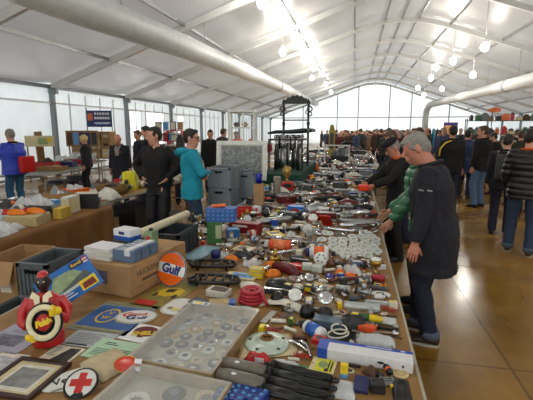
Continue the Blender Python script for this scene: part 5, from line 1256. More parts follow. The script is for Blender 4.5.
q = MB(); q.box(.15, .075, .04, (0, 0, 0), M('slate_blue_plastic', (.33, .40, .47), .5), .004); w_ = MB(); w_.box(.04, .03, .03, (-.04, .05, 0), lblue, .004); hero('slate_box', [('box_body', q), ('clip', w_)], (328, 326), -6, 'slate blue plastic box behind the spray can', 'box', (.15, .1))
# black mushroom knobs / boots
for k_, (x, y, r) in enumerate(((307, 316, .042), (325, 319, .045), (277, 303, .04))):
    b = MB(); b.lathe([(r * .95, 0), (r, .01), (r * .97, .03), (r * .75, .055), (r * .3, .068), (.001, .07)], black, 20); c = MB(); c.sweep([(r * .6, .02, .02), (r * 1.4, .04, .012), (r * 2., .02, .006)], .005, rubber, 6)
    hero('rubber_boot', [('cap', b), ('cable', c)], (x, y), 40 * k_, ['left black domed rubber cap with a cable', 'right black domed rubber cap with a cable', 'black domed rubber cap beside the red hose'][k_], 'cap', (.1, .1))
# chrome and white mirrors
def mirror_mb(r, face):
    a = MB(); a.lathe([(.008, -.03), (r * .5, -.024), (r * .95, -.006), (r, 0), (r * .97, .004)], chrome, 26); b = MB(); b.lathe([(r * .96, .002), (r * .9, .0055), (.001, .006)], face, 26); c = MB(); c.sweep([(0, 0, -.025), (-.02, .03, -.04), (-.09, .05, -.042)], .006, chrome, 8); return [('shell', a), ('glass', b), ('stem', c)]
hero('round_mirror', mirror_mb(.042, M('white_mirror_back', (.86, .86, .84), .3)), (295, 304), 0, 'round pale mirror tilted up beside the white mudguard', 'mirror', (.1, .08), 'the pale round mirror', z=.055, rx=42)
hero('round_mirror', mirror_mb(.044, M('mirror_glass', (.92, .94, .96), .04, metal=1)), (325, 307), 0, 'bright round chrome mirror reflecting the roof', 'mirror', (.1, .08), 'the bright chrome mirror', z=.055, rx=36)
# white mudguard strips
q = MB(); q.sweep([(-.14, -.03, .0), (-.08, .0, .02), (0, .015, .03), (.08, .01, .022), (.13, -.01, .004)], [(.006, .03), (.007, .036), (.007, .036), (.007, .034), (.006, .02)], offwhite, 10, up=(0, 0, 1)); hero('mudguard_stay', [('mudguard_stay', q)], (283, 308), -18, 'long off white mudguard blade behind the pale round mirror', 'mudguard', (.29, .07))
flat('grey_card', 'plain grey card lying in front of the bright chrome mirror', 'card', T(328, 318), .14, .06, -2, .006, M('plain_grey_card', (.62, .63, .61), .6))
# clear sleeves with yellow tube
flat('plastic_sleeve', 'white backed plastic sleeve holding a yellow and green tube', 'sleeve', T(372, 320), .25, .085, -3, .004, M('sleeve_card', (.74, .75, .73), .4), [('rect', .05, .5, .95, .95, M('sleeve_shine', (.80, .82, .82), .12))], lm='the yellow green tube')
q = MB(); q.sweep([(-.09, 0, .018), (-.08, 0, .018), (.03, 0, .018), (.075, 0, .014)], [.012, .019, .018, .013], M('tube_yellow', (.88, .76, .10), .4), 14); w_ = MB(); w_.sweep([(-.05, 0, .0182), (.005, 0, .0182)], .0193, M('tube_green', (.17, .33, .14), .4), 14); c = MB(); c.sweep([(-.11, 0, .018), (-.088, 0, .018)], .011, black, 10)
hero('sealant_tube', [('tube', q), ('label', w_), ('cap', c)], (368, 322), -4, 'yellow and green sealant tube lying on the white plastic sleeve', 'tube', None, z=.006)
flat('plastic_sleeve', 'empty clear plastic sleeve behind the one with the yellow tube', 'sleeve', T(362, 307), .20, .085, -2, .008, M('sleeve_clear', (.70, .73, .73), .15), [('rect', .04, .2, .96, .4, M('sleeve_shine', (.80, .82, .82), .12))])
# oval plates
flat('oval_plate', 'white oval plate with dark figures left of the plain letter oval', 'plate', T(362, 292), .115, .085, -10, .006, enamel, [('text', '50', .5, .5, .036, ink, 0, .001)], ell=True, lm='the oval number plate')
flat('oval_plate', 'white oval plate with bold dark letters at the right table edge', 'plate', T(381, 295), .115, .085, -8, .006, enamel, [('text', 'CL', .5, .5, .05, ink, 0, .0015)], ell=True)
q = MB(); q.sweep([(-.045, 0, .022), (.045, 0, .022)], .022, M('pink_red_roll', (.66, .16, .22), .5), 16); w_ = MB(); w_.lathe([(.006, 0), (.022, .001)], dred, 14, Tm(.045, 0, .022, 0, 90)); hero('red_roll', [('roll', q), ('end', w_)], (378, 281), -5, 'short crimson roll near the right table edge', 'roll', (.1, .05))
flat('yellow_packet', 'yellow and red printed packet behind the lettered oval plate', 'packet', T(380, 287), .075, .045, -4, .014, yellow, [('rect', .6, .1, .95, .9, redink), ('rect', .1, .2, .5, .6, blueink), ('rect', .2, .65, .5, .9, paper)])
flat('number_plate', 'small white plate with black figures by the right table edge', 'plate', T(379, 268), .095, .055, -4, .02, paper, [('text', '23', .5, .6, .03, ink, 0, .001), ('lines', .1, .08, .9, .3, 2, ink)])
flat('blue_carton', 'blue and white carton left of the small white number plate', 'carton', T(358, 266), .10, .05, -3, .035, M('slate_print', (.42, .46, .58), .5), [('rect', .1, .3, .7, .8, paper), ('rect', .82, .05, .98, .95, blueink)])
# brake drum plate
q = MB(); q.lathe([(.10, 0), (.105, .004), (.10, .012), (.07, .016), (.045, .018), (.04, .03), (.034, .034), (.03, .02), (.001, .018)], M('mint_drum', (.74, .80, .75), .35, metal=.2), 36); b = MB(); b.ring(.026, .008, M('rusty_brass', (.50, .36, .20), .5, metal=.6, var=.4), (0, 0, .032), 20, 8); b.lathe([(.018, .018), (.018, .03), (.001, .031)], M('rusty_brass', (.50, .36, .20), .5, metal=.6), 14); h_ = MB()
for i in range(5): h_.lathe([(.008, .0145), (.009, .0175), (.001, .0178)], charcoal, 10, Tm(.082 * math.cos(2 * PI * i / 5 + .4), .082 * math.sin(2 * PI * i / 5 + .4), -.001))
p_ = MB(); p_.pillow(.26, .2, .006, M('cream_tissue', (.80, .74, .60), .7), 2)
hero('brake_drum', [('drum_plate', q), ('hub_ring', b), ('bolt_hole', h_)], (267, 346), 10, 'pale green round brake plate with a rusty hub', 'brake plate', (.22, .21), 'the pale green brake plate', z=.007)
hero('tissue_paper', [('tissue_paper', p_)], (267, 346), 20, 'cream tissue paper under the pale green brake plate', 'paper', None)
q = MB(); q.pillow(.11, .055, .03, M('red_white_bag', (.75, .16, .18), .25, var=.5, scale=25), 8, 9, .5); w_ = MB(); w_.box(.04, .004, .02, (.02, -.03, .012), paper); hero('plastic_bag', [('bag', q), ('label', w_)], (257, 361), -5, 'crumpled red plastic bag in front of the pale green brake plate', 'bag', (.12, .06))
# chrome lever pair
for k_, (x, y, a) in enumerate(((293, 347, -10), (303, 349, -42))):
    q = MB(); q.sweep([(-.05, .01, .01), (-.03, .02, .014), (0, .02, .014), (.04, .0, .011), (.07, -.02, .009), (.078, -.02, .01)], [.008, .008, .006, .0055, .006, .009], chrome, 10); b = MB(); b.ring(.014, .005, charcoal, (-.045, .01, .008), 14, 6); hero('brake_lever', [('lever', q), ('pivot', b)], (x, y), a, ['left chrome brake lever by the yellow gasket pack', 'right chrome brake lever with its ball end beside the spray can'][k_], 'lever', (.14, .04))
flat('steel_strip', 'long flat grey metal strip standing out beside the red hose', 'strip', T(269, 318), .035, .15, -14, .008, M('grey_strip', (.66, .65, .62), .5))
# coiled red hose
q = MB()
for k_ in range(4): q.ring(.074 - .005 * (k_ % 2) - .004 * k_, .0105, M('red_rubber_hose', (.66, .13, .18), .4), (0, 0, .011 + .0185 * k_), 30, 8)
q.ring(.044, .010, M('red_rubber_hose', (.66, .13, .18), .4), (0, 0, .064), 24, 8); q.ring(.024, .009, M('red_rubber_hose', (.66, .13, .18), .4), (0, 0, .06), 20, 8); q.sweep([(.06, -.03, .07), (.085, -.05, .04), (.11, -.07, .011)], .0105, M('red_rubber_hose', (.66, .13, .18), .4), 8)
hero('coiled_hose', [('coiled_hose', q)], (252, 301), 0, 'coil of crimson rubber hose behind the glass showcase', 'hose', (.2, .18), 'the coil of red hose')
q = MB(); q.pillow(.12, .09, .03, hazy, 21); hero('plastic_bag', [('plastic_bag', q)], (244, 313), 0, 'crumpled clear bag in front of the coil of red hose', 'bag', (.12, .09))
q = MB(); q.box(.15, .07, .035, (0, 0, 0), M('beige_box', (.68, .58, .40), .6), .003); w_ = MB(); w_.box(.035, .071, .036, (.058, 0, 0), blue, .003); hero('small_carton', [('carton', q), ('blue_end', w_)], (222, 307), 14, 'beige carton with a blue end beside the coil of red hose', 'box', (.15, .08))
q = MB(); q.box(.14, .09, .045, (0, 0, 0), M('white_foam', (.78, .77, .72), .6), .01); w_ = MB(); w_.box(.1, .06, .004, (.01, -.004, .044), brown); hero('lidded_case', [('case', q), ('recess', w_)], (219, 296), -12, 'silvery case with a brown recess behind the beige carton', 'case', (.15, .1))
q = MB(); q.ell(.085, .055, .028, (0, 0, 0), M('white_gloss_shell', (.84, .83, .78), .25), 22, 8, lo=0); w_ = MB(); w_.sweep([(-.07, 0, .02), (-.13, .02, .018), (-.17, .03, .012)], [.018, .014, .008], M('beige_handle', (.72, .62, .46), .5), 8); hero('oval_cover', [('cover', q), ('handle', w_)], (250, 287), -22, 'white oval cover with a beige handle behind the coil of red hose', 'cover', (.18, .11), 'the white oval cover')
flat('booklet', 'pale booklet with a light blue picture beyond the white oval cover', 'booklet', T(241, 277), .22, .11, -6, .01, cream, [('rect', .18, .15, .9, .9, lblue), ('rect', .3, .3, .7, .65, M('booklet_dark', (.25, .42, .55), .5))])
q = MB(); 
for i in range(6): q.box(.095 - .002 * (i % 2), .07, .011, (0, 0, i * .0112), [yellow, M('straw', (.80, .72, .42), .6)][i % 2], .003)
hero('stacked_pads', [('stacked_pads', q)], (257, 277), -10, 'yellow and straw striped block of pads beside the amber lamps', 'pads', (.1, .08), 'the yellow striped block')
def lens_mb(w, d, h, m_):
    a = MB(); a.ell(w / 2, d / 2, h, (0, 0, .01), m_, 18, 8, lo=0); b = MB(); b.prism([(w * .53 * math.cos(2 * PI * k_ / 20), d * .53 * math.sin(2 * PI * k_ / 20)) for k_ in range(20)], .01, chrome); return [('lens', a), ('base', b)]
for x, y, w, rz_, m_, lab in ((271, 268, .11, 20, amber, 'farther amber lamp lens beside the yellow striped block'), (273, 277, .12, 30, amber, 'nearer amber lamp lens beside the yellow striped block'), (231, 262, .12, 10, amber, 'amber lamp lens beside the navy topped bottle')):
    hero('lamp_lens', lens_mb(w, w * .7, .045, m_), (x, y), rz_, lab, 'lamp', (w, w * .7), None)
q = MB(); q.sweep([(-.11, .04, .02), (-.03, .02, .03), (.05, -.01, .028), (.11, -.04, .016)], [.03, .042, .04, .02], dred, 12); hero('vinyl_roll', [('vinyl_roll', q)], (286, 273), -12, 'dark red vinyl roll beside the amber lamps', 'roll', (.2, .08))
q = MB(); q.ell(.085, .06, .042, (0, 0, 0), M('green_black_dome', (.12, .14, .13), .3), 20, 8, lo=0); hero('dome_cover', [('dome_cover', q)], (278, 285), 0, 'dark oval domed cover in front of the dark red roll', 'cover', (.17, .12), 'the dark domed cover')
q = MB(); q.box(.19, .03, .028, (0, 0, 0), M('blue_grey_bar', (.24, .28, .32), .4), .005); w_ = MB(); w_.box(.19, .012, .004, (0, 0, .028), chrome); hero('trim_bar', [('bar', q), ('chrome_strip', w_)], (279, 294), -2, 'blue grey bar with a bright strip in front of the dark domed cover', 'bar', (.19, .035))
# black wide luggage rack behind showcase
q = MB()
for s in (-1, 1): q.sweep([(-.14, s * .06, .03), (-.05, s * .075, .035), (.08, s * .07, .035), (.15, s * .05, .03)], .013, black, 8)
for k_ in range(5): q.sweep([(-.12 + .06 * k_, -.065, .032), (-.12 + .06 * k_, .065, .032)], .010, black, 8)
q.sweep([(-.14, -.06, .03), (-.17, 0, .03), (-.14, .06, .03)], .013, black, 8); q.sweep([(.15, -.05, .03), (.17, 0, .03), (.15, .05, .03)], .013, black, 8)
for a_, b_ in ((-.1, -.05), (.1, -.05), (-.1, .05), (.1, .05)): q.sweep([(a_, b_, .03), (a_ * 1.05, b_, .0)], .01, black, 6)
for k_, (x, y, a) in enumerate(((213, 268, 10), (214, 284, 6))): hero('luggage_rack', [('luggage_rack', q)], (x, y), a, ['farther black tubular luggage rack near the showcase', 'nearer black tubular luggage rack beside the round orange sign'][k_], 'rack', (.32, .15), 'the black luggage racks' if k_ else None)
# blue glass panel & bottle, tins
sheet('glass_panel', 'pale blue framed glass panel lying at the left table edge', 'panel', [(183, 262), (206, 264), (215, 249), (199, 246)], .02, M('silver_frame', (.5, .54, .56), .4, metal=.3), [('rect', .06, .06, .94, .94, M('blue_glass', (.55, .68, .74), .1))])
q = MB(); q.lathe([(.036, 0), (.038, .004), (.038, .07), (.036, .075)], offwhite, 18); w_ = MB(); w_.lathe([(.0385, .045), (.0385, .09), (.03, .1), (.001, .101)], navy, 18); hero('bottle', [('bottle_body', q), ('navy_top', w_)], (216, 263), 0, 'squat white bottle with a navy top', 'bottle', (.08, .08), 'the navy topped bottle')
q = MB(); q.box(.13, .09, .20, (0, 0, 0), green, .008); w_ = MB(); w_.box(.05, .001, .12, (.035, -.0456, .05), M('cream_tin_panel', (.70, .72, .58), .5)); w_.box(.001, .05, .12, (.0656, 0, .05), M('cream_tin_panel', (.70, .72, .58), .5)); hero('oil_tin', [('tin', q), ('cream_panel', w_)], (215, 243), 16, 'tall green oil tin standing at the left of the table', 'tin', (.15, .13), 'the tall green oil tin')
dm = M('dotted_blue', (.22, .38, .66), .5); q = MB(); q.box(.26, .14, .12, (0, 0, 0), dm, .004); w_ = MB()
for i in range(6):
    for j in range(3): w_.lathe([(.010, 0), (.010, .0008), (.001, .001)], lblue, 8, Tm(-.105 + i * .042, -.0705, .025 + j * .036, 90))
f_ = MB(); f_.box(.10, .12, .004, (0, 0, 0), dm, X=Tm(.14, 0, .12, 0, -42) @ Tm(.05, 0, 0))
gp = T(218, 243); put('patterned_box', [('box_body', q), ('dot_pattern', w_), ('flap', f_)], (gp.x + .03, gp.y + .03, ZT + .2005), 8, 'blue dotted box balanced on top of the tall green oil tin', 'box')
q = MB(); q.box(.13, .06, .02, (0, 0, 0), orange, .006); put('orange_tool', [('orange_tool', q)], (gp.x + .0, gp.y + .04, ZT + .324), 14, 'orange flat tool lying on top of the blue dotted box', 'tool', ry=-4)
q = MB(); q.box(.12, .10, .08, (0, 0, 0), M('tin_blue', (.16, .42, .64), .4), .003); w_ = MB(); w_.box(.10, .08, .002, (0, 0, .08), lblue); hero('blue_box', [('box_body', q), ('lid', w_)], (233, 237), 25, 'small blue box just right of the tall green oil tin', 'box', (.15, .14))
q = MB(); q.box(.30, .12, .10, (0, 0, 0), M('box_crimson', (.50, .07, .09), .45), .004); l_ = MB(); l_.text('HELLA', .05, paper, Tm(-.02, -.0605, .06, 90), .0006, .001) if False else l_.box(.16, .001, .02, (-.04, -.0605, .06), offwhite); hero('crimson_box', [('box_body', q), ('lettering_strip', l_)], (246, 232), -10, 'long crimson box with a white strip behind the small blue box', 'box', (.31, .14), 'the long crimson box')
q = tray_mb(.26, .16, .11, red); hero('open_red_box', [('open_red_box', q)], (242, 217), 5, 'open red box beyond the long crimson one', 'box', (.27, .17), 'the open red box')
q = MB(); q.box(.09, .06, .13, (0, 0, 0), paper, .003); w_ = MB(); w_.box(.091, .061, .03, (0, 0, .02), redink); w_.box(.03, .061, .04, (.01, 0, .07), redink); w_.box(.02, .0615, .02, (-.02, 0, .065), blueink); hero('red_white_pack', [('pack', q), ('red_print', w_)], (257, 217), -15, 'upright red and white pack beside the open red box', 'pack', (.1, .08))
q = MB(); q.box(.13, .10, .30, (0, 0, 0), pcard, .003); w_ = MB(); w_.box(.11, .08, .003, (0, 0, .299), brown); hero('tall_carton', [('carton', q), ('opening', w_)], (259, 206), 5, 'tall brown carton right of the grey crates', 'box', (.14, .12), 'the tall brown carton')
gp = T(259, 206); q = MB(); q.lathe([(.035, 0), (.04, .05), (.045, .12), (.04, .13)], M('cobalt_glass', (.06, .10, .60), .1), 16); put('blue_vase', [('blue_vase', q)], (gp.x, gp.y, ZT + .304), 0, 'cobalt blue vase on top of the tall brown carton', 'vase')
q = MB(); q.lathe([(.05, 0), (.06, .04), (.055, .2), (.06, .26), (.05, .3)], M('mesh_cylinder', (.55, .52, .46), .5, var=.4, scale=60), 16); hero('mesh_cylinder', [('mesh_cylinder', q)], (277, 196), 0, 'tall grey mesh cylinder in front of the green drape', 'cylinder', (.12, .12))
q = MB(); q.box(.20, .22, .14, (0, 0, 0), red, .02); w_ = MB(); w_.box(.12, .005, .07, (0, -.111, .05), charcoal); p_ = MB(); p_.lathe([(.05, .14), (.02, .17), (.02, .2), (.07, .25), (.075, .36), (.03, .40)], M('gilt', (.70, .58, .32), .3, metal=.6), 14, Tm(0, .05, 0)); hero('red_radio', [('red_case', q), ('dark_front', w_), ('gilt_cup', p_)], (287, 190), 12, 'red cased set with a gilt cup on top by the green drape', 'set', (.22, .24), 'the red cased set')
q = MB(); q.lathe([(.06, 0), (.02, .16), (.015, .22)], orange, 14); hero('orange_cone', [('orange_cone', q)], (317, 172), 0, 'orange cone standing beyond the red cased set', 'cone', (.13, .13), 'the orange cone')
q = MB(); q.box(.19, .13, .09, (0, 0, 0), M('azure_box', (.10, .46, .80), .4), .003); w_ = MB(); w_.ell(.05, .001, .02, (0, -.066, .045), redink, 14, 6); hero('azure_box', [('box_body', q), ('logo_patch', w_)], (296, 213), -5, 'azure blue box with a red oval in mid table', 'box', (.2, .14), 'the azure blue box')
q = MB(); q.box(.22, .16, .1, (0, 0, 0), M('royal_box', (.10, .15, .42), .4), .003); hero('navy_carton', [('navy_carton', q)], (357, 199), -2, 'navy carton near the right of the table by the flat cap man', 'box', (.23, .17), 'the navy carton')
q = MB(); q.box(.16, .12, .015, (0, 0, 0), red, .003); w_ = MB(); w_.box(.02, .121, .016, (-.01, 0, .0), dgrey); q2 = hero('red_folder', [('cover', q), ('grey_band', w_)], (326, 228), 70, 'red folder with a grey band propped up beside the orange ringed gauge', 'folder', (.13, .17), 'the red folder', z=.07, ry=50)
q = MB(); q.lathe([(.05, 0), (.055, .02), (.05, .03), (.04, .028)], gface, 20); w_ = MB(); w_.ring(.05, .008, M('orange_red', (.85, .25, .12), .4), (0, 0, .02), 20, 6); hero('ringed_gauge', [('dial', q), ('orange_ring', w_)], (313, 222), 0, 'white gauge with an orange ring tilted beside the red folder', 'gauge', (.12, .1), None, z=.03, rx=35)
q = can_lying(.045, .2, M('can_orange', (.88, .34, .20), .4), hazy, M('can_peach', (.90, .50, .32), .4)); hero('orange_canister', q, (279, 250), 175, 'orange canister lying in a clear wrap in front of the cream bags', 'canister', (.22, .1), 'the orange canister')
q = can_lying(.05, .16, paper, navy, M('band_orange', (.90, .40, .16), .4)); hero('banded_drum', q, (318, 259), 184, 'white and orange banded drum lying beside the white rounds', 'drum', (.19, .11), 'the banded drum')
q = MB(); q.lathe([(.05, -.01), (.055, .01), (.05, .022), (.001, .024)], gface, 20); w_ = MB(); 
for i in range(6): w_.lathe([(.008, .023), (.008, .026), (.001, .026)], greyink, 8, Tm(.028 * math.cos(i), .028 * math.sin(i), 0))
hero('round_grille', [('disc', q), ('hole', w_)], (321, 266), 0, 'white round grille tilted in front of the banded drum', 'grille', (.11, .1), None, z=.05, rx=55)
# the flock of white rounds
wd = MB(); wd.lathe([(.05, 0), (.051, .001), (.05, .004), (.044, .005), (.042, .0035), (.020, .0035), (.018, .005), (.001, .005)], M('milky_disc', (.78, .80, .77), .25), 22)
for i in range(3): wd.lathe([(.005, .0045), (.005, .0058), (.001, .0058)], black, 8, Tm(.011 * math.cos(i * 2.1), .011 * math.sin(i * 2.1), 0))
proto = None; n_ = 0
for row, (y, x0, x1, c) in enumerate(((235, 322, 332, 2), (238, 347, 377, 3), (241, 317, 380, 6), (245, 326, 381, 5), (249, 318, 378, 6), (253, 333, 382, 5), (257, 338, 374, 3))):
    for i in range(c):
        x = x0 + (x1 - x0) * (i + .5) / c; p = T(x + br_.uniform(-1, 1), y)
        if proto is None: proto = obj('white_disc', wd); o_ = proto
        else: o_ = copy_thing(proto)
        o_.location = p + Vector((0, 0, .0135)); o_.rotation_euler = (R(15), 0, br_.uniform(-.1, .1)); o_.scale = (.9, .9, .9); n_ += 1
        tag(o_, 'milky white round holder disc lying in the flock at the right middle of the table', 'disc', 'milky white discs'); footprints.append((p.x, p.y, .05, .05, 0))
landmarks.append(('the flock of white discs', T(350, 246).x, T(350, 246).y))
# further goods picked out in the middle of the table
flat('oval_plate', 'small white oval plate with dark marks and an orange spot beside the red wedge', 'plate', T(296, 279), .10, .07, -8, .008, enamel, [('lines', .2, .45, .8, .8, 2, ink), ('rect', .3, .15, .7, .38, orange)], ell=True)
flat('printed_pack', 'grey printed pack with a yellow and red flame behind the bright chrome mirror', 'pack', T(322, 288), .13, .09, -20, .012, M('pack_grey', (.60, .61, .58), .5), [('poly', [(.05, .7), (.3, .95), (.42, .75), (.3, .6)], yellow), ('poly', [(.12, .72), (.28, .85), (.32, .74)], redink), ('poly', [(.7, .95), (.9, .8), (.98, .5), (.85, .62)], orange), ('rect', .15, .12, .42, .45, offwhite), ('rect', .5, .12, .8, .45, dgrey)])
q = MB(); q.sweep([(-.12, -.02, .012), (-.05, .01, .02), (.05, .015, .02), (.12, .05, .012)], [(.008, .02)] * 4, dred, 8, up=(0, 0, 1)); hero('leather_strap', [('leather_strap', q)], (347, 282), 10, 'dark red leather strap left of the short crimson roll', 'strap', (.25, .06))
q = MB(); q.box(.09, .06, .04, (0, 0, 0), M('nickel_block', (.70, .70, .66), .35, metal=.5), .004); r_ = MB()
for i in range(4): r_.lathe([(.009, .0), (.009, .058), (.006, .06)], steel, 10, Tm(-.033 + .022 * i, -.034, 0))
q.merge(r_); hero('nickel_block', [('nickel_block', q)], (343, 293), -6, 'nickel ribbed block left of the oval number plate', 'block', (.1, .085))
q = MB(); q.ell(.035, .03, .032, (0, 0, 0), M('violet_glass', (.30, .24, .58), .15), 16, 8, lo=0); q2 = MB(); q2.lathe([(.036, 0), (.036, .006), (.03, .008)], chrome, 16); hero('violet_lens', [('dome', q), ('chrome_rim', q2)], (330, 278), 0, 'violet domed lens in a chrome rim behind the printed flame pack', 'lens', (.08, .08))
q = MB(); q.prism([(-.08, -.04), (.08, -.04), (.05, .05), (-.02, .04)], .03, M('wedge_red', (.74, .12, .10), .35)); q2 = MB(); q2.box(.15, .03, .05, (0, .06, 0), charcoal, .005); hero('red_wedge', [('wedge', q), ('dark_back', q2)], (297, 268), -15, 'red wedge shaped cover with a dark back beside the dark red vinyl roll', 'cover', (.17, .13))
for k_, (x, y, lab) in enumerate(((307, 270, 'left pale square pad behind the nickel block'), (317, 272, 'right pale square pad behind the nickel block'))):
    q = MB(); q.box(.075, .065, .05, (0, 0, 0), M('pale_pad', (.74, .77, .72), .5), .012); hero('square_pad', [('square_pad', q)], (x, y), 8 - 14 * k_, lab, 'pad', (.08, .07))
q = MB(); q.lathe([(.03, 0), (.034, .006), (.032, .05), (.012, .07), (.011, .085)], M('brown_glass', (.36, .20, .08), .15), 16); hero('brown_jar', [('brown_jar', q)], (331, 268), 0, 'squat brown glass jar beside the white round grille', 'jar', (.07, .07))
q = MB(); q.pillow(.15, .09, .05, M('dark_wire_bundle', (.14, .14, .16), .5, bump=.5, bscale=50), 61, 11, .7); hero('wire_bundle', [('wire_bundle', q)], (352, 327), 10, 'dark bundle of wires beside the white curled piping', 'bundle', (.15, .09))
q = MB(); q.box(.09, .04, .03, (0, 0, 0), M('orange_red_block', (.85, .32, .14), .4), .006); hero('orange_block', [('orange_block', q)], (367, 331), -8, 'small orange red block in front of the yellow green tube', 'block', (.09, .04))
for k_ in range(3):
    q = MB(); q.sweep([(-.06, 0, .009), (.03, 0, .009), (.031, 0, .011), (.06, 0, .011)], [.007, .007, .011, .011], [steel, charcoal, chrome][k_], 10); hero('steel_pin', [('steel_pin', q)], (386, 327 + 4 * k_), -10 + 6 * k_, ['farthest steel pin right of the orange red block', 'dark middle pin right of the orange red block', 'nearest chrome pin right of the orange red block'][k_], 'pin', (.125, .024))
flat('plastic_sleeve', 'clear flat sleeve of grey strips right of the oval plates row', 'sleeve', T(378, 304), .15, .05, -3, .01, M('sleeve_grey', (.60, .63, .62), .2), [('rect', .05, .55, .95, .9, M('sleeve_shine', (.80, .82, .82), .12))])
q = MB(); q.box(.13, .09, .08, (0, 0, 0), M('vermilion_plastic', (.90, .22, .10), .35), .02); put('red_lamp', [('red_lamp', q)], (.13, 5.20, .985), 20, 'bright red lamp held up by the man in the flat cap', 'lamp')
# near right corner
q = MB(); q.box(.055, .05, .04, (0, 0, 0), charcoal, .004); w_ = MB(); w_.lathe([(.006, .04), (.006, .0415), (.001, .042)], black, 10, Tm(-.01, .008, 0)); hero('black_relay', [('case', q), ('hole', w_)], (377, 391), 8, 'square charcoal relay box at the near right corner', 'box', (.06, .055), 'the square charcoal relay')
flat('navy_wallet', 'navy wallet with a brass stud at the near edge', 'wallet', T(361, 386), .055, .1, -4, .012, navy, [('ell', .6, .55, .05, .03, brass)])
q = MB(); q.pillow(.085, .11, .02, hazy, 31); w_ = MB(); w_.box(.025, .04, .006, (-.01, .02, .006), charcoal, .002); w_.sweep([(-.015, 0, .008), (-.02, -.045, .008)], .003, steel, 6); w_.sweep([(.005, 0, .008), (.0, -.045, .008)], .003, steel, 6); hero('parts_bag', [('bag', q), ('metal_part', w_)], (344, 391), 0, 'clear bag with a black and steel tool left of the navy wallet', 'bag', (.09, .11))
q = MB(); q.pillow(.06, .05, .03, brown, 14); q.sweep([(.02, .0, .01), (.05, .01, .01)], .008, charcoal, 6); hero('leather_pouch', [('leather_pouch', q)], (371, 374), -30, 'dark brown pouch behind the square charcoal relay', 'pouch', (.08, .06))
q = MB(); q.lathe([(.012, 0), (.014, .003), (.014, .05), (.008, .06), (.007, .068)], black, 12, Tm(0, -.035, .014, -90)); w_ = MB(); w_.lathe([(.0143, .018), (.0143, .03)], orange, 12, Tm(0, -.035, .014, -90)); hero('small_vial', [('vial', q), ('orange_band', w_)], (387, 372), 18, 'small black vial with an orange band near the wooden disc', 'vial', (.03, .075))
q = MB(); q.lathe([(.033, 0), (.035, .003), (.034, .008), (.026, .009), (.025, .0085), (.001, .0085)], M('birch_disc', (.80, .72, .52), .6), 26); w_ = MB(); w_.ring(.02, .0015, tan, (0, 0, .009), 22, 5); hero('wooden_disc', [('disc', q), ('groove', w_)], (400, 375), 0, 'pale wooden disc at the right edge of the table', 'disc', (.07, .07), 'the pale wooden disc')
q = MB(); q.lathe([(.018, 0), (.019, .003), (.018, .006), (.001, .007)], blue, 20); w_ = MB(); w_.lathe([(.012, .0065), (.011, .0085), (.001, .009)], lblue, 16); hero('round_badge', [('badge', q), ('centre', w_)], (376, 366), 0, 'small blue round badge beside the long white carton', 'badge', (.04, .04))
q = MB()
for k_ in range(4): q.box(.06, .008, .01, (0, -.022 + .014 * k_, 0), steel, .002)
q.box(.008, .06, .012, (-.022, 0, 0), steel); q.box(.008, .06, .012, (.022, 0, 0), steel); q.box(.03, .012, .012, (.012, -.035, 0), yellow); hero('steel_bracket', [('steel_bracket', q)], (388, 383), 15, 'pierced steel bracket with a yellow end by the wooden disc', 'bracket', (.065, .07))
q = MB(); q.pillow(.07, .13, .02, M('black_glove_leather', (.07, .065, .065), .5), 17); hero('leather_glove', [('leather_glove', q)], (401, 391), 0, 'black leather piece at the near right corner of the table', 'leather', (.07, .12))
# left brown-cloth table goods
def hero2(name, parts, x, y, rz, label, cat, z=0.): return put(name, parts, (x, y, TT + .018 + z), rz, label, cat, foot='auto' if z < .05 else None)
p = P(30, 216); 
q = MB(); q.box(.34, .26, .10, (0, 0, 0), M('cream_carton', (.74, .66, .48), .7), .003); hero2('cream_carton', [('cream_carton', q)], -3.36, 3.52, 10, 'cream carton carrying the amber lamps on the brown cloth', 'box')
for k_, (dx, dy, lab) in enumerate(((-.08, -.05, 'nearer amber rear lamp with a red end on the cream carton'), (.06, .06, 'farther amber rear lamp with a red end on the cream carton'))):
    a = MB(); a.ell(.12, .05, .06, (0, 0, .0), amber, 18, 8, lo=0); b = MB(); b.ell(.045, .052, .058, (-.1, 0, .0), redlens, 14, 8, lo=0); c = MB(); c.box(.26, .09, .006, (-.01, 0, -.004), chrome, .002)
    hero2('rear_lamp', [('amber_lens', a), ('red_lens', b), ('chrome_base', c)], -3.38 + dx, 3.52 + dy, 8, lab, 'lamp', .106)
for x, y, w, d_, h_, lab, sd in ((-3.36, 3.0, .42, .34, .11, 'plastic wrapped bundle at the near left of the brown cloth', 1), (-3.78, 3.55, .3, .3, .10, 'plastic bag left of the cream carton', 2), (-3.95, 4.25, .42, .3, .15, 'pale blue plastic bag behind the amber rear lamps', 3), (-3.56, 4.46, .2, .12, .08, 'clear bag right of the dark tube on the brown cloth', 5)):
    q = MB(); q.pillow(w, d_, h_, hazy, sd, 11, .5); b = MB(); b.box(w * .55, d_ * .55, h_ * .5, (0, 0, 0), [tan, grey, lblue, M('rose', (.7, .45, .42), .6)][sd % 4], .01); hero2('plastic_bag', [('bag', q), ('wrapped_piece', b)], x, y, 8, lab, 'bag')
q = MB(); q.box(.1, .2, .12, (0, 0, 0), yellow if False else M('ochre_box', (.78, .66, .25), .6), .003); hero2('ochre_box', [('ochre_box', q)], -3.22, 3.86, 10, 'small ochre box at the edge of the brown cloth', 'box')
for k_ in range(3):
    q = slab(.03, .22, .20, [offwhite, paper, offwhite][k_], cream); hero2('binder', [('binder', q)], -3.36 + .036 * k_, 4.14, 4, ['left', 'middle', 'right'][k_] + ' white binder standing at the far end of the brown cloth', 'binder')
q = MB(); q.box(.26, .06, .19, (0, 0, 0), charcoal, .004); b = MB(); b.box(.26, .062, .02, (0, 0, .19), offwhite); hero2('dark_case', [('case', q), ('pale_edge', b)], -3.28, 4.40, 16, 'dark flat case standing at the table end beside the white binders', 'case')
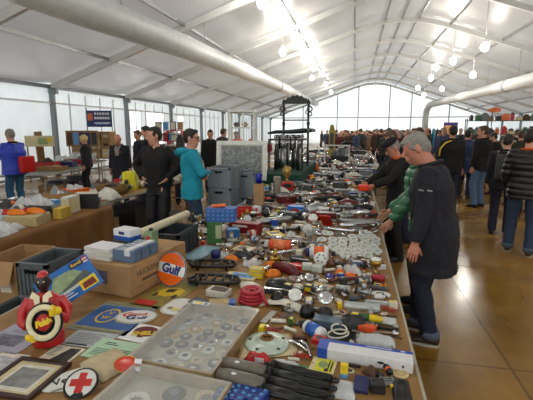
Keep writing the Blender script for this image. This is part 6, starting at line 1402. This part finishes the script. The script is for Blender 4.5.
q = MB(); q.sweep([(-.14, 0, .05), (.14, 0, .05)], .05, black, 16); hero2('dark_tube', [('dark_tube', q)], -3.62, 3.98, 4, 'thick dark tube lying behind the amber rear lamps', 'tube')
q = MB(); q.pillow(.3, .25, .16, M('white_wrap', (.82, .81, .77), .5, bump=.4, bscale=20), 41); hero2('white_wrap', [('white_wrap', q)], -3.5, 5.15, 0, 'heap of white wrapping behind the dark flat case', 'wrapping', -.016)
bsk = MB(); bsk.lathe([(.17, 0), (.2, .02), (.24, .14), (.235, .14), (.19, .03), (.001, .025)], M('wicker', (.45, .34, .16), .7, var=.5, scale=60), 22, Matrix.Diagonal((1.1, .8, 1, 1))); hd_ = MB(); hd_.pillow(.3, .2, .1, charcoal, 44, X=Tm(0, 0, .04)); hero2('basket', [('wicker', bsk), ('dark_fill', hd_)], -3.72, 5.6, 10, 'shallow wicker basket of dark things left of the black jumper man', 'basket', -.016)
q = MB(); q.box(.2, .24, .3, (0, 0, 0), M('lemon_box', (.90, .85, .15), .5), .004); b = MB(); b.box(.001, .12, .2, (.101, 0, .05), M('lemon_label', (.80, .76, .2), .5)); hero2('lemon_box', [('box_body', q), ('label', b)], -3.72, 6.15, 14, 'lemon yellow box standing left of the black jumper man', 'box', -.016)
for k_, (x, y, w, m_, cn) in enumerate(((-4.2, 5.0, .3, tan, 'tan'), (-4.25, 5.42, .28, orange, 'orange'), (-4.2, 6.1, .3, grey, 'grey'), (-3.6, 6.8, .3, charcoal, 'charcoal'), (-4.2, 6.75, .3, red, 'red'), (-3.6, 7.5, .34, offwhite, 'off white'), (-4.1, 7.5, .3, navy, 'navy'), (-4.42, 4.1, .3, dgrey, 'dark grey'), (-4.38, 3.3, .3, tan, 'tan'), (-4.3, 2.7, .36, navy, 'navy'))):
    q = tray_mb(w, .3, .1, m_); b = MB(); b.pillow(w - .03, .26, .13, [steel, hazy, brown, chrome][k_ % 4], 50 + k_, 9, .6); hero2('parts_tray', [('tray', q), ('heaped_fittings', b)], x, y, 6 * k_ - 20, '%s tray on the left tables, %s' % (cn, ['by the white wrapping', 'behind the wicker basket', 'behind the lemon yellow box', 'right beyond the lemon yellow box', 'left beyond the lemon yellow box', 'at the far right end', 'at the far left end', 'at the far left of the brown cloth', 'at the left of the brown cloth behind the bundle', 'at the near left of the brown cloth'][k_]), 'tray', -.016 if y > 4.65 else 0)
# ------------------------------------------------------------------ the mass of small goods
COL = {'black': black, 'charcoal': charcoal, 'grey': grey, 'silver': steel, 'chrome': chrome, 'dull aluminium': alu, 'white': paper, 'off white': offwhite, 'cream': cream, 'red': red, 'dark red': dred,
       'orange': orange, 'yellow': yellow, 'blue': blue, 'navy': navy, 'light blue': lblue, 'green': green, 'brown': brown, 'tan': tan, 'brass': brass, 'dark grey': dgrey, 'purple': purple}
def k_mirror(c, r):
    return (.13, .10), mirror_parts(c)
def mirror_parts(c):
    X = Tm(0, 0, .045, 35); return [(n, MB().merge(q, X)) for n, q in mirror_mb(.042, c)]
def k_bracket(c, r):
    q = MB(); q.prism([(-.07, -.03), (.07, -.03), (.07, .0), (-.03, .0), (-.03, .04), (-.07, .04)], .012, c); q.box(.012, .05, .04, (.064, -.01, .012), c); b = q
    for x, y in ((-.05, .02), (-.05, -.015), (.02, -.015)): b.lathe([(.007, .012), (.009, .016), (.001, .017)], charcoal if c is not charcoal else steel, 8, Tm(x, y, 0))
    return (.145, .075), [('plate', q)]
def k_carton(c, r):
    w, d, h = r.choice(((.15, .09, .06), (.12, .12, .08), (.2, .08, .05), (.1, .07, .09)))
    q = MB(); q.box(w, d, h, (0, 0, 0), c, .003); b = MB(); m = r.choice((paper, offwhite, yellow, charcoal)); b.box(w * .7, .001, h * .5, (0, -d / 2 - .0006, h * .25), m); b.box(w * .6, d * .6, .001, (0, 0, h), m)
    return (w, d), [('carton', q), ('label', b)]
def k_bag(c, r):
    q = MB(); q.pillow(.17, .12, .045, hazy, r.randint(0, 99), 9, .5); b = MB()
    b.box(.09, .03, .015, (-.01, -.005, .004), c, .004); b.box(.03, .06, .022, (.02, .0, .004), c, .004)
    return (.18, .13), [('bag', q), ('wrapped_fitting', b)]
def k_gauge(c, r):
    q = MB(); q.lathe([(.03, 0), (.045, .01), (.048, .04), (.044, .046)], chrome, 20); b = MB(); b.lathe([(.043, .043), (.001, .044)], c, 20); n = MB(); n.box(.004, .03, .001, (0, .012, .0445), red); n.lathe([(.005, .044), (.005, .047), (.001, .047)], black, 8)
    X = Tm(0, .0, .018, 22); return (.10, .10), [(a, MB().merge(z, X)) for a, z in (('casing', q), ('dial', b), ('needle', n))]
def k_lens(c, r): return (.12, .08), lens_mb(.11, .075, .04, c)
def k_headlamp(c, r): return (.17, .17), headlight_mb(.07, c)
def k_lever(c, r):
    q = MB(); q.sweep([(-.09, .012, .012), (-.06, .025, .016), (0, .02, .016), (.07, -.012, .011), (.1, -.02, .01)], [.010, .012, .009, .008, .011], c, 8); b = MB(); b.ring(.016, .006, charcoal, (-.085, .012, .010), 12, 6)
    return (.21, .06), [('lever', q), ('pivot', b)]
def k_bumper(c, r):
    q = MB(); q.sweep([(-.24, .04, .03), (-.2, -.01, .035), (-.1, -.02, .035), (.1, -.02, .035), (.2, -.01, .035), (.24, .04, .03)], [(.012, .028)] * 6, c, 10, up=(0, 1, 0)); b = MB()
    for s in (-1, 1): q.box(.02, .03, .05, (s * .1, .01, 0), charcoal)
    return (.5, .09), [('blade', q)]
def k_can(c, r):
    q = MB(); q.lathe([(.038, 0), (.04, .003), (.04, .10), (.036, .104)], c, 18); b = MB(); b.lathe([(.037, .104), (.03, .108), (.012, .11), (.012, .125), (.001, .126)], steel, 14); l = MB(); l.lathe([(.0405, .025), (.0405, .075)], offwhite if c is not offwhite else red, 18)
    X = Tm(-.06, 0, .041, 0, 90)
    return (.13, .09), [(a, MB().merge(z, X)) for a, z in (('can_body', q), ('top', b), ('label_band', l))]
def k_bottle(c, r):
    q = MB(); q.lathe([(.03, 0), (.033, .005), (.033, .09), (.014, .12), (.013, .14)], c, 16); b = MB(); b.lathe([(.016, .138), (.016, .16), (.001, .161)], black if c is not black else red, 12)
    X = Tm(-.08, 0, .034, 0, 90)
    return (.165, .07), [(a, MB().merge(z, X)) for a, z in (('bottle', q), ('cap', b))]
def k_carb(c, r):
    q = MB(); q.sweep([(-.05, 0, .05), (.05, 0, .05)], .026, c, 12); q.lathe([(.022, .05), (.024, .12), (.018, .125)], c, 12); q.box(.05, .05, .03, (0, 0, .0), c, .008); b = q; b.sweep([(.05, 0, .05), (.06, 0, .05)], .034, steel, 14); b.lathe([(.020, .125), (.016, .14), (.004, .142)], brass, 10); b.sweep([(-.05, 0, .05), (-.065, 0, .05)], [.026, .034], charcoal, 12)
    return (.14, .08), [('carburettor_body', q)]
def k_hub(c, r):
    q = MB(); q.lathe([(.08, 0), (.085, .006), (.07, .016), (.045, .012), (.04, .026), (.015, .034), (.001, .035)], c, 24); b = MB(); b.lathe([(.018, .033), (.014, .04), (.001, .041)], charcoal if c is not charcoal else red, 12)
    return (.17, .17), [('disc', q), ('centre', b)]
def k_spring(c, r):
    q = MB(); n = 7 * 10; q.sweep([(-.07 + .14 * k / n, .022 * math.cos(2 * PI * k / 10), .026 + .022 * math.sin(2 * PI * k / 10)) for k in range(n + 1)], .004, c, 5); return (.15, .055), [('spring', q)]
def k_coil(c, r):
    q = MB()
    for k in range(3): q.ring(.055 - .012 * k, .007, c, (.003 * k, 0, .008 + .004 * k), 20, 6)
    q.sweep([(.05, 0, .012), (.085, .02, .006), (.1, -.01, .006)], .006, c, 6); return (.17, .13), [('cable', q)]
def k_spanner(c, r):
    q = MB(); q.prism([(-.1, -.018), (-.085, -.018), (-.085, -.006), (-.06, -.010), (.06, -.007), (.08, -.018), (.1, -.012), (.09, 0), (.1, .012), (.08, .018), (.06, .007), (-.06, .010), (-.085, .006), (-.085, .018), (-.1, .018), (-.112, 0)], .007, c); return (.215, .04), [('spanner', q)]
def k_grip(c, r):
    q = MB(); pts = [(-.07 + .14 * k / 14, 0, .022) for k in range(15)]; q.sweep(pts, [.022 if k % 2 else .018 for k in range(15)], c, 12); q.sweep([(-.078, 0, .022), (-.07, 0, .022)], .026, c, 12); return (.155, .05), [('grip', q)]
def k_emblem(c, r):
    q = MB(); q.prism([(.055 * math.cos(2 * PI * k / 24), .036 * math.sin(2 * PI * k / 24)) for k in range(24)], .008, c); b = MB(); b.prism([(.042 * math.cos(2 * PI * k / 24), .026 * math.sin(2 * PI * k / 24)) for k in range(24)], .002, charcoal if c in (paper, offwhite, chrome, steel, cream) else paper, z=.008); b.box(.05, .008, .002, (0, 0, .010), red if c is not red else navy)
    return (.115, .08), [('plate', q), ('motif', b)]
def k_booklet(c, r):
    q = MB(); q.box(.15, .21, .010, (0, 0, 0), offwhite); q.box(.151, .211, .002, (0, 0, .010), c); b = MB(); b.box(.11, .08, .0008, (0, -.03, .012), r.choice((dgrey, tan, lblue, cream))); b.box(.10, .025, .0008, (0, .07, .012), paper if c is not paper else charcoal)
    return (.155, .215), [('pages', q), ('cover_print', b)]
def k_gear(c, r):
    q = MB(); n = 24; o = [((.065 if k % 2 else .056) * math.cos(2 * PI * k / (2 * n)), (.065 if k % 2 else .056) * math.sin(2 * PI * k / (2 * n))) for k in range(2 * n)]; q.prism(o, .010, c); b = MB(); b.lathe([(.026, .010), (.024, .022), (.014, .022), (.012, .011), (.001, .0105)], charcoal if c is not charcoal else steel, 14); return (.135, .135), [('sprocket', q), ('hub', b)]
def k_piston(c, r):
    q = MB(); q.lathe([(.032, 0), (.033, .004), (.033, .04), (.031, .041), (.031, .045), (.033, .046), (.033, .052), (.031, .053), (.033, .057), (.033, .068), (.001, .07)], c, 18); b = MB(); b.sweep([(.0, 0, .02), (.07, .03, .012), (.09, .04, .012)], [.012, .010, .018], steel, 8); return (.15, .09), [('piston', q), ('rod', b)]
def k_horn(c, r):
    q = MB(); q.sweep([(-.09, 0, .035), (-.04, 0, .035), (.03, 0, .038), (.07, 0, .045)], [.016, .016, .024, .043], c, 16); b = MB(); b.ell(.03, .03, .03, (-.1, 0, .032), black, 12, 8); return (.22, .09), [('trumpet', q), ('bulb', b)]
def k_shock(c, r):
    q = MB(); q.sweep([(-.13, 0, .025), (.13, 0, .025)], .012, c, 10); b = MB(); n = 80; b.sweep([(-.09 + .18 * k / n, .024 * math.cos(2 * PI * k / 10), .027 + .024 * math.sin(2 * PI * k / 10)) for k in range(n + 1)], .0045, chrome if c is not chrome else red, 5); e = MB()
    for s in (-1, 1): q.ring(.014, .006, c, (s * .14, 0, .02), 10, 6)
    return (.3, .06), [('rod', q), ('spring', b)]
def k_cloth(c, r):
    q = MB(); q.pillow(.2, .15, .05, c, r.randint(0, 99), 11, .7); return (.21, .16), [('cloth', q)]
def k_lamp(c, r):
    q = MB(); q.lathe([(.02, 0), (.03, .01), (.012, .02), (.012, .05), (.04, .06), (.055, .1), (.05, .125)], c, 16); b = MB(); b.ell(.048, .048, .02, (0, 0, .125), gface, 14, 5, lo=0); return (.12, .12), [('lamp_body', q), ('glass', b)]
def k_strip(c, r):
    q = MB(); q.prism([(-.22, -.012), (.22, -.018), (.23, 0), (.22, .014), (-.22, .014)], .012, c); q.box(.1, .016, .012, (-.05, 0, .012), chrome if c is not chrome else charcoal, .003); return (.46, .04), [('trim_strip', q)]
def k_tank(c, r):
    q = MB(); q.ell(.17, .09, .10, (0, 0, .0), c, 18, 8, lo=0); b = MB(); b.lathe([(.025, .09), (.025, .112), (.001, .115)], chrome, 12); e = MB(); e.ell(.05, .004, .02, (0, -.085, .045), paper if c is not paper else red, 12, 6); return (.35, .19), [('tank', q), ('filler_cap', b), ('badge', e)]
def k_silencer(c, r):
    q = MB(); q.sweep([(-.25, 0, .045), (-.2, 0, .045), (-.1, 0, .045), (.18, 0, .045), (.24, 0, .045)], [.02, .025, .042, .044, .03], c, 12); return (.5, .1), [('silencer', q)]
def k_toolbox(c, r):
    q = MB(); q.box(.26, .14, .10, (0, 0, 0), c, .006); b = MB(); b.sweep([(-.05, 0, .10), (-.05, 0, .125), (.05, 0, .125), (.05, 0, .10)], .006, black, 6); l = MB(); l.box(.03, .004, .03, (0, -.072, .06), chrome); return (.27, .16), [('box_body', q), ('carrying_handle', b), ('latch', l)]
met = ['chrome', 'silver', 'dull aluminium', 'charcoal', 'black', 'silver', 'grey']; pr_ = ['red', 'blue', 'yellow', 'white', 'off white', 'green', 'navy', 'light blue', 'tan', 'cream', 'grey', 'white', 'dark grey']
KINDS_ = {  # kind: (builder, colours, name, phrase, category)
 'wing_mirror': (k_mirror, ['chrome', 'white', 'charcoal', 'silver'], '%s faced round mirror', 'mirror'), 'bracket': (k_bracket, met, '%s bolted bracket', 'bracket'), 'small_carton': (k_carton, pr_, '%s small carton', 'box'), 'parts_bag': (k_bag, ['black', 'silver', 'red', 'brass', 'grey', 'blue', 'white'], 'clear bag of %s fittings', 'bag'),
 'gauge': (k_gauge, ['white', 'black', 'cream'], '%s dialled chrome gauge', 'gauge'), 'lamp_lens': (k_lens, ['orange', 'red', 'off white'], '%s lamp lens', 'lens'), 'headlamp': (k_headlamp, ['chrome', 'black', 'charcoal'], '%s headlamp', 'headlamp'), 'brake_lever': (k_lever, met, '%s hand lever', 'lever'), 'bumper_bar': (k_bumper, ['chrome', 'silver', 'black', 'charcoal'], '%s curved bumper bar', 'bumper'),
 'can': (k_can, ['red', 'dark grey', 'blue', 'grey', 'off white', 'silver', 'white'], '%s oil can', 'can'), 'bottle': (k_bottle, ['white', 'brown', 'grey', 'off white', 'black', 'dark grey'], '%s bottle', 'bottle'), 'carburettor': (k_carb, ['dull aluminium', 'silver', 'charcoal', 'brass'], '%s carburettor', 'carburettor'), 'hub_cap': (k_hub, ['chrome', 'silver', 'white', 'dull aluminium', 'charcoal', 'off white'], '%s wheel cap', 'wheel cap'),
 'coil_spring': (k_spring, ['chrome', 'black', 'silver', 'red'], '%s coil spring', 'spring'), 'cable_coil': (k_coil, ['black', 'grey', 'red', 'off white', 'charcoal'], '%s coil of cable', 'cable'), 'spanner': (k_spanner, ['chrome', 'silver', 'charcoal'], '%s spanner', 'spanner'), 'hand_grip': (k_grip, ['black', 'off white', 'dark grey', 'brown'], '%s ribbed hand grip', 'grip'), 'emblem': (k_emblem, ['chrome', 'white', 'red', 'navy', 'brass', 'off white'], '%s oval emblem', 'emblem'),
 'booklet': (k_booklet, ['red', 'blue', 'off white', 'yellow', 'tan', 'white', 'navy', 'cream'], '%s booklet', 'booklet'), 'sprocket': (k_gear, ['silver', 'charcoal', 'dull aluminium', 'brass'], '%s toothed sprocket', 'sprocket'), 'piston': (k_piston, ['dull aluminium', 'silver', 'charcoal'], '%s piston with its rod', 'piston'), 'horn': (k_horn, ['chrome', 'brass', 'black', 'red'], '%s trumpet horn', 'horn'), 'spring_damper': (k_shock, ['black', 'silver', 'chrome', 'charcoal'], '%s rod damper with its spring', 'damper'),
 'cloth': (k_cloth, ['charcoal', 'off white', 'brown', 'dark red', 'navy', 'grey'], '%s crumpled cloth', 'cloth'), 'spot_lamp': (k_lamp, ['chrome', 'black', 'brass', 'silver'], '%s spot lamp', 'lamp'), 'trim_strip': (k_strip, ['chrome', 'silver', 'off white', 'black'], '%s long trim strip', 'strip'), 'fuel_tank': (k_tank, ['black', 'dark red', 'silver', 'off white', 'charcoal'], '%s fuel tank', 'tank'), 'silencer': (k_silencer, ['chrome', 'silver', 'charcoal', 'black'], '%s exhaust silencer', 'silencer'),
 'tool_box': (k_toolbox, ['dark red', 'grey', 'charcoal', 'grey', 'dark grey', 'green'], '%s tool box', 'box')}
protos = {}
def proto_(kind, cn, detailed, var, rs):
    key = (kind, cn, detailed, var)
    if key not in protos:
        f_, parts = KINDS_[kind][0](COL[cn], rs)
        if detailed and len(parts) > 1: protos[key] = (f_, [(n, q.mesh(n)) for n, q in parts])
        else:
            mb = MB()
            for _, q in parts: mb.merge(q)
            protos[key] = (f_, [(kind, mb.mesh(kind))])
    return protos[key]
def corners(fp, gr=0.):
    cx, cy, a, b, t = fp; a += gr; b += gr; c, s = math.cos(t), math.sin(t)
    return [(cx + x * c - y * s, cy + x * s + y * c) for x, y in ((-a, -b), (a, -b), (a, b), (-a, b))]
def hit(f1, f2):
    d = math.hypot(f1[0] - f2[0], f1[1] - f2[1])
    if d > math.hypot(f1[2], f1[3]) + math.hypot(f2[2], f2[3]): return False
    c1, c2 = corners(f1), corners(f2)
    for t in (f1[4], f1[4] + PI / 2, f2[4], f2[4] + PI / 2):
        ax, ay = math.cos(t), math.sin(t)
        p1 = [x * ax + y * ay for x, y in c1]; p2 = [x * ax + y * ay for x, y in c2]
        if max(p1) < min(p2) or max(p2) < min(p1): return False
    return True
gridc = {}
def gput(fp):
    r = math.hypot(fp[2], fp[3])
    for i in range(int((fp[0] - r) // .3), int((fp[0] + r) // .3) + 1):
        for j in range(int((fp[1] - r) // .3), int((fp[1] + r) // .3) + 1): gridc.setdefault((i, j), []).append(fp)
def free(fp):
    r = math.hypot(fp[2], fp[3])
    for i in range(int((fp[0] - r) // .3), int((fp[0] + r) // .3) + 1):
        for j in range(int((fp[1] - r) // .3), int((fp[1] + r) // .3) + 1):
            for o in gridc.get((i, j), ()):
                if hit(fp, o): return False
    return True
for fp in footprints: gput(fp)
def edges(y):
    x0 = -1.85 if y < 4.2 else -1.46 if y < 7.4 else -1.85 if y < 10.6 else -2.15; x1 = .27 if y < 4.2 else .30 if y < 7.4 else .48 if y < 10.6 else .68
    return x0, x1
placed = []
cw = random.Random(21)
kn = list(KINDS_)
def fill(n, y0, y1, kinds, scl, x0=None, x1=None, det=False, tries=45, ztop=ZT, surf='the long parts table', big=True):
    m = 0
    for _ in range(n):
        kind = cw.choice(kinds); cn = cw.choice(KINDS_[kind][1]); var = cw.randint(0, 1) if kind in ('small_carton', 'parts_bag', 'cloth', 'booklet') else 0
        f_, meshes = proto_(kind, cn, det, var, random.Random(hash((kind, var)) % 1 + var * 7 + len(kind)))
        s = scl * cw.uniform(.9, 1.15)
        for _t in range(tries):
            y = cw.uniform(y0, y1); e0, e1 = (x0, x1) if x0 is not None else edges(y)
            r = math.hypot(f_[0], f_[1]) * s / 2
            a = cw.uniform(-.6, .6) if f_[0] > f_[1] * 1.6 else cw.uniform(-PI, PI)
            x = cw.uniform(e0 + r * .8, e1 - r * .8) if e1 - e0 > 1.7 * r else (e0 + e1) / 2
            fp = (x, y, f_[0] * s / 2 * .97, f_[1] * s / 2 * .97, a)
            if not free(fp): continue
            gput(fp)
            if len(meshes) == 1: o = lnk(kind, meshes[0][1])
            else:
                o = lnk(kind, None)
                for nme, me in meshes: lnk(nme, me, o)
            o.location = (x, y, ztop); o.rotation_euler = (0, 0, a); o.scale = (s, s, s)
            o['category'] = KINDS_[kind][3]; o['group'] = KINDS_[kind][2].replace('%s ', '').replace('faced ', '').replace('dialled ', '') + 's among the table goods'
            placed.append((KINDS_[kind][2] % cn, x, y, o, surf)); m += 1
            break
    return m
bigk = ['booklet', 'fuel_tank', 'bumper_bar', 'silencer', 'tool_box', 'trim_strip', 'headlamp', 'hub_cap', 'spring_damper', 'cloth']
midk = ['wing_mirror', 'bracket', 'small_carton', 'parts_bag', 'gauge', 'lamp_lens', 'headlamp', 'brake_lever', 'can', 'carburettor', 'hub_cap', 'sprocket', 'piston', 'horn', 'hand_grip', 'cable_coil', 'spot_lamp', 'emblem', 'parts_bag', 'parts_bag', 'cloth', 'bracket', 'carburettor', 'hub_cap', 'brake_lever', 'wing_mirror']
smk = ['bracket', 'small_carton', 'brake_lever', 'emblem', 'coil_spring', 'hand_grip', 'spanner', 'gauge', 'carburettor', 'lamp_lens', 'bottle', 'bracket', 'carburettor', 'brake_lever', 'parts_bag', 'emblem', 'piston']
n1 = fill(22, 2.4, 4.2, ['bumper_bar', 'trim_strip', 'booklet', 'silencer', 'parts_bag', 'cloth', 'spring_damper'], .8, -1.0, .27, True)
n1 += fill(300, 2.35, 4.2, midk, .72, -.66, .27, True)
n1 += fill(150, 2.75, 4.2, midk, .74, -1.78, -.62, False)
n1 += fill(350, 1.45, 3.1, smk, .50, -.45, .27, True, 70); n1 += fill(250, 3.1, 4.2, smk, .50, -.45, .27, False, 70); n1 += fill(160, 1.45, 3., ['spanner', 'brake_lever', 'emblem', 'coil_spring', 'small_carton', 'hand_grip'], .34, -.45, .27, False, 60)
n1 += fill(200, 2.75, 4.2, smk, .5, -1.78, -.45, False)
n2 = fill(70, 4.2, 7.4, bigk, .9); n2 += fill(420, 4.2, 7.4, midk, .95); n2 += fill(420, 4.2, 7.4, smk, .8)
n3 = fill(80, 7.4, 11., bigk, 1.1); n3 += fill(220, 7.4, 11, midk, 1.2); n3 += fill(160, 7.4, 11, smk, 1.2)
n4 = fill(60, 11, 16, bigk, 1.4); n4 += fill(110, 11, 16, midk, 1.6)
n4 += fill(24, 16, 20, bigk, 1.8)
# loose nuts, washers and clips strewn in the gaps: nobody could count them
lf = MB(); bm_c = [steel, charcoal, chrome, grey, black, alu, offwhite, brass, dgrey, brown]
for zone, (y0, y1, cnt, s0) in enumerate(((1.5, 3., 900, .8), (3., 4.2, 1300, 1.), (4.2, 7.4, 2200, 1.3), (7.4, 12, 2000, 1.9), (12, 17, 900, 2.6))):
    for _ in range(cnt):
        y = cw.uniform(y0, y1); e0, e1 = edges(y); e0 = max(e0, -.42) if y < 2.7 else e0
        x = cw.uniform(e0 + .03, e1 - .03); w_, d_ = cw.uniform(.018, .05) * s0, cw.uniform(.012, .028) * s0; a = cw.uniform(-PI, PI)
        fp = (x, y, w_ / 2, d_ / 2, a)
        if not free(fp): continue
        gput(fp); c = bm_c[cw.randint(0, 9)]; X = Matrix.Translation((x, y, ZT)) @ Matrix.Rotation(a, 4, 'Z'); t_ = cw.randint(0, 3); h_ = cw.uniform(.006, .018) * s0
        if t_ == 0: lf.lathe([(d_ * .5, 0), (d_ * .5, h_), (d_ * .25, h_), (d_ * .25, h_ * .6)], c, 8, X)
        elif t_ == 1: lf.box(w_, d_, h_, (0, 0, 0), c, 0, X)
        elif t_ == 2: lf.sweep([(-w_ / 2, 0, d_ * .35), (w_ * .2, 0, d_ * .35), (w_ * .22, 0, d_ * .35), (w_ / 2, 0, d_ * .35)], [d_ * .2, d_ * .2, d_ * .35, d_ * .35], c, 6, X)
        else: lf.prism([(-w_ / 2, -d_ / 2), (w_ / 2, -d_ / 2), (w_ / 2, 0), (0, d_ / 2), (-w_ / 2, d_ / 2)], h_ * .6, c, X=X)
tag(obj('loose_fittings', lf), 'loose nuts, washers and clips strewn between the goods on the long table', 'fittings', kind='stuff')
# left-hand tables
n5 = fill(30, 2.6, 4.55, ['cloth', 'parts_bag', 'tool_box', 'headlamp'], 1.7, -4.6, -3.15, ztop=TT + .018, surf='x'); n5 += fill(90, 1.6, 4.55, ['parts_bag', 'small_carton', 'cloth', 'headlamp', 'can', 'gauge', 'lamp_lens'], 1.2, -4.6, -3.15, ztop=TT + .018, surf='the brown cloth')
n5 += fill(110, 4.9, 8.1, midk + ['tool_box', 'booklet'], 1.35, -4.45, -3.43, surf='the left tables')
print('CLUTTER', n1, n2, n3, n4, n5)
for b, X, Y in (('the amber rear lamps', -3.38, 3.52), ('the wicker basket', -3.72, 5.6), ('the lemon yellow box', -3.72, 6.15), ('the dark flat case', -3.28, 4.40)): landmarks.append((b, X, Y))
lab_ = {}
for d_, x, y, o, surf in placed:
    L_ = min(landmarks, key=lambda l: (l[1] - x) ** 2 + ((l[2] - y) * .8) ** 2)
    dx, dy = x - L_[1], y - L_[2]
    rel = ('right of ' if dx > 0 else 'left of ') if abs(dx) > abs(dy) else ('behind ' if dy > 0 else 'in front of ')
    lab_.setdefault((d_, rel + L_[0]), []).append((math.hypot(dx, dy), o))
for (d_, rel), v in lab_.items():
    v.sort(key=lambda t_: t_[0])
    for k_, (_, o) in enumerate(v):
        o['label'] = '%s lying %s' % (d_, rel) + ('' if len(v) == 1 else ', %s' % ORD[k_])
# ------------------------------------------------------------------ daylight, sky, camera
w = bpy.data.worlds.new('overcast_sky'); SC.world = w; w.use_nodes = True
nt = w.node_tree; bg = nt.nodes['Background']; bg.inputs['Color'].default_value = (.93, .97, 1., 1); bg.inputs['Strength'].default_value = SKY
cd = bpy.data.cameras.new('camera'); cam = bpy.data.objects.new('camera', cd); C.objects.link(cam); SC.camera = cam
cd.sensor_fit = 'HORIZONTAL'; cd.sensor_width = 36.; cd.lens = 36. * F / 533.; cd.clip_start = .02; cd.clip_end = 300
cam.matrix_world = Matrix(((c_r.x, c_u.x, -c_f.x, 0), (c_r.y, c_u.y, -c_f.y, 0), (c_r.z, c_u.z, -c_f.z, CH), (0, 0, 0, 1)))
SC.view_settings.view_transform = 'Standard'; SC.view_settings.look = 'None'; SC.view_settings.gamma = 1.; SC.view_settings.use_curve_mapping = False
SC.view_settings.exposure = EXPO
SC.cycles.max_bounces = 10; SC.cycles.diffuse_bounces = 5; SC.cycles.transparent_max_bounces = 24; SC.cycles.caustics_reflective = False; SC.cycles.caustics_refractive = False
SC.cycles.use_denoising = True
